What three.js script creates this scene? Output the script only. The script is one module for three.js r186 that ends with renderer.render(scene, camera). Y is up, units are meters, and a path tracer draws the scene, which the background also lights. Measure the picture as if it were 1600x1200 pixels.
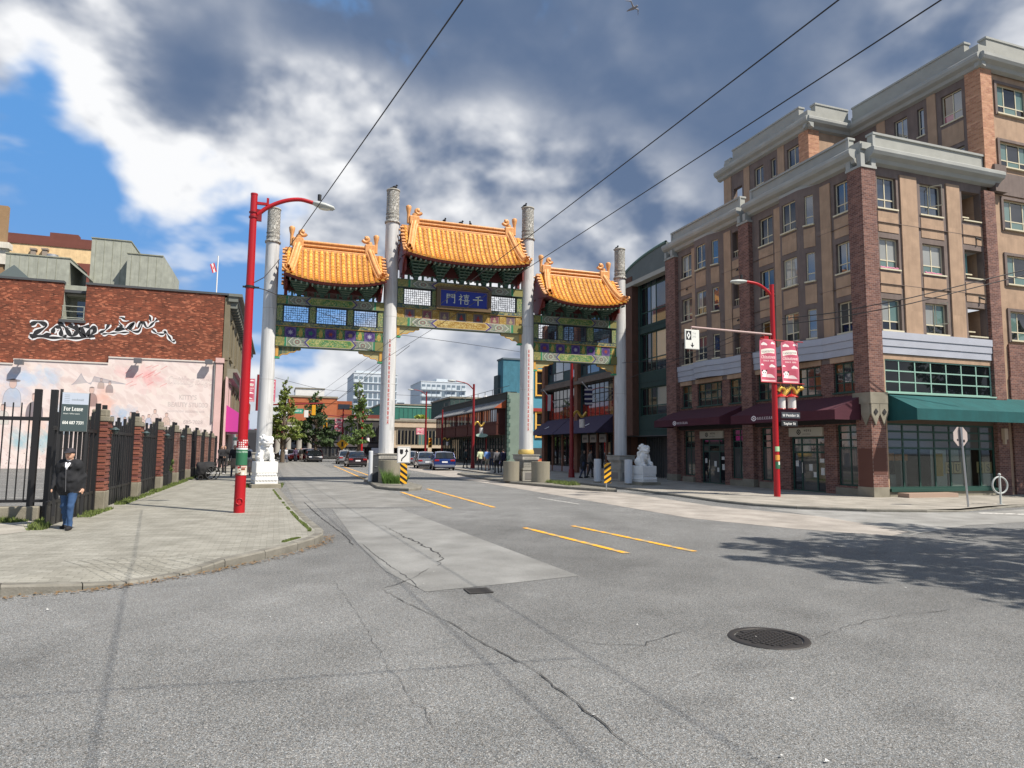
import * as THREE from 'three';
import { mergeGeometries, mergeVertices, toCreasedNormals } from 'three/addons/utils/BufferGeometryUtils.js';
import { RoundedBoxGeometry } from 'three/addons/geometries/RoundedBoxGeometry.js';

// ---------------------------------------------------------------- camera, sky, sun, exposure
const scene = new THREE.Scene();
const RAD = Math.PI / 180, EYE = 1.72, FOC = 1063;
const camera = new THREE.PerspectiveCamera(2 * Math.atan(600 / FOC) / RAD, 4 / 3, 0.1, 3000);
camera.rotation.order = 'YXZ';
camera.rotation.set(5.52 * RAD, -18.94 * RAD, 0.59 * RAD);
camera.position.set(0, EYE, 0);
camera.updateMatrixWorld(true);
scene.add(camera);
const renderer = new THREE.WebGLRenderer({ antialias: true });
renderer.setSize(1024, 768);
renderer.toneMapping = THREE.LinearToneMapping;
renderer.toneMappingExposure = 1.36;
renderer.shadowMap.enabled = true;
renderer.shadowMap.type = THREE.PCFSoftShadowMap;

// pixel of the 1600x1200 photograph -> direction, and the point where it meets the ground or an upright plane
const dirOf = (px, py) => new THREE.Vector3(px - 800, 600 - py, -FOC).applyQuaternion(camera.quaternion);
const onGround = (px, py, h = 0) => { const d = dirOf(px, py); return d.multiplyScalar((h - EYE) / d.y).add(camera.position); };
const onZ = (px, py, z) => { const d = dirOf(px, py); return d.multiplyScalar(z / d.z).add(camera.position); };
const onX = (px, py, x) => { const d = dirOf(px, py); return d.multiplyScalar(x / d.x).add(camera.position); };

// seeded noise
function rng(seed) { let s = seed >>> 0; return () => { s = (s + 0x6D2B79F5) >>> 0; let t = s; t = Math.imul(t ^ (t >>> 15), t | 1); t ^= t + Math.imul(t ^ (t >>> 7), t | 61); return ((t ^ (t >>> 14)) >>> 0) / 4294967296; }; }
const h2 = (x, y, s = 0) => { let n = Math.imul(x, 374761393) + Math.imul(y, 668265263) + Math.imul(s, 974634877); n = Math.imul(n ^ (n >>> 13), 1274126177); n ^= n >>> 16; return (n >>> 0) / 4294967296; };
const mod = (a, p) => ((a % p) + p) % p;
const TAB = new Float32Array(65536); { const r = rng(12345); for (let i = 0; i < 65536; i++) TAB[i] = r(); }
function vn(x, y, s = 0, per = 0) {
  const xi = Math.floor(x), yi = Math.floor(y), fx = x - xi, fy = y - yi, u = fx * fx * (3 - 2 * fx), v = fy * fy * (3 - 2 * fy), o = s * 7919;
  let x0 = xi, x1 = xi + 1, y0 = yi, y1 = yi + 1; if (per) { x0 = mod(x0, per); x1 = mod(x1, per); y0 = mod(y0, per); y1 = mod(y1, per); }
  const a = TAB[(x0 * 31 + y0 * 12289 + o) & 65535], b = TAB[(x1 * 31 + y0 * 12289 + o) & 65535], c = TAB[(x0 * 31 + y1 * 12289 + o) & 65535], d = TAB[(x1 * 31 + y1 * 12289 + o) & 65535];
  return a + (b - a) * u + (c - a) * v + (a - b - c + d) * u * v;
}
function vn3(x, y, z, s) {
  const xi = Math.floor(x), yi = Math.floor(y), zi = Math.floor(z), fx = x - xi, fy = y - yi, fz = z - zi, u = fx * fx * (3 - 2 * fx), v = fy * fy * (3 - 2 * fy), w = fz * fz * (3 - 2 * fz), o = xi * 31 + yi * 12289 + zi * 40961 + s * 7919;
  const q = k => { const a = TAB[(o + k) & 65535], b = TAB[(o + k + 31) & 65535], c = TAB[(o + k + 12289) & 65535], d = TAB[(o + k + 12320) & 65535]; return a + (b - a) * u + (c - a) * v + (a - b - c + d) * u * v; };
  const A = q(0); return A + (q(40961) - A) * w;
}
function fb3(x, y, z, n, s) { let t = 0, a = 0.5, m = 0; for (let i = 0; i < n; i++) { t += a * vn3(x, y, z, s + i); m += a; a *= 0.52; x *= 2.03; y *= 2.03; z *= 2.03; } return t / m; }
function fbm(x, y, o = 4, s = 0, per = 0) { let t = 0, a = 0.5, n = 0; for (let i = 0; i < o; i++) { t += a * vn(x, y, s + i, per); n += a; a *= 0.5; x *= 2; y *= 2; per *= 2; } return t / n; }
const sm = (a, b, x) => { x = Math.min(1, Math.max(0, (x - a) / (b - a))); return x * x * (3 - 2 * x); };
const mix = (a, b, t) => a + (b - a) * t;

// the sky: blue air and a broken deck of cumulus, open in the west (the left of the view), heavy and grey overhead
function makeSky() {
  const W = 4096, H = 2048, data = new Float32Array(W * H * 4);
  const blob = (px, py, deg, cov, lum) => { const d = dirOf(px, py).normalize(); return [d.x, d.y, d.z, 1 / (2 * Math.pow(deg * RAD, 2)), cov, lum]; };
  const blobs = [
    blob(40, 330, 6.6, -0.62, 0), blob(330, 395, 3.2, -0.3, 0), blob(230, 370, 4.6, -0.42, 0), blob(15, 190, 3.0, -0.5, 0), blob(250, 60, 2.2, -0.3, 0), blob(75, 120, 1.6, -0.55, 0), blob(75, 30, 1.5, -0.4, 0), blob(140, 320, 3.6, -0.25, 0), blob(330, 470, 5, -0.3, 0.15), blob(-250, 330, 9, -0.4, 0), blob(70, 90, 2.0, -0.35, 0),
    blob(410, 170, 4.2, 0.4, 0.42), blob(175, 215, 3.4, 0.42, 0.45), blob(110, 215, 1.6, 0.35, 0.3), blob(330, 285, 3.8, 0.6, 0.4), blob(25, 50, 4.0, 0.95, 0.3), blob(150, 80, 3.0, 0.5, 0.15), blob(560, 140, 2.5, 0, .35), blob(290, 300, 2.5, .2, .3), blob(200, 335, 2.0, 0.4, 0.4), blob(300, 345, 2.2, 0.4, 0.4), blob(470, 230, 4, .2, .3), blob(560, 160, 3.2, 0.3, 0.3), blob(130, 40, 3.5, 0.3, 0.2), blob(250, 325, 3, .2, .3),
    blob(300, 155, 3.0, 0.3, -0.95), blob(760, 80, 8.0, 0.5, -0.5), blob(1020, 110, 8.0, 0.5, -0.45), blob(500, 25, 5.0, 0.4, -0.5), blob(640, 40, 5, .3, -.3), blob(1200, 150, 6, .4, -.3), blob(1100, 260, 5, .3, -.12), blob(1350, 20, 10, 0.5, -0.2), blob(1500, 60, 6, 0.4, 0.1), blob(300, 30, 3.5, .3, -.2), blob(880, 330, 4, .3, -.22), blob(650, 260, 3, .3, -.1),
    blob(740, 205, 3.4, 0.3, 0.5), blob(950, 285, 4.8, 0.3, 0.45), blob(840, 260, 4, .2, .2), blob(1020, 330, 4, .3, .25), blob(1250, 110, 4, .2, .15), blob(690, 330, 3, .2, .15), blob(560, 250, 3.5, .3, .12), blob(480, 560, 5, .15, .3), blob(720, 560, 6, .3, .3), blob(600, 470, 4, .2, .05), blob(940, 400, 3.5, .3, -.1),
  ];
  for (let j = H / 2; j < H; j++) {
    const el = ((j + 0.5) / H - 0.5) * Math.PI, ce = Math.cos(el), y = Math.sin(el);
    for (let i = 0; i < W; i++) {
      const far = Math.abs(i - 1260) > 1000 || el > 0.85;   // well away from the view the deck is sampled more coarsely
      if (far && ((i & 1) || (j & 1))) { const o = (j * W + i) * 4, q = ((j & ~1) * W + (i & ~1)) * 4; for (let c = 0; c < 4; c++) data[o + c] = data[q + c]; continue; }
      const a = ((i + 0.5) / W - 0.5) * 2 * Math.PI, x = ce * Math.cos(a), z = ce * Math.sin(a);
      let cov = 0, lum = 0;
      for (const b of blobs) { const c = 1 - (x * b[0] + y * b[1] + z * b[2]); if (c * b[3] * 2 < 9) { const g = Math.exp(-2 * c * b[3]); cov += g * b[4]; lum += g * b[5]; } }
      cov = Math.max(-0.8, Math.min(0.55, cov)); lum = Math.max(-0.62, Math.min(0.6, lum));
      const X = x * 3.1, Y = y * 4.2, Z = z * 3.1;
      const wx = fb3(X * 1.4, Y * 1.4, Z * 1.4 + 9, 3, 31) - 0.5, wy = fb3(X * 1.4 + 5, Y * 1.4, Z * 1.4, 3, 57) - 0.5;
      const n = fb3(X * 1.25 + wx * 0.3, Y * 1.25 + wy * 0.3, Z * 1.25 + 3 + wx * 0.2, 7, 11);
      const bil0 = fb3(X * 3.3 + wx, Y * 3.6 + wy, Z * 3.3 + 7, 5, 151);
      const wisp = fb3(X * 2.2 + wy * 2, Y * 5.5 + wx, Z * 2.2, 5, 211);
      const dens = Math.max(sm(0.435, 0.60, n + (bil0 - 0.5) * 0.22 + cov * 0.34 + 0.075), 0.55 * sm(0.5, 0.72, wisp + cov * 0.08));
      const bil = fb3(X * 2.4 + wx * 0.5, Y * 2.6 + wy * 0.5, Z * 2.4, 6, 101), lit = fb3(X * 2.4 + wx * 0.5 + 0.14, Y * 2.6 + wy * 0.5 + 0.24, Z * 2.4 + 0.18, 4, 101);
      // a cloud is bright where it is thin and on the billows turned to the sun, grey through its thick belly
      const calm = mix(0.2, 1, sm(-0.45, 0.1, lum));
      let B = 0.55 + lum * 0.72 + ((bil - lit) * 2.0 + (bil - 0.5) * 0.85 - (n - 0.5) * 0.6) * calm + (1 - dens) * 0.14;
      B = Math.max(0.02, Math.min(1.04, B)); B = B * B * (1.9 - 0.9 * B);
      const hz = Math.pow(1 - y, 6);
      const sky = [mix(0.14, 0.45, hz), mix(0.41, 0.64, hz), mix(0.90, 0.94, hz)];
      const cl = [mix(0.14, 1.14, B), mix(0.212, 1.15, B), mix(0.36, 1.17, B)];
      const veil = hz * 0.35;
      const o = (j * W + i) * 4;
      for (let c = 0; c < 3; c++) { const cc = mix(cl[c], [0.62, 0.68, 0.78][c], veil); data[o + c] = mix(sky[c], cc, dens); }
      data[o + 3] = 1;
    }
  }
  for (let o = 0; o < W * (H / 2) * 4; o += 4) { data[o] = 0.2; data[o + 1] = 0.2; data[o + 2] = 0.2; data[o + 3] = 1; }
  const t = new THREE.DataTexture(data, W, H, THREE.RGBAFormat, THREE.FloatType);
  t.mapping = THREE.EquirectangularReflectionMapping; t.magFilter = t.minFilter = THREE.LinearFilter; t.needsUpdate = true;
  return t;
}
const skyTexture = makeSky();
scene.background = skyTexture; scene.environment = skyTexture;
scene.backgroundIntensity = 0.61; scene.environmentIntensity = 0.61;

const SUN_EL = 52 * RAD, SUN = new THREE.Vector3(0.67 * Math.cos(SUN_EL), Math.sin(SUN_EL), 0.742 * Math.cos(SUN_EL));
const sun = new THREE.DirectionalLight(0xfff6ea, 5.0);
sun.position.copy(SUN).multiplyScalar(150).add(new THREE.Vector3(8, 0, -40)); sun.target.position.set(8, 0, -40);
sun.castShadow = true; sun.shadow.mapSize.set(4096, 4096); sun.shadow.radius = 1;
Object.assign(sun.shadow.camera, { left: -90, right: 90, top: 90, bottom: -90, near: 1, far: 400 });
scene.add(sun, sun.target);

// ---------------------------------------------------------------- helpers
const V = (x, y, z) => new THREE.Vector3(x, y, z);
const taken = {};
const numbered = n => { const k = taken[n] = (taken[n] ?? -1) + 1; return k ? `${n}_${String(k).padStart(3, '0')}` : n; };
// metre-true uv by the main direction of each face
function muv(g) {
  g = g.index ? g.toNonIndexed() : g;
  const p = g.attributes.position, uv = new Float32Array(p.count * 2), a = V(), b = V(), c = V();
  for (let i = 0; i < p.count; i += 3) {
    a.fromBufferAttribute(p, i); b.fromBufferAttribute(p, i + 1); c.fromBufferAttribute(p, i + 2);
    const n = b.clone().sub(a).cross(c.clone().sub(a)), ax = Math.abs(n.x), ay = Math.abs(n.y), az = Math.abs(n.z);
    [a, b, c].forEach((q, k) => { const o = (i + k) * 2; if (ay > ax && ay > az) { uv[o] = q.x; uv[o + 1] = q.z; } else if (ax > az) { uv[o] = q.z; uv[o + 1] = q.y; } else { uv[o] = q.x; uv[o + 1] = q.y; } });
  }
  g.setAttribute('uv', new THREE.BufferAttribute(uv, 2));
  return g;
}
function join(list) {
  const l = list.flat(9).map(g => { g = g.index ? g.toNonIndexed() : g; const o = new THREE.BufferGeometry(); o.setAttribute('position', g.attributes.position); o.setAttribute('normal', g.attributes.normal ?? (g.computeVertexNormals(), g.attributes.normal)); if (!g.attributes.uv) muv(g); o.setAttribute('uv', g.attributes.uv); return o; });
  return l.length === 1 ? l[0] : mergeGeometries(l);
}
const bx = (x0, x1, y0, y1, z0, z1) => { const g = new THREE.BoxGeometry(Math.abs(x1 - x0), Math.abs(y1 - y0), Math.abs(z1 - z0)); g.translate((x0 + x1) / 2, (y0 + y1) / 2, (z0 + z1) / 2); return muv(g); };
const rbx = (x0, x1, y0, y1, z0, z1, r = 0.02, s = 2) => { const g = new RoundedBoxGeometry(Math.abs(x1 - x0), Math.abs(y1 - y0), Math.abs(z1 - z0), s, r); g.translate((x0 + x1) / 2, (y0 + y1) / 2, (z0 + z1) / 2); return muv(g); };
const cyl = (r0, r1, y0, y1, x = 0, z = 0, n = 20, open = false) => { const g = new THREE.CylinderGeometry(r1, r0, y1 - y0, n, 1, open); g.translate(x, (y0 + y1) / 2, z); return g; };
const lathe = (pts, n = 24) => new THREE.LatheGeometry(pts.map(p => new THREE.Vector2(p[0], p[1])), n);
const tube = (pts, r, seg = 12, rad = 6) => new THREE.TubeGeometry(new THREE.CatmullRomCurve3(pts), seg, r, rad, false);
const rod = (a, b, r, n = 6, r2 = r) => { const d = b.clone().sub(a), g = new THREE.CylinderGeometry(r2, r, d.length(), n); g.applyQuaternion(new THREE.Quaternion().setFromUnitVectors(V(0, 1, 0), d.clone().normalize())); g.translate((a.x + b.x) / 2, (a.y + b.y) / 2, (a.z + b.z) / 2); return g; };
const ball = (r, x, y, z, n = 14) => { const g = new THREE.SphereGeometry(r, n, Math.ceil(n * 0.7)); g.translate(x, y, z); return g; };
const shapeOf = pts => { const s = new THREE.Shape(); pts.forEach((p, i) => i ? s.lineTo(p[0], p[1]) : s.moveTo(p[0], p[1])); return s; };
const prism = (pts, d, bevel = 0) => new THREE.ExtrudeGeometry(shapeOf(pts), { depth: d, bevelEnabled: bevel > 0, bevelSize: bevel, bevelThickness: bevel, bevelSegments: 1, curveSegments: 10 });
const moved = (g, x, y, z) => { const c = g.clone(); c.translate(x, y, z); return c; };
// a thing: a group at its base. part(): geometry in world axes, or local when the group sits at the origin
function thing(name, label, category, pos = [0, 0, 0], o = {}) {
  const g = new THREE.Group(); g.name = numbered(name); g.position.set(...pos); if (o.turn) g.rotation.y = o.turn;
  g.userData = { label, category }; if (o.group) g.userData.group = o.group; if (o.kind) g.userData.kind = o.kind;
  (o.parent ?? scene).add(g); return g;
}
function part(parent, name, geo, mat, o = {}) {        // geometry in the thing's own axes
  const m = new THREE.Mesh(Array.isArray(geo) ? join(geo) : geo, mat); m.name = name;
  if (o.at) m.position.set(...o.at); if (o.turn) m.rotation.y = o.turn; if (o.label) m.userData.label = o.label; if (o.kind) m.userData.kind = o.kind;
  parent.add(m); return m;
}
function partW(parent, name, geo, mat, o = {}) {       // geometry in world axes
  const g = Array.isArray(geo) ? join(geo) : geo; let r = parent, x = 0, y = 0, z = 0;
  while (r && r !== scene) { x += r.position.x; y += r.position.y; z += r.position.z; r = r.parent; }
  g.translate(-x, -y, -z); return part(parent, name, g, mat, o);
}
function solo(name, label, category, geo, mat, o = {}) { const m = new THREE.Mesh(Array.isArray(geo) ? join(geo) : geo, mat); m.name = numbered(name); m.userData = { label, category }; if (o.group) m.userData.group = o.group; if (o.kind) m.userData.kind = o.kind; if (o.at) m.position.set(...o.at); if (o.turn) m.rotation.y = o.turn; scene.add(m); return m; }
function structure(name, geo, mat, o = {}) { const m = new THREE.Mesh(Array.isArray(geo) ? join(geo) : geo, mat); m.name = numbered(name); m.userData = { kind: 'structure' }; if (o.label) m.userData.label = o.label; scene.add(m); return m; }
function copyOf(t, pos, turn, label) { const c = t.clone(); c.name = numbered(t.name.replace(/_\d{3}$/, '')); c.position.set(...pos); if (turn !== undefined) c.rotation.y = turn; c.userData = { ...t.userData }; if (label) c.userData.label = label; scene.add(c); return c; }

// ---------------------------------------------------------------- textures and materials
function tex(W, H, fn, srgb = true, rep = [1, 1]) {
  const d = new Uint8Array(W * H * 4);
  for (let y = 0; y < H; y++) for (let x = 0; x < W; x++) { const c = fn(x, y), o = (y * W + x) * 4; d[o] = Math.max(0, Math.min(255, c[0])); d[o + 1] = Math.max(0, Math.min(255, c[1])); d[o + 2] = Math.max(0, Math.min(255, c[2])); d[o + 3] = 255; }
  const t = new THREE.DataTexture(d, W, H, THREE.RGBAFormat); t.wrapS = t.wrapT = THREE.RepeatWrapping; t.magFilter = THREE.LinearFilter; t.minFilter = THREE.LinearMipmapLinearFilter; t.generateMipmaps = true;
  if (srgb) t.colorSpace = THREE.SRGBColorSpace; t.repeat.set(...rep); t.needsUpdate = true; return t;
}
const grey = fn => (x, y) => { const v = fn(x, y); return [v, v, v]; };
function canvasTex(w, h, draw, rep) { const c = document.createElement('canvas'); c.width = w; c.height = h; const g = c.getContext('2d'); draw(g, w, h); const t = new THREE.CanvasTexture(c); t.colorSpace = THREE.SRGBColorSpace; t.magFilter = THREE.LinearFilter; if (rep) { t.wrapS = t.wrapT = THREE.RepeatWrapping; t.repeat.set(...rep); } return t; }
const std = (color, roughness = 0.8, o = {}) => { const m = new THREE.MeshStandardMaterial({ roughness, metalness: o.metal ?? 0, ...Object.fromEntries(Object.entries(o).filter(([k]) => k !== 'metal')) }); m.color.set(color); return m; };
const lin = (r, g, b, roughness = 0.8, o = {}) => { const m = std(0xffffff, roughness, o); m.color.setRGB(r, g, b); return m; };
const phys = (color, roughness, o = {}) => { const m = new THREE.MeshPhysicalMaterial({ roughness, ...o }); m.color.set(color); return m; };

// fine relief shared by many surfaces: grain, 1 repeat per metre
const grainBump = tex(256, 256, grey((x, y) => 128 + (fbm(x / 8, y / 8, 5, 3, 32) - 0.5) * 200), false, [1.5, 1.5]);
const mottle = (base, amp, seed, sc = 6, W = 512) => tex(W, W, (x, y) => { const a = fbm(x * sc / W, y * sc / W, 6, seed, sc) - 0.5, b = (h2(x, y, seed) - 0.5) * amp * 0.35; return base.map(c => c + a * amp * 2 + b); }, true, [0.4, 0.4]);
// ---------------------------------------------------------------- ground, roads, pavements
const asphaltMap = tex(2048, 2048, (x, y) => {
  const s = h2(x, y, 5), s2 = h2(x >> 1, y >> 1, 6), s3 = vn(x / 3.2, y / 3.2, 7, 640), big = fbm(x / 256, y / 256, 5, 9, 8) - 0.5;
  let v = 114 + (s - 0.5) * 40 + (s2 - 0.5) * 62 + (s3 - 0.5) * 46 + big * 24; if (s2 > 0.955) v += 40; if (s2 < 0.07) v -= 40; const w = (h2(x >> 2, y >> 2, 8) - 0.5) * 12;
  return [v + w * 0.6, v, v - w * 0.6 - 1];
}, true, [0.21, 0.21]);
const asphaltBump = tex(1024, 1024, grey((x, y) => 128 + (vn(x / 2.6, y / 2.6, 17, 0) - 0.5) * 150 + (h2(x, y, 3) - 0.5) * 50), false, [0.5, 0.5]);
const asphaltM = std(0xffffff, 0.93, { map: asphaltMap, bumpMap: asphaltBump, bumpScale: 0.003, vertexColors: true });
const concreteMap = tex(1024, 1024, (x, y) => { const a = fbm(x / 128, y / 128, 6, 21, 8) - 0.5, s = h2(x, y, 22) - 0.5, s2 = h2(x >> 1, y >> 1, 23); const v = 158 + a * 50 + s * 22 + (s2 > 0.95 ? -26 : 0) + (s2 < 0.05 ? 18 : 0); return [v + 1, v, v - 4]; }, true, [0.25, 0.25]);
const laneM = (r, g, b) => { const m = std(0xffffff, 0.9, { map: concreteMap, bumpMap: asphaltBump, bumpScale: 0.002, vertexColors: true }); m.color.setRGB(r, g, b); return m; };
// block pavers with dark joints, small specks at their corners
const paverMap = tex(1024, 1024, (x, y) => {
  const row = Math.floor(y / 32), off = (row % 2) * 32, col = Math.floor((x + off) / 64), jx = (x + off) % 64, jy = y % 32, t = (h2(col % 16, row, 41) - 0.5) * 17;
  const j = (jx < 2 || jy < 2) ? -26 : 0, corner = ((jx < 5 || jx > 60) && (jy < 4)) && h2(col % 16, row, 43) > 0.45 ? -52 : 0, a = (fbm(x / 128, y / 128, 5, 45, 8) - 0.5) * 34, s = (h2(x, y, 46) - 0.5) * 22;
  const v = 136 + t + j + corner + a + s; return [v + 3, v + 1, v - 9];
}, true, [0.31, 0.31]);
const paverBump = tex(512, 512, grey((x, y) => { const row = Math.floor(y / 16), jx = (x + (row % 2) * 16) % 32, jy = y % 16; return (jx < 1 || jy < 1) ? 40 : 200 + (h2(x, y, 4) - 0.5) * 30; }), false, [0.31, 0.31]);
const paverM = std(0xffffff, 0.92, { map: paverMap, bumpMap: paverBump, bumpScale: 0.003 });
const kerbMap = mottle([150, 148, 141], 34, 61); kerbMap.repeat.set(0.8, 0.8);
const kerbM = std(0xcccac4, 0.92, { map: kerbMap, bumpMap: grainBump, bumpScale: 0.006 });
const stoneM = std(0xd8d6d0, 0.85, { map: mottle([186, 184, 178], 22, 65), bumpMap: grainBump, bumpScale: 0.003 });
const concM = std(0xc6c3ba, 0.9, { map: mottle([172, 168, 156], 30, 66), bumpMap: grainBump, bumpScale: 0.005 });
const yellowM = std(0xffffff, 0.8, { map: tex(256, 256, (x, y) => { const w = fbm(x / 20, y / 20, 4, 71) + (h2(x, y, 72) - 0.5) * 0.25; return w > 0.64 ? [150, 140, 116] : [226 + w * 20, 158 + w * 24, 34 + w * 20]; }, true, [0.8, 0.8]) });
const whiteLineM = std(0xffffff, 0.8, { map: tex(128, 128, (x, y) => { const w = fbm(x / 12, y / 12, 4, 75); return w > 0.55 ? [150, 148, 142] : [212, 210, 204]; }, true, [1, 1]) });

// sheets are real grids so that wear and patching vary across them
function sheet(poly, y, cell, colour, uvScale = 1) {
  const s = shapeOf(poly.map(p => [p[0], -p[1]])), xs = poly.map(p => p[0]), zs = poly.map(p => p[1]);
  const pos = [], x0 = Math.min(...xs), x1 = Math.max(...xs), z0 = Math.min(...zs), z1 = Math.max(...zs), nx = Math.ceil((x1 - x0) / cell), nz = Math.ceil((z1 - z0) / cell);
  let g;
  if (poly.length === 4 && poly.every(p => (p[0] === x0 || p[0] === x1) && (p[1] === z0 || p[1] === z1))) { g = new THREE.PlaneGeometry(x1 - x0, z1 - z0, nx, nz); g.rotateX(-Math.PI / 2); g.translate((x0 + x1) / 2, y, (z0 + z1) / 2); } else { g = new THREE.ShapeGeometry(s); g.rotateX(-Math.PI / 2); g.translate(0, y, 0); }
  const p = g.attributes.position, uv = new Float32Array(p.count * 2), col = new Float32Array(p.count * 3);
  for (let i = 0; i < p.count; i++) { uv[2 * i] = p.getX(i) * uvScale; uv[2 * i + 1] = p.getZ(i) * uvScale; const c = colour && nx && p.count > poly.length + 2 ? colour(p.getX(i), p.getZ(i)) : [0.97, 0.97, 0.97]; col.set(c, 3 * i); }
  g.setAttribute('uv', new THREE.BufferAttribute(uv, 2)); g.setAttribute('color', new THREE.BufferAttribute(col, 3)); return g;
}
const wear = (x, z) => { // old and newer asphalt, oil and tyre polish along the lanes
  const a = fbm(x * 0.22 + 40, z * 0.22 + 90, 5, 201), b = fbm(x * 0.9 + 12, z * 0.5 + 33, 4, 203);
  const v = 0.86 + (a - 0.5) * 0.42 + (b - 0.5) * 0.2 + (z < -18 && x < 10.2 ? 0.06 : 0);
  const lane = (c, w) => Math.exp(-Math.pow((x - c) / w, 2)), oil = sm(0.58, 0.75, fbm(x * 0.8 + 5, z * 0.22 + 17, 5, 207)) * (lane(2.6, 0.9) + lane(8.2, 0.9) + lane(12, 0.8)), spot = sm(0.72, 0.8, fbm(x * 1.7 + 60, z * 1.7 + 20, 4, 209));
  const k = v * (1 - 0.26 * oil - 0.2 * spot); return [k * 0.99, k, k * 0.985];
};
structure('ground', sheet([[-900, 400], [900, 400], [900, -1500], [-900, -1500]], -0.03, 400, () => [0.75, 0.75, 0.73]), asphaltM);
structure('road', sheet([[-30, 12], [45, 12], [45, -130], [-30, -130]], 0, 0.3, wear), asphaltM);
const pale = (x, z) => { const v = 0.95 + (fbm(x * 0.5, z * 0.3, 4, 211) - 0.5) * 0.3; return [v, v, v]; };
structure('road_patch', sheet([[1.55, -20.1], [3.42, -19.75], [4.01, -8.75], [2.85, -8.5], [1.77, -8.29], [1.52, -9.8], [1.45, -12.7]], 0.004, 0.4, pale), laneM(0.63, 0.64, 0.64));
structure('road_lane', sheet([[0.62, -20.35], [4.4, -20.35], [4.45, -100], [-0.1, -100]], 0.004, 0.6, pale), laneM(0.60, 0.60, 0.59), { label: 'pale worn inner lane' });
structure('bus_lane', sheet([[10.2, -100], [10.2, -15.4], [11.1, -12.9], [12.2, -11.1], [13.3, -11.6], [14.1, -14.8], [13.2, -18.7], [13.7, -26], [13.4, -45], [13.4, -100]], 0.004, 0.6, pale), laneM(0.96, 0.89, 0.83), { label: 'pale pinkish concrete lane' });
structure('gutter', sheet([[13.3, -11.4], [12.2, -10.9], [16, -12.3], [20, -12.6], [24, -13.2], [45, -17], [45, -18.2], [24, -15.7], [19.8, -14.9], [16.6, -15.7], [14.2, -17.5], [14.0, -14.6]], 0.0045, 0.6, pale), laneM(0.76, 0.765, 0.76));
// lines
function stripe(a, b, w, y = 0.008) { const d = b.clone().sub(a).setY(0).normalize(), n = V(-d.z, 0, d.x).multiplyScalar(w / 2), g = new THREE.BufferGeometry(); const q = [a.clone().add(n), a.clone().sub(n), b.clone().sub(n), b.clone().add(n)], L = a.distanceTo(b); const v = i => [q[i].x, y, q[i].z]; g.setAttribute('position', new THREE.Float32BufferAttribute([...v(0), ...v(2), ...v(1), ...v(0), ...v(3), ...v(2)], 3)); g.setAttribute('uv', new THREE.Float32BufferAttribute([0, 0, w, L, w, 0, 0, 0, 0, L, w, L], 2)); g.computeVertexNormals(); if (g.attributes.normal.getY(0) < 0) { const p = g.attributes.position.array; for (let i = 0; i < 18; i += 9) for (let k = 0; k < 3; k++) { const t = p[i + k]; p[i + k] = p[i + 3 + k]; p[i + 3 + k] = t; } g.computeVertexNormals(); } return g; }
for (const [a, b, c, d] of [[820, 825, 980, 865], [895, 822, 1085, 862], [627, 769, 705, 795], [668, 764, 772, 793], [522, 728, 577, 752], [536, 729, 594, 749]]) structure('yellow_line', stripe(onGround(a, b), onGround(c, d), 0.13), yellowM, { label: 'painted yellow centre line' });
structure('white_line', stripe(onGround(842, 778), onGround(905, 788), 0.1), whiteLineM, { label: 'short painted white dash' });
structure('white_line', stripe(onGround(1530, 802), onGround(1640, 805), 0.35), whiteLineM, { label: 'painted stop bar' });
// tar-sealed and open cracks: thin winding strips
const tarM = lin(0.045, 0.045, 0.044, 0.9);
function crack(pts, w, seed, jit = 0.05) {
  const r = rng(seed), P = pts.map(p => onGround(p[0], p[1])), line = [];
  for (let i = 0; i < P.length - 1; i++) { const n = Math.max(3, Math.round(P[i].distanceTo(P[i + 1]) / 0.12)); for (let k = 0; k < n; k++) line.push(P[i].clone().lerp(P[i + 1], k / n).add(V((r() - 0.5) * jit, 0, (r() - 0.5) * jit))); }
  line.push(P[P.length - 1]); const pos = [];
  const W = line.map((_, i) => w * (0.35 + r()) * Math.min(1, i / 4 + 0.25, (line.length - 1 - i) / 4 + 0.2));
  const side = (i, s) => { const a = line[Math.max(0, i - 1)], b = line[Math.min(line.length - 1, i + 1)], d = b.clone().sub(a).normalize(); return [line[i].x - d.z * s * W[i] / 2, 0.0085, line[i].z + d.x * s * W[i] / 2]; };
  for (let i = 0; i < line.length - 1; i++) { const a = side(i, 1), b = side(i, -1), c = side(i + 1, -1), d = side(i + 1, 1); pos.push(...a, ...b, ...c, ...a, ...c, ...d); }
  const g = new THREE.BufferGeometry(); g.setAttribute('position', new THREE.Float32BufferAttribute(pos, 3)); g.computeVertexNormals(); if (g.attributes.normal.getY(0) < 0) { const q = g.attributes.position.array; for (let i = 0; i < q.length; i += 9) for (let k = 0; k < 3; k++) { const t = q[i + k]; q[i + k] = q[i + 3 + k]; q[i + 3 + k] = t; } g.computeVertexNormals(); } return muv(g);
}
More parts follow.
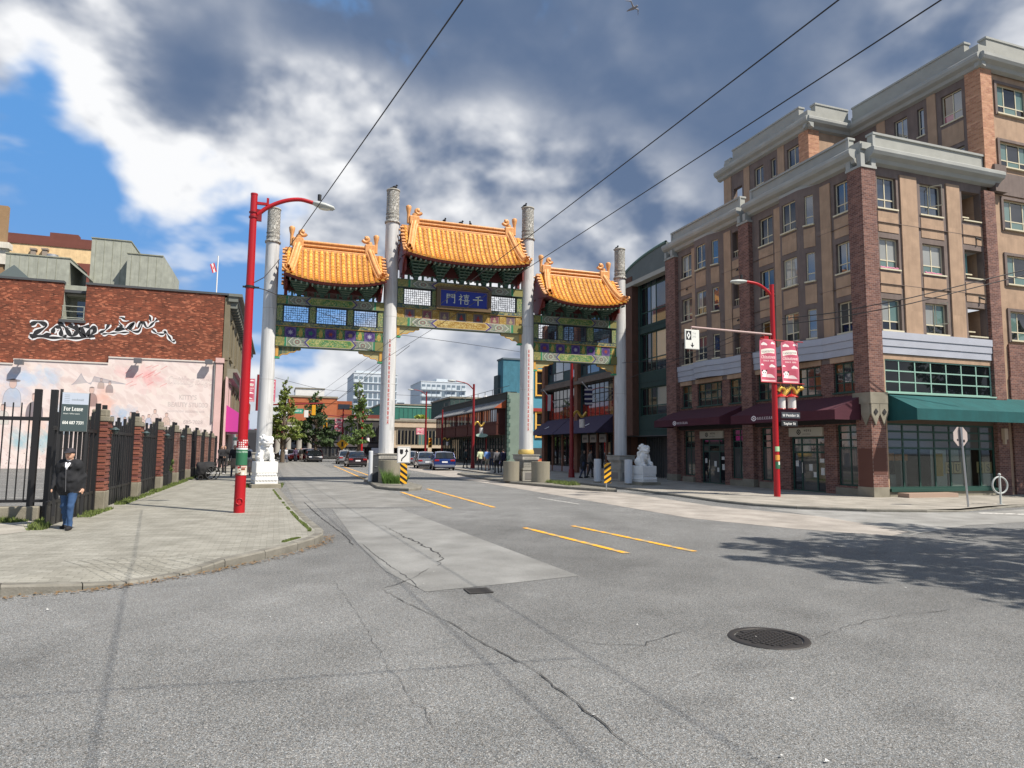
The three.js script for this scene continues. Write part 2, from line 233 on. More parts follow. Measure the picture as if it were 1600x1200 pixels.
const cracks = [[[[597, 922], [640, 945], [700, 972], [760, 1008], [830, 1045], [900, 1100], [960, 1148], [1030, 1200]], 0.011, 1, 0.03], [[[597, 920], [625, 912], [640, 905]], 0.02, 2], [[[500, 808], [540, 838], [552, 853]], 0.022, 3, 0.03], [[[475, 785], [500, 808]], 0.03, 4, 0.02], [[[630, 838], [655, 850], [680, 862], [690, 872], [683, 885]], 0.026, 5, 0.12], [[[600, 822], [630, 838], [650, 848]], 0.016, 6, 0.05], [[[565, 850], [600, 878], [640, 905], [655, 920]], 0.01, 7, 0.04], [[[640, 907], [672, 888]], 0.015, 8], [[[520, 905], [560, 960], [610, 1046], [660, 1110], [690, 1160]], 0.004, 12, 0.05], [[[1270, 1000], [1360, 968], [1440, 958], [1540, 948]], 0.007, 14, 0.06], [[[505, 797], [620, 795]], 0.015, 15, 0.03], [[[475, 778], [600, 776]], 0.012, 16, 0.02], [[[640, 926], [720, 924]], 0.014, 17, 0.02], [[[1090, 980], [1000, 1010], [880, 1000]], 0.008, 18, 0.1]];
for (const c of cracks) structure('road_crack', crack(...c), tarM, { label: 'dark winding crack in the asphalt' });

// left corner pavement with kerb stones; the kerb dips for a ramp
const LH = 0.13;
const kerbLine = [[-30, -3.5], [-14, -6.95], [-8, -8.2], [-4.4, -9.0], [-2.9, -9.34], [-2.12, -9.51], [-1.7, -9.75], [-1.15, -10.2], [-0.63, -10.69], [-0.1, -11.35], [0.4, -12.16], [0.7, -12.75], [0.88, -13.3], [0.93, -14.0], [0.78, -15.93], [0.6, -19], [0.42, -22.5], [0.15, -28.3], [0.0, -33], [-0.1, -40], [-0.2, -50], [-0.3, -60], [-0.4, -75], [-0.4, -92]];
const kerbH = [1, 1, 1, 1, 1, 0.55, 0.2, 0.2, 0.9, 1, 1, 1, 1, 1, 1, 1, 1, 1, 1, 1, 1, 1, 1, 1].map(k => k * LH);
const offsetLine = (line, d) => line.map((p, i) => { const a = line[Math.max(0, i - 1)], b = line[Math.min(line.length - 1, i + 1)], l = Math.hypot(b[0] - a[0], b[1] - a[1]); return [p[0] + (b[1] - a[1]) / l * d, p[1] - (b[0] - a[0]) / l * d]; });
function strip(A, B, ya, yb) { const pos = []; for (let i = 0; i < A.length - 1; i++) { const a = [A[i][0], ya[i], A[i][1]], b = [B[i][0], yb[i], B[i][1]], c = [B[i + 1][0], yb[i + 1], B[i + 1][1]], d = [A[i + 1][0], ya[i + 1], A[i + 1][1]]; pos.push(...a, ...c, ...b, ...a, ...d, ...c); } const g = new THREE.BufferGeometry(); g.setAttribute('position', new THREE.Float32BufferAttribute(pos, 3)); g.computeVertexNormals(); return muv(g); }
function kerbStones(parent, line, hs, sgn, mat) {   // sgn: which side the pavement lies on
  const inner = offsetLine(line, 0.16 * sgn), face = offsetLine(line, 0.02 * sgn);
  for (let i = 0; i < line.length - 1; i++) {
    const L = Math.hypot(line[i + 1][0] - line[i][0], line[i + 1][1] - line[i][1]), n = Math.max(1, Math.round(L / 2.4));
    for (let k = 0; k < n; k++) {
      const t0 = k / n + 0.003 / L * 2, t1 = (k + 1) / n - 0.003 / L * 2, at = (A, t) => [mix(A[i][0], A[i + 1][0], t), mix(A[i][1], A[i + 1][1], t)], y0 = mix(hs[i], hs[i + 1], t0) + 0.004, y1 = mix(hs[i], hs[i + 1], t1) + 0.004;
      const s = [[line, -0.05, -0.05], [line, y0 - 0.025, y1 - 0.025], [face, y0, y1], [inner, y0, y1], [inner, -0.05, -0.05]];
      const rows = s.map(q => [[...at(q[0], t0), q[1]], [...at(q[0], t1), q[2]]]), pos = []; const P = q => [q[0], q[2], q[1]];
      for (let r = 0; r < rows.length; r++) { const [a, b] = rows[r], [d, c] = rows[(r + 1) % rows.length]; sgn > 0 ? pos.push(...P(a), ...P(b), ...P(c), ...P(a), ...P(c), ...P(d)) : pos.push(...P(a), ...P(c), ...P(b), ...P(a), ...P(d), ...P(c)); }
      for (const e of [0, 1]) for (let r = 1; r < rows.length - 1; r++) { const a = rows[0][e], b = rows[r][e], c = rows[r + 1][e]; pos.push(...P(a), ...P(b), ...P(c)); }
      const g = new THREE.BufferGeometry(); g.setAttribute('position', new THREE.Float32BufferAttribute(pos, 3)); g.computeVertexNormals(); part(parent, 'kerb_stone', muv(g), mat);
    }
  }
}
const kin = offsetLine(kerbLine, 0.16), kin2 = offsetLine(kerbLine, 1.15);
const leftWalk = structure('pavement', [strip(kin, kin2, kerbH, kerbH.map(() => LH)), muv(sheet([...kin2, [-4.35, -92], [-4.35, -17.0], [-30, -17.0], [-30, -4]], LH, 1))], paverM, { label: 'block paved pavement round the corner' });
kerbStones(leftWalk, kerbLine, kerbH, 1, kerbM);
structure('driveway', sheet([[-30, -17.0], [-4.5, -17.0], [-4.3, -14.9], [-6.5, -11.5], [-9, -9], [-30, -4.6]], LH + 0.004, 1, pale), laneM(1.0, 0.95, 0.86), { label: 'pale concrete apron before the car park' });
// tactile score lines on the ramp
for (let k = 0; k < 9; k++) { const a = onGround(100 + k * 22, 876 - k * 1.2, LH + 0.004), b = onGround(205 + k * 17, 905 - k * 3.6, LH + 0.004); structure('ramp_groove', stripe(a, b, 0.006, LH + 0.006), tarM, { label: 'groove scored in the ramp' }); }
// car park
structure('car_park', sheet([[-60, -17.3], [-4.4, -17.3], [-4.4, -56.9], [-60, -56.9]], 0.05, 1, (x, z) => { const v = 0.8 + (fbm(x * 0.3, z * 0.3, 4, 221) - 0.5) * 0.4; return [v, v, v * 0.97]; }), asphaltM);
for (let k = 0; k < 7; k++) structure('white_line', stripe(V(-13.5 - (k % 2) * 0.2, 0, -20 - k * 4.6), V(-6.2, 0, -21.2 - k * 4.6), 0.12, 0.058), whiteLineM, { label: 'faded parking bay line' });

// right pavement and the two islands
const RH = 0.08;
const rkl = [[45, -18.6], [30, -16.9], [24, -16.2], [21.6, -15.75], [19.7, -15.2], [18.2, -15.25], [16.6, -15.9], [15.2, -17.2], [14.55, -18.4], [14.35, -20], [14.55, -22.5], [14.75, -26], [14.7, -31], [14.5, -38], [14.2, -45], [14.3, -60], [14.4, -92]];
const rin = offsetLine(rkl, -0.16);
const greyPaverM = std(0xf2ece2, 0.92, { map: concreteMap, bumpMap: paverBump, bumpScale: 0.003 });
const rightWalk = structure('pavement', [muv(sheet([...rin, [24.5, -92], [24.5, -60], [45, -60], [45, -18.8]], RH, 1))], greyPaverM, { label: 'grey concrete pavement along the shops' });
kerbStones(rightWalk, rkl, rkl.map((_, i) => i > 2 && i < 5 ? 0.03 : RH), -1, kerbM);
function island(pts, label) { const m = structure('traffic_island', muv(sheet(offsetLine([...pts, pts[0]], 0.1).slice(0, -1), 0.12, 1)), kerbM, { label }); kerbStones(m, [...pts, pts[0]], [...pts, pts[0]].map(() => 0.12), 1, kerbM); return m; }
// ---------------------------------------------------------------- the gate
const GZ = -34, COLX = [-0.58, 5.12, 12.49, 18.1], COLTOP = [13.2, 14.9, 14.9, 13.2], NECK = [11.5, 13.15, 13.1, 11.45];
const islandMid = island([[4.1, -29.6], [4.45, -28.4], [5.1, -27.6], [5.75, -28.4], [6.1, -29.8], [6.2, -36.5], [5.6, -39], [4.9, -39.2], [4.4, -36.5]], 'raised kerbed island under a gate column in the road');
const islandBus = island([[11.3, -33], [12.2, -28.4], [13.0, -26.2], [13.5, -25.7], [13.75, -26.3], [13.5, -30], [13.35, -36], [13.2, -42], [12.4, -46.5], [11.6, -45], [11.2, -39]], 'long kerbed island between the concrete lane and the pavement');
const gate = thing('ornamental_gate', 'tall chinese gate with orange tiled roofs spanning the street on grey columns', 'gate', [8.76, 0, GZ]);
const marbleM = std(0xf4f5f6, 0.7, { map: tex(512, 512, (x, y) => { const a = fbm(x / 64, y / 64, 5, 83, 8) - 0.5, st = fbm(x / 14, y / 170, 4, 84, 0) - 0.5, p = fbm(x / 90 + 9, y / 60, 4, 85, 0) > 0.64 ? -16 : 0, v = 206 + a * 30 + st * 34 + p + (h2(x, y, 86) - 0.5) * 12; return [v, v, v - 2]; }, true, [2, 1]), bumpMap: grainBump, bumpScale: 0.002 });
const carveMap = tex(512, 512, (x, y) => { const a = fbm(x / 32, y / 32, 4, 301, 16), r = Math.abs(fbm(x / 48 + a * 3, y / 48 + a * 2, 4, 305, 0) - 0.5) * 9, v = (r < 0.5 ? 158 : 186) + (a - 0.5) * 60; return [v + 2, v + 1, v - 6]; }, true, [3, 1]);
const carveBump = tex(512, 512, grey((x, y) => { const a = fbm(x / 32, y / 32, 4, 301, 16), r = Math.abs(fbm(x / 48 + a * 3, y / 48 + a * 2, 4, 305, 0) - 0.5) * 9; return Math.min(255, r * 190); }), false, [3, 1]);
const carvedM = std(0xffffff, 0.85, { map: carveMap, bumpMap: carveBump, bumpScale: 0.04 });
// red lettering running down the two inner columns: brush-stroke characters
function brushColumn(g, w, h, n, seed, colour) {
  const r = rng(seed), s = h / n; g.strokeStyle = colour; g.lineCap = 'round';
  for (let k = 0; k < n; k++) {
    const cx = w / 2, cy = (k + 0.5) * s, q = s * 0.40, L = (x0, y0, x1, y1, t = 0.12) => { g.lineWidth = s * t; g.beginPath(); g.moveTo(cx + x0 * q, cy + y0 * q); g.quadraticCurveTo(cx + (x0 + x1) / 2 * q, cy + ((y0 + y1) / 2 - 0.08) * q, cx + x1 * q, cy + y1 * q); g.stroke(); };
    const kind = k % 5;
    if (kind !== 2) { L(-0.9, -0.65, 0.9, -0.7); L(-0.75, 0, 0.75, -0.05); }
    if (kind === 0 || kind === 3) { L(0, -1, 0, 1); L(-0.1, 0.1, -0.9, 0.9); L(0.1, 0.1, 0.9, 0.85); }
    if (kind === 1) { L(-0.6, -1, -0.6, 0.9); L(0.6, -0.6, 0.55, 0.9); L(-0.6, 0.85, 0.6, 0.85); L(0, -0.6, 0, 0.8); }
    if (kind === 2) { L(-0.5, -0.9, -0.9, 0.1); L(-0.6, -0.3, -0.6, 1); L(-0.1, -0.7, 0.9, -0.75); L(0.3, -0.7, 0.3, 0.9); L(-0.1, 0.05, 0.8, 0); L(-0.2, 0.9, 0.95, 0.85); }
    if (kind === 4) { L(0.1, -1, -0.9, 0.9); L(0.1, 0, 0.9, 0.9); L(-0.3, 0.55, 0.4, 0.5); }
    if (r() > 0.4) L(-0.9 + r() * 0.3, 0.45, 0.3 + r() * 0.5, 0.4, 0.06);
  }
}
function letteringPatch(parent, r, y0, y1, n, seed) {   // curved inlay that follows the column, its ground the column's own stone
  const t = canvasTex(96, 1024, (g, w, h) => { g.fillStyle = '#d0d0ce'; g.fillRect(0, 0, w, h); brushColumn(g, w, h, n, seed, '#b3372c'); });
  const g = new THREE.CylinderGeometry(r, r + 0.006, y1 - y0, 8, 1, true, -0.36, 0.62); g.translate(0, (y0 + y1) / 2, 0); return part(parent, 'lettering', g, std(0xf4f5f6, 0.75, { map: t }));
}
COLX.forEach((x, i) => {
  const inner = i === 1 || i === 2, r0 = inner ? 0.375 : 0.345, r1 = inner ? 0.335 : 0.31, yb = 1.48;
  const col = partW(gate, 'column', moved(cyl(r0, r1, yb, NECK[i], 0, 0, 40), x, 0, GZ), marbleM);
  const top = COLTOP[i], nk = NECK[i];
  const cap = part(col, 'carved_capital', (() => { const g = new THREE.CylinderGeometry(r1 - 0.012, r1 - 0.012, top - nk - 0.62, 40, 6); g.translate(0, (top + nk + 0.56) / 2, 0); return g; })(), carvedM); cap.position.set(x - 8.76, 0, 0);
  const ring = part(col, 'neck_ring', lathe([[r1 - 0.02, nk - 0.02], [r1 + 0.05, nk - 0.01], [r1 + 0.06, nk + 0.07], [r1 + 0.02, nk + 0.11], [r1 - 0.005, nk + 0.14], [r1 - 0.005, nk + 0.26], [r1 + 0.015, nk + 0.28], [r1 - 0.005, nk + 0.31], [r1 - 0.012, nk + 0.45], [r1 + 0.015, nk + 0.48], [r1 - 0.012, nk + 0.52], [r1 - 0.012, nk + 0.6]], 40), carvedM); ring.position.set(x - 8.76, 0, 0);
  const lid = part(col, 'column_cap', lathe([[0, top + 0.06], [r1 - 0.08, top + 0.05], [r1 + 0.012, top + 0.01], [r1 + 0.012, top - 0.05], [r1 - 0.02, top - 0.06]], 32), stoneM); lid.position.set(x - 8.76, 0, 0);
  const joint = part(col, 'joint_ring', lathe([4.9, 8.3].flatMap(y => [[r0 - 0.05, y - 0.01], [mix(r0, r1, (y - yb) / (nk - yb)) + 0.003, y - 0.006], [mix(r0, r1, (y - yb) / (nk - yb)) + 0.003, y + 0.006], [r0 - 0.05, y + 0.01]]), 40), stoneM); joint.position.set(x - 8.76, 0, 0);
  if (inner) { const l = letteringPatch(col, r0 - 0.008, 2.9 + (i === 2 ? -0.2 : 0), 7.15 + (i === 2 ? -0.1 : 0), i === 1 ? 19 : 19, 400 + i); l.position.set(x - 8.76, 0, 0); l.geometry.scale(1, 1, 1); }
  // pedestal: long along the street, bands of carving under a moulded cap
  const ped = partW(gate, 'pedestal', [bx(x - 0.44, x + 0.44, 0.1, 0.62, GZ - 0.74, GZ + 0.74), bx(x - 0.39, x + 0.39, 0.62, 0.68, GZ - 0.69, GZ + 0.69), bx(x - 0.42, x + 0.42, 0.68, 0.78, GZ - 0.72, GZ + 0.72), bx(x - 0.36, x + 0.36, 0.78, 1.14, GZ - 0.66, GZ + 0.66), bx(x - 0.41, x + 0.41, 1.14, 1.22, GZ - 0.71, GZ + 0.71), bx(x - 0.46, x + 0.46, 1.22, 1.44, GZ - 0.76, GZ + 0.76), bx(x - 0.5, x + 0.5, 1.44, 1.48, GZ - 0.8, GZ + 0.8)], stoneM);
  partW(ped, 'inscription_panel', [bx(x - 0.3, x + 0.3, 0.2, 0.55, GZ + 0.742, GZ + 0.752), bx(x - 0.444, x - 0.454, 0.2, 0.55, GZ - 0.5, GZ + 0.5)], lin(0.2, 0.19, 0.18, 0.5));
  for (let b = 0; b < 3; b++) partW(ped, 'carved_band', Array.from({ length: 9 }, (_, k) => bx(x - 0.33 + k * 0.075, x - 0.28 + k * 0.075, [0.84, 0.98, 1.27][b], [0.94, 1.08, 1.38][b], GZ + [0.66, 0.66, 0.76][b], GZ + [0.672, 0.672, 0.772][b])), stoneM);
  if (i === 2) partW(col, 'gilt_collar', moved(lathe([[r0, 1.48], [r0 + 0.04, 1.5], [r0 + 0.05, 1.6], [r0 + 0.02, 1.72], [r0, 1.74]], 32), x, 0, GZ), lin(0.55, 0.40, 0.12, 0.45));
});
// painted timber: canvas prints of scrollwork in the gate's own colours
const speck = (g, w, h, cols, n, seed, sz = 3) => { const r = rng(seed); for (let k = 0; k < n; k++) { g.strokeStyle = cols[Math.floor(r() * cols.length)]; g.lineWidth = sz * (0.4 + r() * 0.5); g.beginPath(); const x = r() * w, y = r() * h, q = sz * (1 + r() * 2); g.arc(x, y, q, r() * 6, r() * 6 + 3.6); g.stroke(); } };
function beamPrint(outer) {
  return canvasTex(1024, 96, (g, w, h) => {
    g.fillStyle = '#8fa488'; g.fillRect(0, 0, w, h); speck(g, w, h, ['#c9c78f', '#5b7f6e', '#dfe0c4', '#7c8fae'], 900, 5);
    const end = s => { g.fillStyle = '#a5a05e'; g.fillRect(s ? w - 80 : 0, 0, 80, h); speck(g, 80, h, ['#d9c978', '#6f8a50'], 120, 8); g.fillStyle = '#2f9d72'; g.fillRect(s ? w - 100 : 80, 0, 20, h); g.fillStyle = '#e8ece0'; g.fillRect(s ? w - 103 : 100, 0, 4, h); };
    end(0); end(1);
    const hex = (x0, x1, fill, line, lw) => { g.beginPath(); g.moveTo(x0, h / 2); g.lineTo(x0 + 36, 4); g.lineTo(x1 - 36, 4); g.lineTo(x1, h / 2); g.lineTo(x1 - 36, h - 4); g.lineTo(x0 + 36, h - 4); g.closePath(); g.fillStyle = fill; g.fill(); g.lineWidth = lw; g.strokeStyle = line; g.stroke(); };
    hex(120, w - 120, '#9aa79c', '#f0f0ea', 6); g.save(); g.beginPath(); g.rect(150, 6, w - 300, h - 12); g.clip(); speck(g, w, h, ['#6b8fa0', '#d4d6c0', '#57786a', '#b98b8b'], 900, 12, 4); g.restore();
    for (const x of [200, w - 200]) for (let q = 5; q > 0; q--) { g.fillStyle = ['#d9d2b8', '#7fa8a0', '#b76a6a', '#8fb3a6', '#dfe2d2'][q - 1]; g.beginPath(); g.arc(x, h / 2, q * 7, 0, 7); g.fill(); }
    hex(270, w - 270, outer ? '#2e8f63' : '#d6b65a', '#5b3f97', 12); hex(282, w - 282, outer ? '#b9bb5c' : '#dcbf68', '#efeedd', 3);
    g.save(); g.beginPath(); g.rect(312, 12, w - 624, h - 24); g.clip(); speck(g, w, h, outer ? ['#2e8f63', '#e3df9a', '#5f9d52'] : ['#b98b2c', '#f0dc98', '#a97d2a'], 1500, 15, 5); g.restore();
  });
}
const postPrint = canvasTex(128, 128, (g, w, h) => { g.fillStyle = '#3f7a4e'; g.fillRect(0, 0, w, h); speck(g, w, h, ['#c8b95e', '#2d5d3c', '#8fae6a', '#d3cf9a'], 260, 21, 5); g.strokeStyle = '#20304a'; g.lineWidth = 5; g.strokeRect(4, 4, w - 8, h - 8); });
const stripPrint = canvasTex(512, 48, (g, w, h) => { g.fillStyle = '#6f7a4e'; g.fillRect(0, 0, w, h); speck(g, w, h, ['#cfc38a', '#3f6a55', '#a9a05a', '#35507a'], 500, 25, 4); });
const carveRed = lin(0.13, 0.02, 0.022, 0.6), darkTimber = lin(0.05, 0.11, 0.085, 0.7), edgeGold = lin(0.55, 0.3, 0.06, 0.5), edgeGreen = lin(0.04, 0.28, 0.13, 0.6);
const beamOuterM = std(0xbcbcb6, 0.6, { map: beamPrint(true) }), beamMidM = std(0xc6c4bc, 0.6, { map: beamPrint(false) }), postM = std(0xc8c8c8, 0.65, { map: postPrint }), stripM = std(0xcccccc, 0.65, { map: stripPrint });
const sideM = lin(0.09, 0.13, 0.09, 0.7), latticeM = lin(0.014, 0.016, 0.03, 0.6);
function panelPrint(kind, seed) {
  return canvasTex(96, 96, (g, w, h) => {
    const r = rng(seed);
    if (kind === 0) { g.fillStyle = '#1f8a55'; g.fillRect(0, 0, w, h); g.fillStyle = '#d9bd5a'; g.beginPath(); g.ellipse(48, 54, 26, 34, 0, 0, 7); g.fill(); g.beginPath(); g.moveTo(48, 2); g.lineTo(60, 26); g.lineTo(36, 26); g.fill(); speck(g, w, h, ['#b98f35', '#e9d88c'], 40, seed, 4); }
    if (kind === 1) { g.fillStyle = '#7c6aa0'; g.fillRect(0, 0, w, h); g.fillStyle = '#59398f'; g.beginPath(); g.arc(48, 48, 42, 0, 7); g.fill(); g.fillStyle = ['#2f8a70', '#b0443a', '#c9b07a', '#d2cfe0'][seed % 4]; g.beginPath(); const n = 5 + seed % 4; for (let k = 0; k < n * 2; k++) { const q = k % 2 ? 12 : 28, a = k * Math.PI / n; g.lineTo(48 + q * Math.cos(a), 50 + q * Math.sin(a)); } g.fill(); }
    if (kind === 2) { g.fillStyle = '#d3ab4a'; g.fillRect(0, 0, w, h); g.strokeStyle = '#f0d98a'; g.lineWidth = 4; g.beginPath(); g.ellipse(48, 48, 32, 40, 0, 0, 7); g.stroke(); speck(g, w, h, ['#b98830', '#efdc9a', '#c2983c'], 60, seed, 5); }
    if (kind === 3) { g.fillStyle = ['#7b6a78', '#4d5a66', '#8c6f78', '#9a5560'][seed % 4]; g.fillRect(0, 0, w, h); g.strokeStyle = '#c8b48a'; g.lineWidth = 5; g.strokeRect(4, 4, w - 8, h - 8); g.fillStyle = ['#c0392b', '#c9b58a', '#d9dde0', '#e6d9b8'][(seed >> 1) % 4]; g.beginPath(); g.ellipse(48, 38, 9, 12, 0, 0, 7); g.fill(); g.fillRect(36, 50, 24, 32); g.fillRect(28, 58, 8, 18); g.fillRect(60, 58, 8, 18); }
  });
}
const panelM = [0, 1, 1, 1, 1, 2, 3, 3, 3, 3].map((k, i) => std(0xbebebe, 0.65, { map: panelPrint(k, i + 2) }));
// a face plate with uv 0..1 over its front, thin sides
function plate(x0, x1, y0, y1, z0, z1) { const g = new THREE.BoxGeometry(x1 - x0, y1 - y0, z1 - z0).toNonIndexed(); g.translate((x0 + x1) / 2, (y0 + y1) / 2, (z0 + z1) / 2); return g; }
function lattice(x0, x1, y0, y1, z, seed) {   // cracked-ice fretwork: bars on a grid with pieces left out and slanted stars
  const r = rng(seed), nx = Math.round((x1 - x0) / 0.105), ny = 7, dx = (x1 - x0) / nx, dy = (y1 - y0) / ny, b = 0.0085, out = [bx(x0 - 0.05, x0, y0 - 0.05, y1 + 0.05, z - 0.06, z + 0.06), bx(x1, x1 + 0.05, y0 - 0.05, y1 + 0.05, z - 0.06, z + 0.06), bx(x0, x1, y0 - 0.05, y0, z - 0.06, z + 0.06), bx(x0, x1, y1, y1 + 0.05, z - 0.06, z + 0.06)];
  for (let i = 1; i < nx; i++) for (let j = 0; j < ny; j++) if (r() > 0.12) out.push(bx(x0 + i * dx - b, x0 + i * dx + b, y0 + j * dy, y0 + (j + 1) * dy, z - 0.015, z + 0.015));
  for (let j = 1; j < ny; j++) for (let i = 0; i < nx; i++) if (r() > 0.12) out.push(bx(x0 + i * dx, x0 + (i + 1) * dx, y0 + j * dy - b, y0 + j * dy + b, z - 0.012, z + 0.012));
  for (let k = 0; k < 4; k++) { const cx = mix(x0, x1, (k + 0.6) / 4.2), cy = mix(y0, y1, 0.3 + 0.4 * (k % 2)), q = 0.13; for (let a = 0; a < 4; a++) { const t = a * Math.PI / 2; out.push(rod(V(cx + q * Math.cos(t), cy + q * Math.sin(t), z), V(cx + q * Math.cos(t + 1.57), cy + q * Math.sin(t + 1.57), z), b, 4)); } }
  return out;
}
function bracket(x, dir, y1, y0, L) {   // carved spandrel under the beam's end, a scalloped profile
  const pts = [[0, y1], [L, y1], [L, y1 - 0.07], [L * 0.93, y1 - 0.12], [L * 0.8, y1 - 0.13], [L * 0.72, y1 - 0.22], [L * 0.55, y1 - 0.24], [L * 0.44, y1 - 0.33], [L * 0.22, y1 - 0.35], [L * 0.12, y0], [0, y0]];
  const g = prism(pts.map(p => [p[0] * dir, p[1]]), 0.16); g.translate(x, 0, GZ - 0.08); return muv(g);
}
function bay(x0, x1, o) {
  const { yT, yW1, yW0, yS, yP, yB, yL, wins, n, outer } = o, tB = GZ + 0.17, tS = GZ - 0.17;
  const beamM = outer ? beamOuterM : beamMidM;
  const tb = partW(gate, 'top_beam', plate(x0, x1, yW1, yT, tS, tB), beamM); partW(tb, 'moulding', [bx(x0, x1, yT, yT + 0.035, tS - 0.03, tB + 0.03), bx(x0, x1, yW1 - 0.02, yW1, tS - 0.02, tB + 0.02)], sideM);
  let px = x0; const seams = [...wins, [x1, x1]];
  for (const [a, b] of seams) { if (a - px > 0.06) partW(gate, 'painted_post', plate(px, a - (a < x1 ? 0.05 : 0), yW0, yW1 - 0.02, GZ - 0.13, GZ + 0.13), postM); px = b + 0.05; }
  wins.forEach(([a, b], k) => { if (!o.sign || k !== 1) partW(gate, 'lattice_window', lattice(a, b, yW0 + 0.05, yW1 - 0.07, GZ, 600 + k + Math.round(x0 * 10)), latticeM); });
  const mr = partW(gate, 'mid_rail', plate(x0, x1, yS, yW0, tS + 0.02, tB - 0.02), stripM); partW(mr, 'moulding', [bx(x0, x1, yS - 0.0, yS + 0.02, tB - 0.02, tB)], edgeGold);
  partW(gate, 'panel_backing', bx(x0, x1, yB, yS, GZ - 0.12, GZ + 0.1), sideM);
  const w = (x1 - x0) / (n - 0.0);
  let u = x0; for (let k = 0; k < n; k++) { const ww = (outer ? (k % 2 ? 1.18 : 0.84) : (k % 2 ? 1.15 : 0.86)) * w * n / (n % 2 ? ((n - 1) / 2 * (outer ? 1.18 : 1.15) + (n + 1) / 2 * (outer ? 0.84 : 0.86)) : n); const m = outer ? (k % 2 ? panelM[1 + ((k >> 1) + (x0 > 10 ? 2 : 0)) % 4] : panelM[0]) : (k % 2 ? panelM[6 + ((k >> 1) * 3) % 4] : panelM[5]); for (const s of [1, -1]) { const g = plate(u + 0.012, u + ww - 0.012, yB + 0.015, yS - 0.015, 0, 0.02); if (s < 0) { g.translate(0, 0, GZ - 0.14); } else g.translate(0, 0, GZ + 0.1 + (k % 2 ? 0 : 0.012)); partW(gate, 'painted_panel', g, m); } u += ww; }
  const lb = partW(gate, 'lower_beam', plate(x0, x1, yL, yB, tS - 0.03, tB + 0.03), beamM); partW(lb, 'moulding', [bx(x0, x1, yL - 0.03, yL, tS - 0.02, tB + 0.02)], sideM);
  for (const [x, d] of [[x0 + 0.02, 1], [x1 - 0.02, -1]]) { const b = partW(gate, 'corner_bracket', bracket(x, d, yL - 0.03, yL - 0.52, 1.15), stripM); partW(b, 'gilt_edge', [moved(tube([[0.14, -0.49], [0.26, -0.37], [0.46, -0.35], [0.56, -0.26], [0.74, -0.23], [0.82, -0.14], [0.95, -0.13], [1, -0.08]].map(p => V(p[0] * 1.15 * d, p[1], 0)), 0.03, 24, 6), x, yL - 0.03, GZ + 0.06), bx(x, x + 0.13 * d, yL - 0.5, yL - 0.03, GZ + 0.085, GZ + 0.13)], edgeGold); partW(b, 'bracket_foot', [bx(x - 0.02 * d, x + 0.2 * d, yL - 0.6, yL - 0.52, GZ - 0.14, GZ + 0.14)], edgeGreen); }
}
const outerY = { yT: 8.95, yW1: 8.57, yW0: 7.69, yS: 7.49, yB: 6.96, yL: 6.53, n: 11, outer: true };
bay(COLX[0] + 0.31, COLX[1] - 0.33, { ...outerY, wins: [[0.07, 1.18], [1.58, 2.97], [3.37, 4.45]] });
bay(COLX[2] + 0.33, COLX[3] - 0.31, { ...outerY, wins: [[13.15, 14.2], [14.6, 15.93], [16.45, 17.47]] });
bay(COLX[1] + 0.33, COLX[2] - 0.33, { yT: 10.27, yW1: 9.9, yW0: 9.0, yS: 8.79, yB: 8.32, yL: 7.9, n: 15, outer: false, sign: true, wins: [[5.82, 7.18], [7.55, 10.2], [10.43, 11.8]] });
// the name board
const boardT = canvasTex(512, 192, (g, w, h) => {
  g.fillStyle = '#152a86'; g.fillRect(0, 0, w, h); g.strokeStyle = '#a9813a'; g.lineWidth = 5; g.strokeRect(6, 6, w - 12, h - 12);
  g.strokeStyle = '#d8d9b4'; g.lineCap = 'round'; g.lineJoin = 'round';
  const ch = (cx, cy, s, strokes) => { for (const st of strokes) { g.lineWidth = s * (st[0] || 0.11); g.beginPath(); st.slice(1).forEach((p, i) => i ? g.lineTo(cx + p[0] * s, cy + p[1] * s) : g.moveTo(cx + p[0] * s, cy + p[1] * s)); g.stroke(); } };
  ch(404, 98, 62, [[.15, [.42, -.72], [-.35, -.52]], [.16, [-.8, -.08], [.8, -.12]], [.16, [.04, -.58], [.03, .85]]]);
  ch(256, 98, 62, [[.12, [-.62, -.82], [-.5, -.66]], [.12, [-.85, -.45], [-.35, -.5], [-.88, .15]], [.13, [-.58, -.15], [-.58, .85]], [.1, [-.5, .02], [-.32, .2]], [.1, [-.1, -.7], [.85, -.72]], [.1, [.37, -.88], [.37, -.5]], [.1, [.02, -.5], [.74, -.5]], [.09, [.1, -.36], [.66, -.36], [.62, -.12], [.12, -.12], [.1, -.36]], [.09, [.2, -.02], [.28, .1]], [.09, [.58, -.04], [.5, .1]], [.1, [-.14, .16], [.9, .14]], [.1, [.1, .34], [.68, .34], [.64, .8], [.12, .8], [.1, .34]]]);
  ch(112, 98, 62, [[.12, [-.62, -.75], [-.62, .85]], [.1, [-.62, -.72], [-.1, -.74], [-.12, -.2], [-.6, -.18]], [.1, [-.6, -.46], [-.12, -.47]], [.12, [.7, -.75], [.7, .75], [.52, .68]], [.1, [.18, -.74], [.7, -.76]], [.1, [.18, -.74], [.2, -.2], [.7, -.2]], [.1, [.2, -.47], [.68, -.48]]]);
});
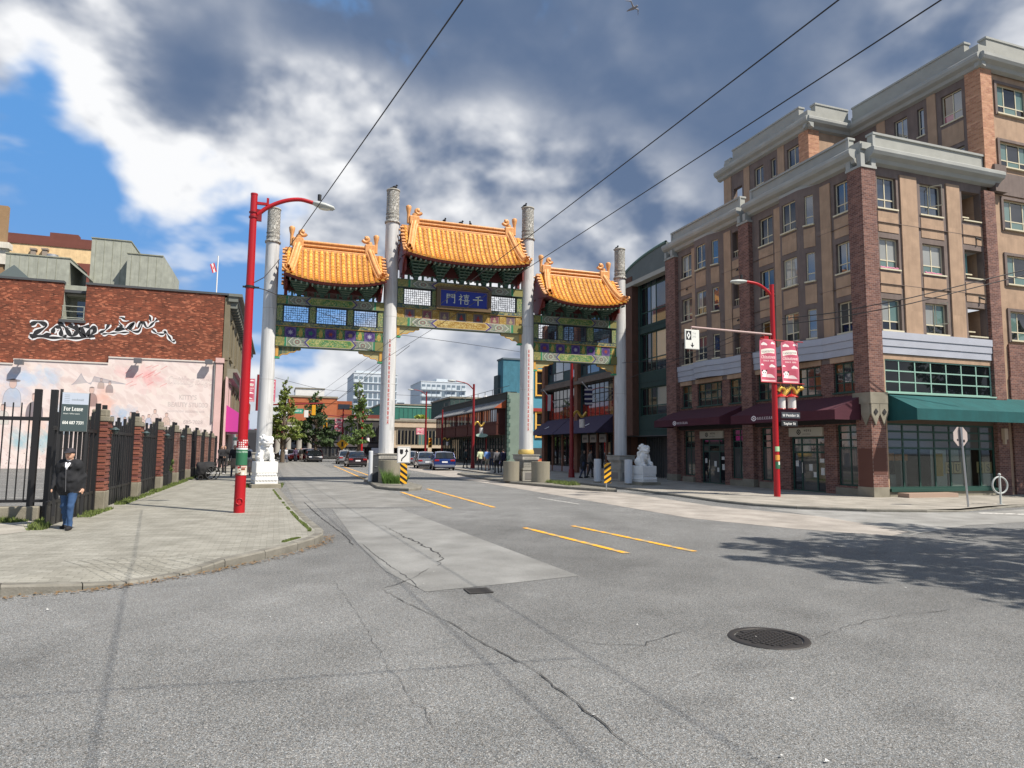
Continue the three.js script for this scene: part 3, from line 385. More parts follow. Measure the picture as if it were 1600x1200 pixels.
{ const b = partW(gate, 'name_board', plate(7.6, 10.16, 9.0, 9.92, GZ + 0.3, GZ + 0.34), std(0xffffff, 0.5, { map: boardT })); partW(b, 'board_frame', [bx(7.42, 7.6, 8.86, 10.04, GZ + 0.14, GZ + 0.42), bx(10.16, 10.34, 8.86, 10.04, GZ + 0.14, GZ + 0.42), bx(7.6, 10.16, 9.92, 10.04, GZ + 0.14, GZ + 0.42), bx(7.6, 10.16, 8.86, 9.0, GZ + 0.14, GZ + 0.42), bx(7.5, 10.26, 8.95, 9.97, GZ + 0.12, GZ + 0.28)], lin(0.12, 0.075, 0.03, 0.5)); }
// roofs
const tileM = std(0xffffff, 0.32, { map: tex(256, 256, (x, y) => { const a = fbm(x / 24, y / 24, 4, 501) - 0.5, s = (h2(x >> 3, y >> 4, 503) - 0.5) * 26; const d = fbm(x / 60 + 3, y / 90, 5, 507) > 0.6 ? -34 : 0; return [234 + a * 50 + s + d * 0.7, 176 + a * 56 + s + d * 0.7, 86 + a * 50 + s * 0.6 + d * 0.5]; }, true, [1, 1]) });
const tileMs = [0xffffff, 0xf0ece6, 0xe4dcd0, 0xfff4e4].map(c => std(c, 0.36, { map: tileM.map }));
const ridgeM = std(0xffffff, 0.4, { map: tex(256, 64, (x, y) => { const a = fbm(x / 20, y / 20, 4, 505) - 0.5, j = x % 64 < 2 ? -50 : 0; return [214 + a * 40 + j, 156 + a * 50 + j, 98 + a * 40 + j]; }, true, [1, 4]) });
const gapM = lin(0.34, 0.13, 0.03, 0.6), fasciaM = lin(0.16, 0.022, 0.018, 0.5), soffitM = lin(0.08, 0.014, 0.014, 0.7);  // pan tiles and ridge core: shade between the tiles darkened into their colour
function roof(x0, x1, yr, yc, lift, rows, rx0, rx1, nb, yBeam) {
  const xm = (x0 + x1) / 2, hw = (x1 - x0) / 2, D = 1.62, R = partW(gate, 'roof', bx(rx0, rx1, yr - 0.56, yr - 0.46, GZ - 0.16, GZ + 0.16), ridgeM);
  const ye = x => yc + lift * Math.pow(Math.abs((x - xm) / hw), 2.6), yTop = yr - 0.42;
  const S = (x, t, s) => V(x, yTop - (yTop - ye(x)) * (1 - Math.pow(1 - t, 1.42)), GZ + s * (0.06 + (D - 0.06) * t));
  for (const s of [1, -1]) {
    // flat pan tiles below the barrels, fascia and soffit
    const pan = [], fas = [], sof = [], n = 24, tri = (o, a, b, c, d) => o.push(a, b, c, a, c, d);
    for (let i = 0; i < n; i++) { const a = mix(x0, x1, i / n), b = mix(x0, x1, (i + 1) / n); for (let k = 0; k < 8; k++) tri(pan, S(a, k / 8, s), S(b, k / 8, s), S(b, (k + 1) / 8, s), S(a, (k + 1) / 8, s)); const dn = V(0, -0.11, -0.05 * s), q = V(0, 0.01, 0.01 * s); tri(fas, S(a, 1, s).add(q), S(b, 1, s).add(q), S(b, 1, s).add(dn), S(a, 1, s).add(dn)); tri(sof, S(a, 1, s).add(dn), S(b, 1, s).add(dn), V(b, ye(b) + 0.12, GZ + s * 0.15), V(a, ye(a) + 0.12, GZ + s * 0.15)); }
    const mk = o => { const g = new THREE.BufferGeometry(); g.setAttribute('position', new THREE.Float32BufferAttribute(o.flatMap(v => v.toArray()), 3)); g.computeVertexNormals(); return muv(g); };
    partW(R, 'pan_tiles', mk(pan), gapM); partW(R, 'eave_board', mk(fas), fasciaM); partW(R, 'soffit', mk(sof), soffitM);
    const nt = 11, sp = (x1 - x0 - 0.1) / rows;
    for (let r = 0; r < rows; r++) {
      const x = x0 + 0.05 + sp * (r + 0.5), rad = sp * 0.36, pos = [], T0 = 0.04;
      for (let k = 0; k < nt; k++) {
        const t0 = mix(T0, 1.015, k / nt), t1 = mix(T0, 1.015, (k + 1) / nt), p0 = S(x, Math.min(t0, 1), s), p1 = S(x, Math.min(t1, 1), s); if (t1 > 1) p1.z += s * 0.03;
        const ring = (p, q) => Array.from({ length: 7 }, (_, a) => { const th = Math.PI * a / 6; return V(p.x + Math.cos(th) * q, p.y + Math.sin(th) * q * 0.95 + 0.01, p.z + s * Math.sin(th) * q * 0.35); });
        const A = ring(p0, rad * 0.8), B = ring(p1, rad * 1.1); for (let a = 0; a < 6; a++) pos.push(A[a], B[a], B[a + 1], A[a], B[a + 1], A[a + 1]);
        const C = ring(p1, rad * 0.8); for (let a = 0; a < 6; a++) pos.push(B[a], C[a], C[a + 1], B[a], C[a + 1], B[a + 1]);
        if (k === nt - 1) for (let a = 0; a < 6; a++) pos.push(p1, C[a + 1], C[a]);
      }
      partW(R, 'tile_row', mk(pos), tileMs[Math.floor(h2(r, Math.round(x0 * 7), s + 3) * 4)]);
    }
    for (let r = 0; r < rows * 2; r++) { const x = x0 + 0.1 + (x1 - x0 - 0.2) * (r + 0.5) / (rows * 2); if (r % 2) partW(R, 'rafter_end', bx(x - 0.035, x + 0.035, ye(x) - 0.2, ye(x) - 0.12, GZ + s * (D - 0.4), GZ + s * (D - 0.09)), lin(0.2, 0.26, 0.2, 0.6)); }
  }
  // ridge: three stacked mouldings
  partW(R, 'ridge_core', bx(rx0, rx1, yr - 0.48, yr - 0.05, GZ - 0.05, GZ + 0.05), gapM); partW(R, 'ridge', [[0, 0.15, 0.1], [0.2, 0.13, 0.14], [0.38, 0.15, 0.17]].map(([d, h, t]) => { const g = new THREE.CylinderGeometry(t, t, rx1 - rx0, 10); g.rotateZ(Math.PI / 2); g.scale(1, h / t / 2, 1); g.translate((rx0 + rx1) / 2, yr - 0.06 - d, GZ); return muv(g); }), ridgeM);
  // hips running down to the corners, gable verge tiles and the scrolled end ornaments
  for (const d of [-1, 1]) {
    const xr = d < 0 ? rx0 : rx1, xe = d < 0 ? x0 : x1;
    for (const s of [1, -1]) {
      const P = t => { const x = mix(xr - d * 0.0, xe - d * 0.26, Math.pow(t, 0.8)); const p = S(x, t * 0.86, s); p.y += 0.17 - 0.03 * t; return p; };
      const pts = Array.from({ length: 8 }, (_, k) => P(k / 7)); pts.push(pts[7].clone().add(V(d * 0.1, 0.04, s * 0.16)));
      partW(R, 'hip_ridge', [tube(pts.map(p => p.clone().add(V(0, 0.08, 0))), 0.11, 20, 8), tube(pts.map(p => p.clone().add(V(d * 0.09, -0.06, 0))), 0.1, 20, 6), tube(pts.map(p => p.clone().add(V(-d * 0.09, -0.06, 0))), 0.09, 20, 6), tube(pts.map(p => p.clone().add(V(d * 0.13, 0.14, 0))), 0.05, 20, 6)], ridgeM);
      const e = S(xe, 1, s); partW(R, 'corner_ornament', [tube([e.clone().add(V(-d * 0.3, 0.08, -s * 0.3)), e.clone().add(V(-d * 0.1, 0.1, -s * 0.05)), e.clone().add(V(d * 0.06, 0.2, s * 0.08)), e.clone().add(V(d * 0.02, 0.27, s * 0.03))], 0.06, 10, 6)], ridgeM);
      for (let k = 0; k < 9; k++) { const q = S(xe - d * 0.02, 0.1 + 0.1 * k, s), g = new THREE.CylinderGeometry(0.055, 0.055, 0.2, 8); g.rotateZ(Math.PI / 2); g.translate(q.x + d * 0.02, q.y + 0.05, q.z); partW(R, 'verge_tile', g, ridgeM); }
    }
    // gable board under the verge
    partW(R, 'gable_board', (() => { const pr = [[-D, ye(xe) - 0.1]]; for (let k = 8; k >= 0; k--) { const q = S(xe, k / 8, -1); pr.push([q.z - GZ, q.y - 0.02]); } for (let k = 0; k <= 8; k++) { const q = S(xe, k / 8, 1); pr.push([q.z - GZ, q.y - 0.02]); } pr.push([D, ye(xe) - 0.1], [D * 0.55, ye(xe) - 0.05], [0.25, ye(xe) - 0.75], [-0.25, ye(xe) - 0.75], [-D * 0.55, ye(xe) - 0.05]); const g = prism(pr.map(p => [-p[0], p[1]]), 0.06); g.rotateY(Math.PI / 2); g.translate(xe - (d > 0 ? 0.1 : -0.04), 0, GZ); return muv(g); })(), fasciaM);
    const ox = xr + d * 0.05;
    const c = []; for (let k = 0; k <= 16; k++) { const a = k / 16 * 4.9, q = 0.19 - 0.008 * k; c.push(V(ox - d * (0.2 - q * Math.sin(a - 1.2)), yr + 0.4 - q * Math.cos(a - 1.2), GZ)); }
    partW(R, 'ridge_dragon', [rbx(ox - 0.26, ox + 0.26, yr - 0.38, yr + 0.1, GZ - 0.15, GZ + 0.15, 0.05), tube([V(ox, yr - 0.05, GZ), V(ox - d * 0.02, yr + 0.12, GZ), V(ox - d * 0.06, yr + 0.22, GZ)], 0.14, 8, 8), tube(c, 0.085, 24, 7), ball(0.1, ox - d * 0.2, yr + 0.42, GZ, 10)], ridgeM);
    partW(R, 'finial', moved(lathe([[0.08, yr - 0.3], [0.08, yr + 0.1], [0.08, yr + 0.22], [0.13, yr + 0.42], [0.15, yr + 0.58], [0.09, yr + 0.64], [0, yr + 0.65]], 12), ox + d * 0.3, 0, GZ), ridgeM);
  }
  // bracket clusters between beam and eaves, dark boards behind them
  const h = yc - yBeam;
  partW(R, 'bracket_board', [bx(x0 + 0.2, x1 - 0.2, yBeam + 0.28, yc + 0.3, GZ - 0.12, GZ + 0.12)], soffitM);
  for (let k = 0; k < nb; k++) {
    const x = mix(x0 + 0.2, x1 - 0.2, (k + 0.5) / nb), w = (x1 - x0 - 0.4) / nb, list = [], edge = [];
    for (let l = 0; l < 6; l++) { const y = yBeam + 0.16 + l * (h - 0.05) / 6, q = 0.13 + l * 0.055 * w, zz = 0.16 + l * 0.2; list.push(bx(x - q, x + q, y, y + 0.055, GZ - zz, GZ + zz)); for (const a of [-1, 0, 1]) for (const s of [1, -1]) list.push(bx(x + a * q - 0.04, x + a * q + 0.04, y + 0.055, y + (h - 0.05) / 6, GZ + s * (zz - 0.09), GZ + s * zz)); edge.push(bx(x - q, x + q, y + 0.004, y + 0.02, GZ + zz, GZ + zz + 0.006)); }
    list.push(bx(x - 0.1, x + 0.1, yBeam + 0.03, yBeam + 0.17, GZ - 0.17, GZ + 0.17)); for (const a of [-0.3, 0.3]) list.push(bx(x + a * w - 0.045, x + a * w + 0.045, yBeam + 0.03, yBeam + 0.3, GZ - 0.1, GZ + 0.1));
    const c = partW(R, 'bracket_cluster', list, darkTimber); void c; partW(R, 'bracket_edging', edge, lin(0.3, 0.34, 0.27, 0.6));
  }
  for (const x of [x0 + 0.14, x1 - 0.14]) partW(R, 'corner_pendant', [bx(x - 0.06, x + 0.06, yBeam + 0.02, ye(x) - 0.1, GZ + 0.1, GZ + 0.22), bx(x - 0.06, x + 0.06, yBeam + 0.02, ye(x) - 0.1, GZ - 0.22, GZ - 0.1), bx(x - 0.03, x + 0.03, yBeam + 0.3, ye(x) - 0.12, GZ - 0.9, GZ + 0.9)], fasciaM);
}
roof(-0.02, 4.68, 11.8, 9.42, 0.36, 18, 0.62, 3.98, 4, 8.985);
roof(13.0, 17.72, 11.72, 9.42, 0.36, 18, 13.62, 17.02, 4, 8.985);
roof(5.58, 12.05, 13.58, 11.02, 0.32, 26, 6.28, 11.36, 5, 10.305);
// concrete planters and posts at the columns' feet
const planterP = onGround(841, 753, 0.12);
const planter = (x, z, r, h, label, mat, group) => { const t = thing('planter_drum', label, 'planter', [x, 0.12, z], { group }); part(t, 'drum', lathe([[0, h - 0.02], [r - 0.06, h - 0.02], [r - 0.05, h], [r - 0.01, h], [r, h - 0.015], [r * 0.985, 0.02], [r * 0.98, 0], [0, 0]], 36), mat); part(t, 'soil', cyl(r * 0.7, r * 0.7, h - 0.02, h + 0.004, 0, 0, 20), lin(0.12, 0.11, 0.09, 0.95)); return t; };
planter(12.62, -32.2, 0.47, 1.02, 'wide plain concrete drum before the gate column with the gilt collar', concM);
planter(11.5, -33.5, 0.42, 1.0, 'narrow shaded concrete drum beside the gate column with the gilt collar', concM);
planter(5.05, -32.45, 0.5, 1.05, 'concrete drum with green weeds at its foot under the gate column', concM);
// ---------------------------------------------------------------- building kit
const brickTex = (mortar, bricks, seed, amp = 20) => tex(512, 512, (x, y) => {
  const row = Math.floor(y / 32), xx = (x + (row % 2) * 32) % 512, col = Math.floor(xx / 64), jx = xx % 64, jy = y % 32, a = (fbm(x / 40, y / 40, 4, seed, 0) - 0.5) * 26 + (h2(x, y, seed) - 0.5) * 14;
  if (jx < 4 || jy < 4) return mortar.map(c => c + a * 0.7); const t = h2(col, row, seed + 1), t2 = (h2(col, row, seed + 2) - 0.5) * amp * 2, b = bricks[Math.floor(t * bricks.length)]; return b.map(c => c + t2 + a);
}, true, [1 / 1.72, 1 / 1.2]);
const brickBump = tex(512, 512, grey((x, y) => { const row = Math.floor(y / 32), xx = (x + (row % 2) * 32) % 512; return (xx % 64 < 4 || y % 32 < 4) ? 60 : 190 + (h2(x, y, 9) - 0.5) * 50; }), false, [1 / 1.72, 1 / 1.2]);
const brickRedM = std(0xffffff, 0.9, { map: brickTex([146, 130, 120], [[120, 84, 74], [110, 76, 68], [130, 92, 80], [104, 72, 66]], 701, 10), bumpMap: brickBump, bumpScale: 0.008 });
const brickTanM = std(0xffffff, 0.9, { map: brickTex([176, 150, 126], [[182, 134, 104], [172, 122, 96], [190, 142, 112]], 705, 8), bumpMap: brickBump, bumpScale: 0.006 });
const plainMaps = [0, 1, 2].map(k => k === 1 ? tex(1024, 1024, (x, y) => { const a = fbm(x / 100, y / 100, 5, 721, 0) - 0.5, st = fbm(x / 22, y / 240, 5, 722, 0) - 0.5, f = (h2(x, y, 723) - 0.5) * 8, v = 208 + a * 40 + st * 22 + f; return [v, v, v - 2]; }, true, [0.27, 0.27]) : mottle([214, 214, 214], 12, 711 + k, 5)), linOf = v => { v /= 255; return v <= 0.04045 ? v / 12.92 : Math.pow((v + 0.055) / 1.055, 2.4); };
const stuccoM = (r, g, b, s) => { const m = std(0xffffff, 0.92, { map: plainMaps[s % 3], bumpMap: grainBump, bumpScale: 0.004 }), k = linOf(214); m.color.setRGB(linOf(r) / k, linOf(g) / k, linOf(b) / k); return m; };
const tanM = stuccoM(172, 145, 122, 712), mauveM = stuccoM(118, 105, 100, 712), bandM = stuccoM(172, 176, 186, 713), parapetM = stuccoM(160, 161, 154, 714), corniceM = stuccoM(164, 166, 161, 716);
const glass = (r, g, b, o = {}) => { const m = phys(0xffffff, o.rough ?? 0.03, { ior: o.ior ?? 2.1, metalness: 0 }); m.color.setRGB(r, g, b); return m; };
const glassDark = glass(0.012, 0.014, 0.018), glassCurtain = glass(0.30, 0.31, 0.29), glassGreen = glass(0.12, 0.2, 0.18), glassBlue = glass(0.02, 0.035, 0.06, { ior: 2.6 }), glassWarm = glass(0.12, 0.06, 0.02), glassShop = glass(0.09, 0.09, 0.085, { ior: 1.7 });
const creamFrame = std(0xcfc7ac, 0.6), darkFrame = lin(0.02, 0.028, 0.028, 0.5), greenFrame = std(0x8fb3a4, 0.55), greenDark = lin(0.015, 0.06, 0.045, 0.55);
const geoCache = {};
function face(group, p0, p1) {
  const a = V(p0[0], p0[1], p0[2]), b = V(p1[0], p1[1], p1[2]), U = b.clone().sub(a), L = U.length(); U.normalize(); const Y = V(0, 1, 0), N = U.clone().cross(Y);
  return { group, o: a.sub(group.position), U, N, L, q: new THREE.Quaternion().setFromRotationMatrix(new THREE.Matrix4().makeBasis(U, Y, N)) };
}
function fpart(F, name, geo, mat, u = 0, v = 0, n = 0, o = {}) { const m = part(F.group, name, geo, mat, o); m.quaternion.copy(F.q); m.position.copy(F.o).addScaledVector(F.U, u).addScaledVector(V(0, 1, 0), v).addScaledVector(F.N, n); return m; }
function wallWith(F, name, u0, u1, v0, v1, holes, mat, t = 0.28, n = 0) {   // a slab with real openings
  const s = shapeOf([[u0, v0], [u1, v0], [u1, v1], [u0, v1]]); for (const [a, b, c, d] of holes) { const h = new THREE.Path(); h.moveTo(a, c); h.lineTo(b, c); h.lineTo(b, d); h.lineTo(a, d); h.closePath(); s.holes.push(h); }
  const g = new THREE.ExtrudeGeometry(s, { depth: t, bevelEnabled: false }); g.translate(0, 0, -t); return fpart(F, name, muv(g), mat, 0, 0, n);
}
// window: frame of bars with cols x rows panes (row heights as shares from the bottom), each pane its own mesh, a sill below
function windowOf(F, u0, u1, v0, v1, o = {}) {
  const w = u1 - u0, h = v1 - v0, cols = o.cols ?? [0.5, 0.5], rows = o.rows ?? [0.3, 0.7], b = o.bar ?? 0.045, ob = o.edge ?? b, key = [w.toFixed(2), h.toFixed(2), cols.join(), rows.join(), b, ob].join('|');
  if (!geoCache[key]) {
    const fr = [bx(-w / 2, -w / 2 + ob, 0, h, -0.03, 0.03), bx(w / 2 - ob, w / 2, 0, h, -0.03, 0.03), bx(-w / 2 + ob, w / 2 - ob, 0, ob, -0.03, 0.03), bx(-w / 2 + ob, w / 2 - ob, h - ob, h, -0.03, 0.03)], cells = [];
    let x = 0; const xs = [0, ...cols.map(c => x += c * w)]; let y = 0; const ys = [0, ...rows.map(c => y += c * h)];
    for (let i = 1; i < xs.length - 1; i++) fr.push(bx(-w / 2 + xs[i] - b / 2, -w / 2 + xs[i] + b / 2, ob, h - ob, -0.026, 0.026));
    for (let j = 1; j < ys.length - 1; j++) fr.push(bx(-w / 2 + ob, w / 2 - ob, ys[j] - b / 2, ys[j] + b / 2, -0.022, 0.022));
    for (let i = 0; i < xs.length - 1; i++) for (let j = 0; j < ys.length - 1; j++) cells.push(bx(-w / 2 + xs[i] + b * 0.3, -w / 2 + xs[i + 1] - b * 0.3, ys[j] + b * 0.3, ys[j + 1] - b * 0.3, -0.006, 0.006));
    geoCache[key] = { fr: join(fr), cells, sill: bx(-w / 2 - 0.05, w / 2 + 0.05, -0.06, 0, -0.05, 0.2) };
  }
  const G = geoCache[key], m = fpart(F, 'window', G.fr, o.frame ?? creamFrame, (u0 + u1) / 2, v0, -(o.deep ?? 0.15));
  G.cells.forEach((c, k) => part(m, 'pane', c, Array.isArray(o.glass) ? o.glass[k % o.glass.length] : (o.glass ?? glassDark)));
  if (o.sill !== false) part(m, 'sill', G.sill, o.sillM ?? creamFrame);
  return m;
}
const rr = rng(77), paperM = std(0xd2d2cc, 0.8);
const pickGlass = () => { const k = rr(); return k < 0.4 ? glassDark : k < 0.55 ? glassBlue : k < 0.7 ? [glassDark, glassCurtain, glassDark, glassShop] : k < 0.8 ? [glassShop, glassWarm, glassDark, glassDark] : k < 0.9 ? [glassDark, glassShop, glassBlue, glassShop] : glassCurtain; };

// ---------------------------------------------------------------- corner block with the awnings
const XT0 = 28.42, XA = 21.5, ZB = -20.2, ROW = [[11.52, 12.83], [9.04, 10.29], [6.57, 7.82]];
const block = thing('corner_building', 'tan stucco and red brick apartment block with maroon and green awnings', 'building', [XA, RH, ZB]);
{
  const FA = face(block, [XA, 0, -34.3], [XA, 0, ZB]), uA = z => z + 34.3;
  const FB = face(block, [XA, 0, ZB], [29.2, 0, ZB]), uB = x => x - XA;
  // street face
  const cols = [['a', -21.62, -20.75], ['d', -26.3, -25.35], ['h', -32.97, -31.93]], opens = [[-28.33, -27.58]];
  const holes = []; for (const [v0, v1] of ROW) { for (const [, a, b] of cols) holes.push([uA(a), uA(b), v0, v1]); for (const [a, b] of opens) holes.push([uA(a), uA(b), v0, v1]); }
  const bays = [[-24.75, -24.5, -23.35, -22.4], [-31.45, -31.2, -30.05, -29.1]];
  wallWith(FA, 'wall', 0, 14.1, 5.4, 13.3, holes, mauveM);
  for (const [v0, v1] of ROW) { for (const [, a, b] of cols) windowOf(FA, uA(a), uA(b), v0, v1, { glass: pickGlass() }); for (const [a, b] of opens) { fpart(FA, 'balcony_recess', [bx(uA(a) - 0.05, uA(b) + 0.05, v0 - 0.05, v1 + 0.05, -1.25, -1.2), bx(uA(a) - 0.05, uA(a), v0 - 0.05, v1 + 0.05, -1.2, -0.28), bx(uA(b), uA(b) + 0.05, v0 - 0.05, v1 + 0.05, -1.2, -0.28), bx(uA(a), uA(b), v0 - 0.05, v0, -1.2, -0.28), bx(uA(a), uA(b), v1, v1 + 0.05, -1.2, -0.28)], tanM, 0, 0, 0); fpart(FA, 'railing', [bx(uA(a), uA(b), v0 + 0.3, v0 + 0.34, -0.12, -0.08), ...Array.from({ length: 5 }, (_, k) => bx(uA(a) + 0.1 + k * 0.14, uA(a) + 0.12 + k * 0.14, v0, v0 + 0.3, -0.11, -0.09))], creamFrame); } }
  for (const [a0, a1, a2, a3] of bays) {   // shallow canted bay with a wide and a narrow window per storey
    const X1 = XA - 0.32, f1 = face(block, [XA, 0, a0], [X1, 0, a1]), f2 = face(block, [X1, 0, a1], [X1, 0, a2]), f3 = face(block, [X1, 0, a2], [XA, 0, a3]);
    wallWith(f1, 'bay_wall', 0, f1.L, 6.45, 13.2, [], mauveM, 0.06);
    wallWith(f2, 'bay_wall', 0, f2.L, 6.45, 13.2, ROW.map(([p, q]) => [0.16, f2.L - 0.14, p, q]), mauveM, 0.2); wallWith(f3, 'bay_wall', 0, f3.L, 6.45, 13.2, ROW.map(([p, q]) => [0.3, 0.7, p, q]), mauveM, 0.2);
    for (const [p, q] of ROW) { windowOf(f2, 0.16, f2.L - 0.14, p, q, { glass: pickGlass(), deep: 0.1 }); windowOf(f3, 0.3, 0.7, p, q, { cols: [1], rows: [0.28, 0.72], glass: glassBlue, deep: 0.1 }); }
    for (let k = 0; k < 2; k++) { const y0 = ROW[k + 1][1] + 0.24, y1 = ROW[k][0] - 0.16; fpart(f2, 'spandrel_panel', bx(0.14, f2.L - 0.12, y0, y1, 0, 0.02), tanM); fpart(f3, 'spandrel_panel', bx(0.24, 0.76, y0, y1, 0, 0.02), tanM); }
    const pl = [[XA, a0], [X1, a1], [X1, a2], [XA, a3]];
    partW(block, 'bay_soffit', (() => { const g = new THREE.ExtrudeGeometry(shapeOf(pl.map(p => [p[0], -p[1]])), { depth: 0.12, bevelEnabled: false }); g.rotateX(-Math.PI / 2); g.translate(0, 13.2, 0); return muv(g); })(), corniceM);
    // band swells round the bay
    for (const [f, e0, e1] of [[f1, -0.05, 0.03], [f2, -0.02, 0.02], [f3, -0.03, 0.1]]) for (let b = 0; b < 3; b++) fpart(f, 'band_board', bx(e0, f.L + e1, 5.62 + b * 0.29, 5.9 + b * 0.29, 0, 0.1 + b * 0.03), bandM);
  }
  for (const [a, b] of [[-22.36, -21.8], [-25.2, -24.8], [-28.98, -28.42], [-31.88, -31.5]]) fpart(FA, 'tan_pilaster', bx(uA(a), uA(b), 6.5, 13.0, 0, 0.05), tanM);
  for (const [a, b] of [[-21.62, -20.75], [-26.3, -25.35], [-28.33, -27.58], [-32.97, -31.93]]) for (let k = 0; k < 2; k++) fpart(FA, 'spandrel_panel', bx(uA(a) - 0.03, uA(b) + 0.03, ROW[k + 1][1] + 0.24, ROW[k][0] - 0.16, 0, 0.02), tanM);
  for (const z of [-27.95, -32.4]) for (const y of [8.3, 10.85]) fpart(FA, 'overflow_pipe', rod(V(uA(z), y, 0), V(uA(z) + 0.12, y - 0.1, 0.16), 0.04, 8), lin(0.06, 0.06, 0.06)); for (const y of [8.3, 10.85]) fpart(FB, 'overflow_pipe', rod(V(uB(27.6), y, 0), V(uB(27.75), y - 0.12, 0.16), 0.04, 8), lin(0.06, 0.06, 0.06)); for (const y of [8.4, 10.9]) { fpart(FA, 'expansion_joint', bx(0.9, 13.6, y, y + 0.015, 0.0, 0.056), mauveM); fpart(FB, 'expansion_joint', bx(0.6, 6.5, y, y + 0.015, 0.0, 0.066), mauveM); }
  // brick piers
  const pierM = brickRedM;
  for (const [a, b, top] of [[-27.56, -26.78, 12.9], [-34.3, -33.3, 12.9]]) { fpart(FA, 'brick_pier', bx(uA(a), uA(b), 0.45, top, -0.02, 0.24), pierM); fpart(FA, 'pier_base', bx(uA(a) - 0.02, uA(b) + 0.02, -0.05, 0.45, -0.02, 0.27), concM); fpart(FA, 'pier_capital', [bx(uA(a) - 0.03, uA(b) + 0.03, top, top + 0.1, -0.02, 0.3), bx(uA(a) + 0.08, uA(a) + 0.28, top + 0.1, 13.35, -0.02, 0.34), bx(uA(b) - 0.28, uA(b) - 0.08, top + 0.1, 13.35, -0.02, 0.34)], corniceM); }
  partW(block, 'brick_pier', bx(XA - 0.22, XA + 0.5, 0.45, 12.95, ZB - 0.5, ZB + 0.22), pierM); partW(block, 'pier_base', bx(XA - 0.24, XA + 0.52, -0.05, 0.45, ZB - 0.52, ZB + 0.24), concM);
  partW(block, 'pier_capital', [bx(XA - 0.26, XA + 0.54, 12.95, 13.05, ZB - 0.54, ZB + 0.26), bx(XA - 0.24, XA - 0.04, 13.05, 13.5, ZB + 0.04, ZB + 0.24), bx(XA + 0.3, XA + 0.52, 13.05, 13.5, ZB + 0.02, ZB + 0.24), bx(XA - 0.24, XA - 0.02, 13.05, 13.5, ZB - 0.52, ZB - 0.3)], corniceM);
  { const cap = partW(block, 'pier_collar', bx(XA - 0.3, XA + 0.56, 3.62, 4.05, ZB - 0.56, ZB + 0.3), concM); const wedge = (w) => { const g = prism([[-w, 0], [w, 0], [w, -0.42], [0, -0.85], [-w, -0.42]], 0.05); return g; }; const g1 = wedge(0.2); g1.translate(XA - 0.06, 3.64, ZB + 0.24); partW(cap, 'keystone', muv(g1), concM); const g3 = wedge(0.2); g3.translate(XA + 0.36, 3.64, ZB + 0.24); partW(cap, 'keystone', muv(g3), concM); const g2 = wedge(0.2); g2.rotateY(-Math.PI / 2); g2.translate(XA - 0.24, 3.64, ZB + 0.02); partW(cap, 'keystone', muv(g2), concM); for (const x of [XA - 0.06, XA + 0.36]) { const d = prism([[0, -0.12], [0.1, 0], [0, 0.12], [-0.1, 0]], 0.03); d.translate(x, 3.3, ZB + 0.29); partW(cap, 'diamond', d, lin(0.03, 0.03, 0.03)); } }
  partW(block, 'plain_render', [bx(XA - 0.225, XA - 0.221, 0.45, 1.9, ZB - 0.46, ZB + 0.2), bx(XA - 0.2, XA + 0.44, 0.92, 1.95, ZB + 0.221, ZB + 0.226)], lin(0.11, 0.045, 0.032, 0.8));
  // band over the mezzanine
  for (const [a, b] of [[-33.3, -31.4], [-29.15, -27.56], [-26.78, -24.7], [-22.45, -20.72]]) for (let k = 0; k < 3; k++) fpart(FA, 'band_board', bx(uA(a), uA(b), 5.62 + k * 0.29, 5.9 + k * 0.29, 0, 0.1 + k * 0.03), bandM);
  // mezzanine and shop floor of the street face
  const mez = [[-33.1, -32.15], [-31.6, -29.43], [-28.82, -27.65], [-26.7, -25.5], [-24.05, -22.7], [-22.0, -20.75]];
  wallWith(FA, 'mezzanine_wall', 0, 14.1, 3.3, 5.4, mez.map(([a, b]) => [uA(a), uA(b), 4.16, 5.36]), brickRedM, 0.28, -0.02); for (const [a, b] of mez) { const n = Math.round((b - a) / 0.5); windowOf(FA, uA(a), uA(b), 4.16, 5.36, { cols: Array(n).fill(1 / n), rows: [0.33, 0.33, 0.34], frame: greenDark, glass: [glassDark, glassDark, glassWarm, glassDark, glassBlue, glassDark, glassCurtain].slice(0, 5 + (n % 3)), sillM: greenDark }); fpart(FA, 'head_board', bx(uA(a) - 0.1, uA(b) + 0.1, 5.38, 5.6, 0, 0.05), tanM); }
  const shops = [[-32.95, -31.9, 0.43, 2.86], [-31.35, -29.3, 0.0, 2.4], [-28.75, -27.62, 0.43, 2.86], [-26.55, -25.35, 0.43, 2.86], [-24.6, -22.6, 0.0, 2.4], [-21.95, -20.75, 0.43, 2.86]];
  wallWith(FA, 'shop_wall', 0, 14.1, 0, 3.3, shops.map(([a, b, c, d]) => [uA(a), uA(b), c, d]), brickRedM);
  for (const [a, b] of shops.filter(s => s[2] > 0)) fpart(FA, 'stall_riser', bx(uA(a), uA(b), 0, 0.36, 0, 0.12), concM);
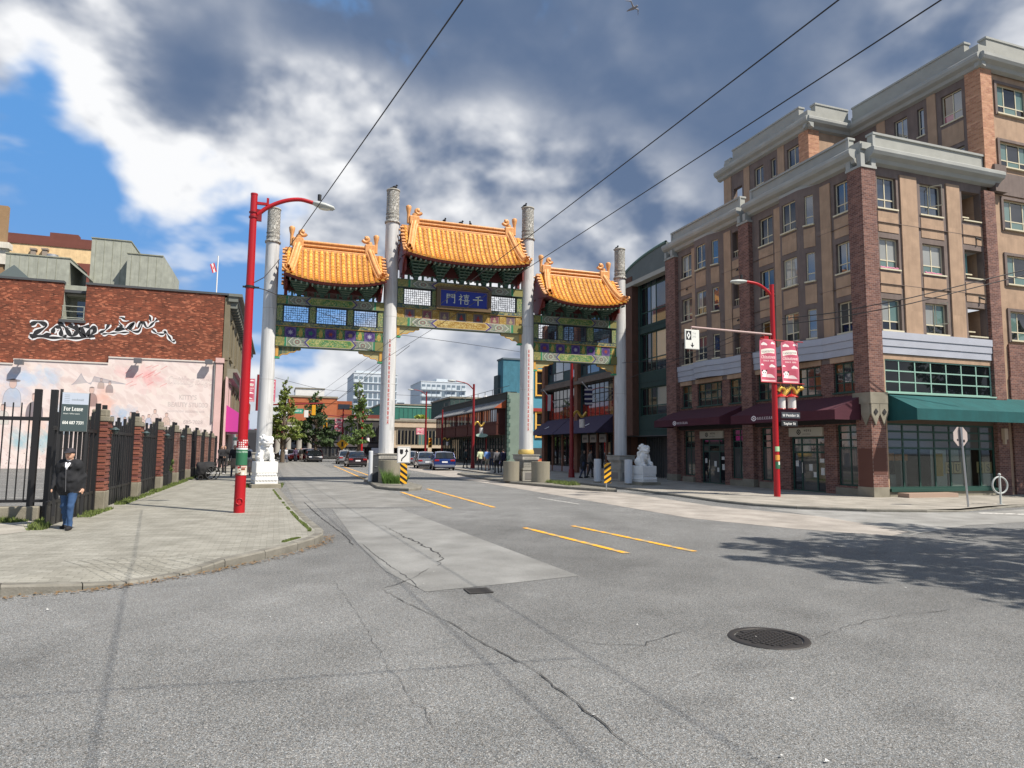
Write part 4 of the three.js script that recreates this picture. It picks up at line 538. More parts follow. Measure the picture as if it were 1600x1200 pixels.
  shops.forEach(([a, b, c, d], k) => {
    if (c > 0) windowOf(FA, uA(a), uA(b), c, d, { cols: [0.5, 0.5], rows: [0.62, 0.13, 0.125, 0.125], frame: greenDark, bar: 0.06, glass: [glassShop, glassDark, glassDark, glassShop, glassShop, glassDark, glassDark, glassShop], sill: false });
    else { const w = windowOf(FA, uA(a), uA(b), 0.05, d, { cols: [0.28, 0.44, 0.28], rows: [0.72, 0.14, 0.14], frame: greenDark, bar: 0.08, glass: [glassDark, glassShop, glassDark, glassShop, glassDark, glassShop], sill: false }); for (const [x, y, ww, hh] of [[0.05, 1.05, 0.2, 0.28], [0.28, 0.75, 0.16, 0.22], [-0.75, 1.2, 0.18, 0.25], [0.72, 0.9, 0.2, 0.3], [0.7, 1.35, 0.24, 0.16]]) part(w, 'paper_notice', bx(x - ww / 2, x + ww / 2, y - hh / 2, y + hh / 2, 0.008, 0.011), paperM); part(w, 'door_handle', rod(V(-0.38, 0.8, 0.07), V(-0.38, 1.25, 0.07), 0.02, 8), lin(0.5, 0.5, 0.5, 0.3, { metal: 1 }));
      const s = fpart(FA, 'shop_sign', bx(uA(a) + 0.02, uA(b) - 0.02, 2.42, 2.8, 0.0, 0.08), std(0xb8b4a4, 0.7)); void s;
      part(s, 'sign_lettering', (() => { const g = new THREE.PlaneGeometry((b - a) * 0.55, 0.3); g.translate((uA(a) + uA(b)) / 2, 2.61, 0.084); return g; })(), std(0xffffff, 0.7, { map: canvasTex(256, 64, (g, w2, h2_) => { g.fillStyle = '#b8b4a4'; g.fillRect(0, 0, w2, h2_); g.fillStyle = '#2c2c2c'; g.beginPath(); g.moveTo(8, 32); g.quadraticCurveTo(42, -18, 76, 32); g.quadraticCurveTo(42, 82, 8, 32); g.fill(); g.fillStyle = '#b8b4a4'; g.fillRect(6, 28, 72, 4); g.beginPath(); g.arc(42, 32, 15, 0, 7); g.fill(); g.fillStyle = '#2c2c2c'; g.beginPath(); g.arc(42, 32, 9, 0, 7); g.fill(); g.save(); g.translate(112, 0); g.rotate(0); brushRow(g, 104, 34, 4); g.restore(); g.font = 'bold 17px serif'; g.fillText('S U C C E S S', 98, 58); }) })); }
  });
  // fascia strip behind the awnings
  fpart(FA, 'awning_box', [bx(0.9, 7.0, 2.9, 3.3, 0, 0.1), bx(7.4, 13.6, 2.9, 3.3, 0, 0.1)], lin(0.03, 0.025, 0.025));
  const awnM = stuccoM(76, 34, 46, 732), awnPink = awnM;
  function awning(pts, name, mat, label) { // sloped top, upright lip, two triangular ends. pts: [[u0,u1], yTop, depth, lip0, lip1] in a face's own axes
    const [[u0, u1], yt, d, l0, l1] = pts, q = (a, b, c, e) => [a, b, c, a, c, e], P = [], T = 0.012;
    const A = V(u0, yt, 0.02), B = V(u1, yt, 0.02), C = V(u1, l1, d), D = V(u0, l1, d), E2 = V(u0, l0, d), G2 = V(u1, l0, d), H0 = V(u0, l0, 0.02), H1 = V(u1, l0, 0.02), lo = V(0, -T, -T);
    P.push(...q(D, C, B, A), ...q(E2, G2, C, D), A, D, H0, D, E2, H0, B, H1, C, C, H1, G2, ...q(A.clone().add(lo), B.clone().add(lo), C.clone().add(lo), D.clone().add(lo)));
    const g = new THREE.BufferGeometry(); g.setAttribute('position', new THREE.Float32BufferAttribute(P.flatMap(v => v.toArray()), 3)); g.computeVertexNormals(); return muv(g);
  }
  const a1 = fpart(FA, 'awning', awning([[uA(-33.6), uA(-27.62)], 4.0, 1.5, 3.04, 3.4]), awnM), a2 = fpart(FA, 'awning', awning([[uA(-26.75), uA(-20.45)], 4.0, 1.5, 3.0, 3.38]), awnM);
  const logoT = canvasTex(256, 64, (g, w, h) => { g.clearRect(0, 0, w, h); g.fillStyle = '#482232'; g.fillRect(0, 0, w, h); g.fillStyle = '#e6e0e0'; g.beginPath(); g.moveTo(6, 32); g.quadraticCurveTo(40, -16, 74, 32); g.quadraticCurveTo(40, 80, 6, 32); g.fill(); g.fillStyle = '#482232'; g.fillRect(4, 28, 72, 4); g.beginPath(); g.arc(40, 32, 15, 0, 7); g.fill(); g.fillStyle = '#e6e0e0'; g.beginPath(); g.arc(40, 32, 9, 0, 7); g.fill(); g.font = 'bold 30px serif'; g.fillText('S.U.C.C.E.S.S.', 80, 44, 174); }), logoM = std(0xffffff, 0.9, { map: logoT });
  for (const [a, z] of [[a1, -31.0], [a2, -24.6]]) { const g = new THREE.PlaneGeometry(1.5, 0.32); g.translate(uA(z), 3.21, 1.504); part(a, 'awning_lettering', g, logoM); }
  // side face: shops under the green awning
  const WB = [[22.3, 23.3], [24.58, 25.77]], op = [26.93, 28.0], hB = []; for (const [v0, v1] of ROW) { for (const [a, b] of WB) hB.push([uB(a), uB(b), v0, v1]); hB.push([uB(op[0]), uB(op[1]), v0, v1]); }
  wallWith(FB, 'wall', 0.48, 6.6, 5.4, 13.3, hB, mauveM);
  ROW.forEach(([v0, v1], r) => {
    WB.forEach(([a, b], k) => { const w = windowOf(FB, uB(a), uB(b), v0, v1, { glass: r === 0 ? glassBlue : r === 1 ? [glassGreen, glassCurtain, glassGreen, glassCurtain] : [glassDark, glassCurtain, glassDark, glassGreen] }); if (k === 1 && r !== 1) { const s = part(w, 'open_sash', [bx(0, 0.03, 0.4, 1.28, 0, 0.03), bx(0.42, 0.45, 0.4, 1.28, 0, 0.03), bx(0, 0.45, 0.4, 0.43, 0, 0.03), bx(0, 0.45, 1.25, 1.28, 0, 0.03)], creamFrame); s.rotation.y = -0.9; s.position.set(0.06, 0, 0.05); } if (r === 1) part(w, 'flower_box', Array.from({ length: 14 }, (_, i) => ball(0.035 + 0.02 * h2(i, k, 3), -0.42 + i * 0.065, 0.03 + 0.03 * h2(i, k, 4), 0.1, 6)), lin(0.6, 0.22, 0.34, 0.8)); });
    fpart(FB, 'balcony_recess', [bx(uB(op[0]), uB(op[1]), v0 - 0.02, v1 + 0.02, -1.2, -1.15), bx(uB(op[0]) - 0.05, uB(op[0]), v0, v1, -1.2, -0.28), bx(uB(op[1]), uB(op[1]) + 0.05, v0, v1, -1.2, -0.28)], tanM); fpart(FB, 'railing', [bx(uB(op[0]), uB(op[1]), v0, v0 + 0.05, -0.12, 0.06), bx(uB(op[0]), uB(op[1]) - 0.35, v0 + 0.26, v0 + 0.31, -0.3, -0.25)], creamFrame);
    if (r === 1) fpart(FB, 'balcony_curtain', Array.from({ length: 9 }, (_, i) => cyl(0.05, 0.05, v0 + 0.3, v1, uB(op[0]) + 0.06 + i * 0.08, -0.5, 8)), std(0x74a8a8, 0.9)); if (r === 2) fpart(FB, 'blind', bx(uB(op[0]) + 0.03, uB(op[0]) + 0.6, v0 + 0.6, v0 + 0.95, -0.55, -0.5), lin(0.7, 0.27, 0.06));
  });
  for (const [a, b] of [[23.46, 24.35], [26.0, 26.75]]) fpart(FB, 'tan_pilaster', bx(uB(a), uB(b), 6.5, 13.0, 0, 0.06), tanM);
  for (const [a, b] of [...WB, op]) for (let k = 0; k < 2; k++) fpart(FB, 'spandrel_panel', bx(uB(a) - 0.03, uB(b) + 0.03, ROW[k + 1][1] + 0.24, ROW[k][0] - 0.16, 0, 0.02), tanM);
  for (let k = 0; k < 3; k++) fpart(FB, 'band_board', bx(0.52, 6.55, 5.62 + k * 0.29, 5.9 + k * 0.29, 0, 0.1 + k * 0.03), bandM);
  fpart(FB, 'head_board', [bx(0.52, 6.55, 5.4, 5.6, 0, 0.05), bx(0.52, 0.74, 0.38, 5.4, 0, 0.06)], tanM);
  fpart(FB, 'brick_pier', bx(6.56, 7.2, -0.05, 12.95, -0.2, 0.16), brickRedM);
  const mw = windowOf(FB, 0.76, 6.54, 4.1, 5.4, { cols: [0.13, 0.145, 0.145, 0.145, 0.145, 0.145, 0.145], rows: [0.33, 0.33, 0.34], frame: greenFrame, bar: 0.05, deep: 0.02, sillM: greenFrame, glass: glass(0.006, 0.008, 0.01, { ior: 1.5 }) }); void mw;
  // shop front: real panes with a shallow room and posters behind
  const pane = new THREE.MeshPhysicalMaterial({ color: 0xdfe6e3, roughness: 0.02, transmission: 1, thickness: 0, ior: 1.6 });
  const sf = windowOf(FB, 0.76, 6.54, 0.38, 2.9, { cols: Array(7).fill(1 / 7), rows: [0.62, 0.13, 0.125, 0.125], frame: greenDark, bar: 0.07, deep: 0.05, sill: false, glass: [pane, glassShop, glassShop, glassShop] }); void sf;
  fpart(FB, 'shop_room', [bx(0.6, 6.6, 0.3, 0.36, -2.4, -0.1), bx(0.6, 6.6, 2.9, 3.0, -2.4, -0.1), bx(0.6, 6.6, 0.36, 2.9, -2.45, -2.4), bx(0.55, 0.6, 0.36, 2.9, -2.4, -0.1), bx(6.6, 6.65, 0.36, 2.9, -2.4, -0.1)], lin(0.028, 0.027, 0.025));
  const SU = (txt, u, v) => { const g = new THREE.PlaneGeometry(0.42, 0.45); g.translate(u, v, -0.085); return fpart(FB, 'letter_card', g, std(0xffffff, 0.7, { map: canvasTex(64, 64, (c, w, h) => { c.fillStyle = '#cbb083'; c.fillRect(0, 0, w, h); c.fillStyle = '#1c1a18'; c.font = 'bold 56px serif'; c.textAlign = 'center'; c.fillText(txt, 32, 52); }) })); };
  SU('S', 4.05, 1.18); SU('U', 4.5, 1.18); SU('S', 5.78, 1.2); SU('S', 6.22, 1.2);
  fpart(FB, 'window_poster', [bx(3.28, 3.72, 0.85, 1.75, -0.1, -0.085)], lin(0.42, 0.26, 0.035)); fpart(FB, 'window_poster', [bx(3.1, 3.95, 0.45, 1.9, -0.13, -0.115), bx(4.0, 4.75, 0.45, 0.93, -0.1, -0.085), bx(4.0, 4.6, 1.45, 2.0, -0.1, -0.085), bx(5.65, 6.5, 0.45, 0.95, -0.1, -0.085)], lin(0.42, 0.42, 0.41)); fpart(FB, 'window_poster', [bx(0.95, 1.5, 1.45, 1.75, -0.4, -0.38), bx(1.55, 2.2, 1.45, 1.7, -0.4, -0.38)], lin(0.45, 0.16, 0.04)); fpart(FB, 'shop_shelf', [bx(0.9, 1.2, 0.36, 1.1, -0.9, -0.6), bx(1.5, 1.8, 0.36, 0.9, -0.9, -0.6), bx(2.3, 2.6, 0.36, 1.5, -1.1, -0.8), bx(4.9, 5.5, 0.36, 2.3, -0.3, -0.25)], lin(0.3, 0.3, 0.28));
  fpart(FB, 'green_sill', [bx(0.76, 6.54, 0.26, 0.38, -0.05, 0.12)], greenDark); fpart(FB, 'stall_riser', [bx(0.74, 6.54, -0.05, 0.26, -0.02, 0.06)], concM);
  fpart(FB, 'wall_lamp', [bx(6.75, 6.95, 2.35, 2.8, 0.16, 0.3), bx(6.8, 6.9, 2.15, 2.35, 0.16, 0.26)], lin(0.5, 0.4, 0.3));
  const grn = stuccoM(20, 82, 84, 742), a3 = fpart(FB, 'awning', awning([[0.78, 9.5], 4.05, 1.35, 2.98, 3.4]), grn); void a3; fpart(FB, 'fascia_wall', bx(0.74, 6.56, 2.9, 4.1, -0.2, 0.0), lin(0.12, 0.085, 0.06)); fpart(FB, 'awning_rail', [bx(0.78, 6.5, 4.03, 4.09, 0, 0.07)], greenFrame);
  // cornice and parapets
  const prof = [[0, 0], [0.18, 0.06], [0.24, 0.2], [0.42, 0.3], [0.48, 0.42], [0.48, 0.55], [0.42, 0.6], [0, 0.6]];
  const cornice = (F, u0, u1, v, k = 1) => { const g = prism(prof.map(p => [p[0] * k, p[1]]), u1 - u0); g.rotateY(-Math.PI / 2); g.scale(1, 1, -1); const h = g.toNonIndexed ? muv(g) : g; h.rotateY(0); h.translate(0, 0, 0); const out = h; out.applyMatrix4(new THREE.Matrix4().makeScale(1, 1, -1)); out.computeBoundingBox(); const bb = out.boundingBox; out.translate(u0 - bb.min.x, v - bb.min.y, -bb.min.z); if (bb.max.z - bb.min.z < 0.01) throw new Error('cornice'); return out; };
  fpart(FA, 'cornice', cornice(FA, uA(-34.3), uA(-27.35), 13.2), corniceM); fpart(FA, 'cornice', cornice(FA, uA(-26.95), uA(ZB) - 0.1, 13.2), corniceM); fpart(FB, 'cornice', cornice(FB, 0.2, 7.5, 13.2), corniceM);
  const para = (F, u0, u1, v0, v1) => { fpart(F, 'parapet', bx(u0, u1, v0, v1, -0.25, 0.02), parapetM); fpart(F, 'coping', [bx(u0 - 0.04, u1 + 0.04, v1, v1 + 0.09, -0.3, 0.08), bx(u0 - 0.04, u0 + 0.1, v0, v1, 0.02, 0.06), bx(u1 - 0.1, u1 + 0.04, v0, v1, 0.02, 0.06)], corniceM); };
  para(FA, uA(-33.9), uA(-27.6), 13.8, 14.42); para(FA, uA(-26.8), uA(-20.75), 13.8, 14.42); para(FB, 0.65, 6.9, 13.8, 14.5); fpart(FA, 'parapet', [bx(-0.02, 14.2, 13.8, 14.02, -0.3, 0.0)], parapetM); fpart(FB, 'parapet', [bx(0, 7.4, 13.8, 14.1, -0.3, 0.0)], parapetM);
  for (const b of [[XA - 0.015, XA + 0.7, 13.45, 14.125, ZB - 0.9, ZB + 0.015], [XT0 - 0.05, XT0 + 0.6, 18.9, 19.66, ZB - 0.8, ZB + 0.05], [25.55, 26.2, 18.9, 19.6, -28.2, -27.25]]) partW(block, 'corner_parapet', bx(...b), parapetM);
  partW(block, 'roof', bx(XA + 0.28, 40, 13.5, 13.7, -34.3, ZB - 0.28), lin(0.2, 0.2, 0.2));
  partW(block, 'back_wall', [bx(XA + 0.3, 40, 0, 13.5, -34.3, -34.1)], mauveM);
  // tall block behind the corner
  const XT = 28.42, FT = face(block, [XT, 0, -27.2], [XT, 0, ZB]), uT = z => z + 27.2, FR = face(block, [XT, 0, ZB], [42, 0, ZB]), TR = [[16.75, 18.1], [14.3, 15.45]];
  wallWith(FT, 'wall', 0, 7, 13.7, 18.6, [[uT(-22.05), uT(-21.05), 16.8, 18.15], [uT(-24.6), uT(-23.85), 16.8, 18.15], [uT(-23.3), uT(-22.95), 16.8, 18.15], [uT(-22.05), uT(-21.05), 14.3, 15.45]], mauveM);
  windowOf(FT, uT(-22.05), uT(-21.05), 16.8, 18.15, { glass: [glass(0.4, 0.1, 0.14), glassWarm, glassBlue, glassBlue] }); windowOf(FT, uT(-24.6), uT(-23.85), 16.8, 18.15, { glass: glassBlue }); windowOf(FT, uT(-23.3), uT(-22.95), 16.8, 18.15, { cols: [1], glass: glassBlue }); windowOf(FT, uT(-22.05), uT(-21.05), 14.3, 15.45, { glass: glassBlue });
  fpart(FT, 'tan_pilaster', [bx(uT(-22.75), uT(-22.3), 13.7, 18.5, 0, 0.04), bx(uT(-25.6), uT(-25.1), 13.7, 18.5, 0, 0.04)], tanM); fpart(FT, 'spandrel_panel', bx(uT(-22.08), uT(-21.02), 15.65, 16.6, 0, 0.02), tanM);
  partW(block, 'brick_pier', bx(XT - 0.12, XT + 0.56, 13.7, 18.6, ZB - 0.6, ZB + 0.12), brickTanM);
  const right = [[29.45, 31.35], [31.9, 33.7]], rrows = [...TR, [11.5, 12.8], [9.05, 10.3], [6.6, 7.85]];
  wallWith(FR, 'wall', 0.56, 13.5, 0, 18.6, rrows.flatMap(([p, q]) => right.map(([a, b]) => [a - XT, b - XT, p, q])), tanM, 0.3, -0.06);
  for (const [p, q] of rrows) for (const [a, b] of right) windowOf(FR, a - XT, b - XT, p, q, { cols: [0.3, 0.4, 0.3], glass: [glassDark, glassGreen, glassGreen, glassDark, glassDark, glassGreen], deep: 0.16 });
  fpart(FR, 'band_board', [bx(0.56, 13.5, 13.0, 14.0, -0.05, 0.0), bx(0.3, 1.0, 13.0, 14.2, -0.05, 0.22)], mauveM); for (const [a, b] of right) for (const [p, q] of rrows) fpart(FR, 'window_surround', [bx(a - XT - 0.14, a - XT, p - 0.1, q + 0.12, -0.05, 0.0), bx(b - XT, b - XT + 0.14, p - 0.1, q + 0.12, -0.05, 0.0), bx(a - XT, b - XT, q, q + 0.12, -0.05, 0.0)], mauveM);
  fpart(FR, 'brick_base', [bx(0.8, 13.5, 5.0, 6.4, -0.06, 0.02), bx(0.75, 1.6, 0, 5.0, -0.06, 0.03)], brickRedM); fpart(FR, 'shop_door', [bx(1.8, 3.2, 0, 2.6, -0.06, 0.0)], lin(0.03, 0.02, 0.02, 0.4));
  fpart(FT, 'cornice', cornice(FT, -0.1, 7.3, 18.5), corniceM); fpart(FR, 'cornice', cornice(FR, -0.3, 13.5, 18.5), corniceM);
  fpart(FT, 'parapet', [bx(0.1, 6.4, 19.1, 20.05, -0.3, 0.02), bx(0, 7, 19.1, 19.6, -0.3, 0.0)], parapetM); fpart(FT, 'coping', [bx(0.06, 6.44, 20.05, 20.14, -0.34, 0.06)], corniceM); fpart(FR, 'parapet', [bx(0.5, 13.5, 19.1, 20.05, -0.3, 0.02), bx(0, 13.5, 19.1, 19.6, -0.3, 0.0)], parapetM); fpart(FR, 'coping', [bx(0.46, 13.5, 20.05, 20.14, -0.34, 0.06)], corniceM);
  partW(block, 'roof', bx(XT + 0.3, 42, 19.0, 19.15, -34.3, ZB - 0.3), lin(0.2, 0.2, 0.2));
  // set-back top storey
  const XP = 25.6, FP = face(block, [XP, 0, -34.4], [XP, 0, -27.3]), uP = z => z + 34.4, FQ = face(block, [XP, 0, -27.3], [XT + 0.1, 0, -27.3]);
  const hp = [[uP(-33.5), uP(-32.7), 16.0, 17.6], [uP(-31.6), uP(-30.8), 16.7, 18.1], [uP(-30.2), uP(-29.8), 16.7, 18.1], [uP(-28.9), uP(-27.95), 16.7, 18.1]];
  wallWith(FP, 'wall', 0, 7.1, 13.7, 18.6, hp, mauveM); hp.slice(1).forEach(([a, b, c, d]) => windowOf(FP, a, b, c, d, { cols: b - a < 0.5 ? [1] : [0.5, 0.5], glass: glassBlue })); fpart(FP, 'balcony_recess', bx(hp[0][0] - 0.3, hp[0][1] + 0.3, 15.8, 17.8, -1.2, -1.15), tanM); fpart(FP, 'tan_pilaster', [bx(uP(-32.5), uP(-32.0), 13.7, 18.5, 0, 0.04), bx(uP(-29.6), uP(-29.1), 13.7, 18.5, 0, 0.04), bx(0, 0.7, 13.7, 18.5, 0, 0.04)], tanM);
  partW(block, 'brick_pier', bx(XP - 0.1, XP + 0.6, 13.7, 18.6, -27.9, -27.2), brickTanM); wallWith(FQ, 'wall', 0.6, 2.92, 13.7, 18.6, [[1.5, 2.0, 16.9, 17.4]], tanM); windowOf(FQ, 1.5, 2.0, 16.9, 17.4, { cols: [1], rows: [1] });
  fpart(FP, 'cornice', cornice(FP, -0.4, 7.5, 18.5), corniceM); fpart(FQ, 'cornice', cornice(FQ, -0.35, 2.6, 18.5), corniceM); fpart(FP, 'parapet', [bx(0.9, 6.5, 19.1, 20.0, -0.3, 0.02), bx(0.1, 0.7, 19.1, 19.7, -0.3, 0.02), bx(0, 7.1, 19.1, 19.55, -0.3, 0)], parapetM); fpart(FP, 'coping', [bx(0.86, 6.54, 20, 20.09, -0.34, 0.06)], corniceM); fpart(FQ, 'parapet', [bx(0.5, 2.7, 19.1, 20.0, -0.3, 0.02), bx(0, 2.9, 19.1, 19.55, -0.3, 0)], parapetM); fpart(FQ, 'coping', [bx(0.46, 2.7, 20, 20.09, -0.34, 0.06)], corniceM);
  partW(block, 'step', bx(22.4, 24.9, 0.02, 0.24, ZB + 0.25, ZB + 0.75), lin(0.36, 0.26, 0.2, 0.9));
}
function brushRow(g, w, h, n) { const s = w / n; g.strokeStyle = '#2c2c2c'; g.lineWidth = 3; for (let k = 0; k < n; k++) { const x = k * s + s * 0.5, q = s * 0.36, y = h * 0.5 + 2, L = (a, b, c, d) => { g.beginPath(); g.moveTo(x + a * q, y + b * q); g.lineTo(x + c * q, y + d * q); g.stroke(); }; if (k === 0) { L(0, -1, 0, 1); L(-1, -0.4, 1, -0.4); L(-1, -0.4, -1, 0.4); L(1, -0.4, 1, 0.4); L(-1, 0.4, 1, 0.4); } if (k === 1) { L(-0.7, -1, 0.7, -1); L(-0.7, -1, -0.7, 1); L(0.7, -1, 0.7, 1); L(-0.7, 0, 0.7, 0); L(-0.7, 1, 0.7, 1); } if (k === 2) { L(-0.9, -0.8, 0.9, -0.8); L(-0.9, 0, 0.9, 0); L(0, -1, 0, 1); L(-0.6, 0.6, 0.6, 0.6); } if (k === 3) { L(-0.2, -1, -0.8, 0); L(0, -0.6, 0, 1); L(0.3, -0.8, 0.9, 0.9); L(-0.8, 1, 0.9, 1); } } }
// ---------------------------------------------------------------- further along the right side of the street
{
  // green-panelled recess with a barrel roof
  const X = 21.75, t = thing('panelled_building', 'dark green panelled building with barrel roof behind the stone lion', 'building', [X, RH, -36]), F = face(t, [X, 0, -40.0], [X, 0, -34.32]), L = F.L;
  const y = p => onX(1020, p, X).y, greenP = stuccoM(46, 66, 62, 801), Y = [680, 649, 604, 580, 517, 505, 433].map(y);
  wallWith(F, 'panel_wall', 1.6, L, Y[0], Y[6] + 0.4, [[1.8, L - 0.1, Y[1], Y[2]], [1.8, L - 0.1, Y[3], Y[4]], [1.8, L - 0.1, Y[5], Y[6]]], greenP, 0.25);
  for (const [a, b] of [[1, 2], [3, 4], [5, 6]]) windowOf(F, 1.8, L - 0.1, Y[a], Y[b], { cols: [0.16, 0.16, 0.16, 0.52], rows: a === 5 ? [0.3, 0.55, 0.15] : [0.35, 0.65], frame: greenDark, bar: 0.07, glass: [glassDark, glassDark, glassDark, glassDark, glassDark, a === 5 ? glassBlue : glassDark, glassBlue, glassCurtain, glassBlue], sill: false });
  fpart(F, 'panel_joint', Array.from({ length: 3 }, (_, k) => bx(1.7, L, [Y[0], Y[2], Y[4]][k] + 0.3, [Y[0], Y[2], Y[4]][k] + 0.32, 0, 0.01)), lin(0.01, 0.02, 0.02));
  fpart(F, 'brown_fin', [bx(-0.0, 1.6, Y[0], 13.0, -0.3, 0.45), bx(-0.6, 0.0, 0, 13.0, -0.3, 0.45)], stuccoM(96, 68, 56, 802));
  fpart(F, 'entrance', [bx(0, L, 0, Y[0], -1.6, -1.5), bx(0, L, Y[0] - 0.06, Y[0], -1.5, 0)], lin(0.08, 0.08, 0.08)); fpart(F, 'grille', Array.from({ length: 16 }, (_, k) => bx(0.3 + k * 0.2, 0.33 + k * 0.2, 0, Y[0] - 0.1, -0.7, -0.67)), lin(0.02, 0.03, 0.03)); fpart(F, 'post', bx(L - 0.9, L - 0.7, 0, Y[0], -0.9, -0.5), lin(0.07, 0.04, 0.03));
  const prof = []; for (let k = 0; k <= 12; k++) { const a = k / 12 * Math.PI / 2; prof.push([-40.4 + 6.1 * (1 - Math.cos(a)), 12.6 + 1.5 * Math.sin(a)]); } prof.push([-34.3, 12.5], [-40.4, 12.5]);
  const g = prism(prof.map(p => [-p[0], p[1]]), 14); g.rotateY(Math.PI / 2); g.translate(X - 0.4, 0, 0); partW(t, 'barrel_roof', muv(g), stuccoM(104, 112, 110, 803)); partW(t, 'roof_edge', tube(prof.slice(0, 13).map(p => V(X - 0.4, p[1], p[0])), 0.1, 20, 6), lin(0.12, 0.2, 0.18)); fpart(F, 'eave', bx(0, L, 12.35, 12.62, 0, 0.5), stuccoM(170, 170, 160, 804));
}
{
  // glass-fronted shop house with violet awnings
  const X = 21.35, t = thing('shop_house', 'glass fronted shop house with violet awnings and brown piers', 'building', [X, RH, -47]), F = face(t, [X, 0, -53.4], [X, 0, -40.0]), u = z => z + 53.4, brown = stuccoM(120, 82, 64, 811), teal = stuccoM(60, 80, 82, 812), violet = stuccoM(62, 52, 74, 813);
  const bays = [[u(-53), u(-46.9)], [u(-46.3), u(-40.6)]];
  wallWith(F, 'wall', 0, 13.4, 0, 12.2, bays.flatMap(([a, b]) => [[a, b, 0.5, 2.95], [a, b, 4.15, 6.6], [a, b, 7.3, 9.6], [a, b, 10.2, 11.6]]), teal, 0.3);
  bays.forEach(([a, b]) => {
    windowOf(F, a, b, 0.5, 2.95, { cols: Array(5).fill(0.2), rows: [1], frame: darkFrame, bar: 0.14, glass: glassDark, sill: false }); windowOf(F, a, b, 4.15, 6.6, { cols: Array(8).fill(0.125), rows: [0.42, 0.25, 0.33], frame: darkFrame, bar: 0.07, glass: [glass(0.16, 0.02, 0.015), glassDark, glassDark], sill: false });
    windowOf(F, a, b, 7.3, 9.6, { cols: [0.12, 0.12, 0.26, 0.26, 0.12, 0.12], rows: [0.3, 0.7], frame: darkFrame, bar: 0.07, glass: [teal, glassBlue, glass(0.1, 0.14, 0.17, { ior: 2.6 })], sill: false }); windowOf(F, a, b, 10.2, 11.6, { cols: Array(6).fill(1 / 6), rows: [1], frame: darkFrame, glass: glassDark, sill: false });
  });
  for (const z of [-53.2, -46.6, -40.3]) fpart(F, 'brown_pier', bx(u(z) - 0.28, u(z) + 0.28, 0, 12.2, 0, 0.3), brown); for (const z of [-51.6, -49.6, -44.9, -43.4, -42]) fpart(F, 'shop_post', bx(u(z) - 0.12, u(z) + 0.12, 0, 2.95, 0, 0.12), brown);
  fpart(F, 'cornice', [bx(0, 13.4, 6.62, 6.85, 0, 0.45), bx(0, 13.4, 6.85, 7.1, 0, 0.25)], stuccoM(110, 100, 92, 814)); fpart(F, 'stall_riser', bx(0.2, 13.2, 0, 0.5, 0, 0.1), stuccoM(150, 146, 150, 815));
  const aw = ([u0, u1]) => { const A = V(u0, 4.15, 0.05), B = V(u1, 4.15, 0.05), C = V(u1, 2.92, 1.5), D = V(u0, 2.92, 1.5), P = [D, C, B, D, B, A, A, V(u0, 2.95, 0.05), D, B, C, V(u1, 2.95, 0.05), ...[D, C, B, D, B, A].map(v => v.clone().add(V(0, -0.02, -0.02)))], g = new THREE.BufferGeometry(); g.setAttribute('position', new THREE.Float32BufferAttribute(P.flatMap(v => v.toArray()), 3)); g.computeVertexNormals(); return muv(g); };
  for (const r of [[u(-53.4), u(-48.4)], [u(-48.3), u(-46.0)], [u(-46), u(-40.9)]]) { const a = fpart(F, 'awning', aw(r), violet); if (r[1] - r[0] > 3) { const g = prism([[0, 0], [0.5, 0.28], [0.62, 0.2], [0.3, 0.02]], 0.01); g.rotateX(-0.86); g.translate((r[0] + r[1]) / 2 - 0.3, 3.42, 0.98); part(a, 'awning_logo', muv(g), lin(0.6, 0.6, 0.62)); } }
  for (const z of [-45.2, -43.9, -42.4]) { const s = fpart(F, 'shop_sign', bx(u(z) - 0.5, u(z) + 0.5, 2.3, 2.85, 0.12, 0.18), std(0x9a958c, 0.7)); part(s, 'sign_lettering', [0, 1, 2, 3].map(k => bx(u(z) - 0.3 + k * 0.16, u(z) - 0.2 + k * 0.16, 2.5, 2.66, 0.18, 0.186)), lin(0.1, 0.1, 0.1)); }
  partW(t, 'side_wall', [bx(X + 0.05, X + 3, 0, 12.2, -53.4, -53.1), bx(X + 0.05, X + 3, 0, 12.2, -40.3, -40.02), bx(X + 0.3, X + 3, 12.1, 12.3, -53.4, -40.0), bx(X + 2.9, X + 3, 0, 12.2, -53.1, -40.3)], brown);
  for (const [z, c] of [[-50.5, 0], [-43.2, 1]]) { const fl = thing('flag', ['red and white flag drooping from an angled pole above the violet awning', 'striped dark flag drooping from an angled pole above the violet awning'][c], 'flag', [X - 0.35, 6.5, z]); part(fl, 'pole', rod(V(0.3, -1.4, 0), V(-1.0, 0, 0), 0.03, 6), lin(0.7, 0.7, 0.68)); const g = new THREE.PlaneGeometry(0.5, 1.3, 6, 6), p = g.attributes.position; for (let i = 0; i < p.count; i++) p.setZ(i, Math.sin(p.getX(i) * 7 + p.getY(i)) * 0.12); g.translate(-0.5, -1.0, 0); part(fl, 'cloth', g, std(0xffffff, 0.9, { map: canvasTex(64, 64, (q, w, h) => { q.fillStyle = c ? '#2b2b52' : '#b02a2c'; q.fillRect(0, 0, w, h); q.fillStyle = '#d8d4d0'; if (c) for (let k = 0; k < 4; k++) q.fillRect(0, k * 16 + 6, w, 6); else q.fillRect(18, 0, 28, h); }), side: THREE.DoubleSide })); }
}
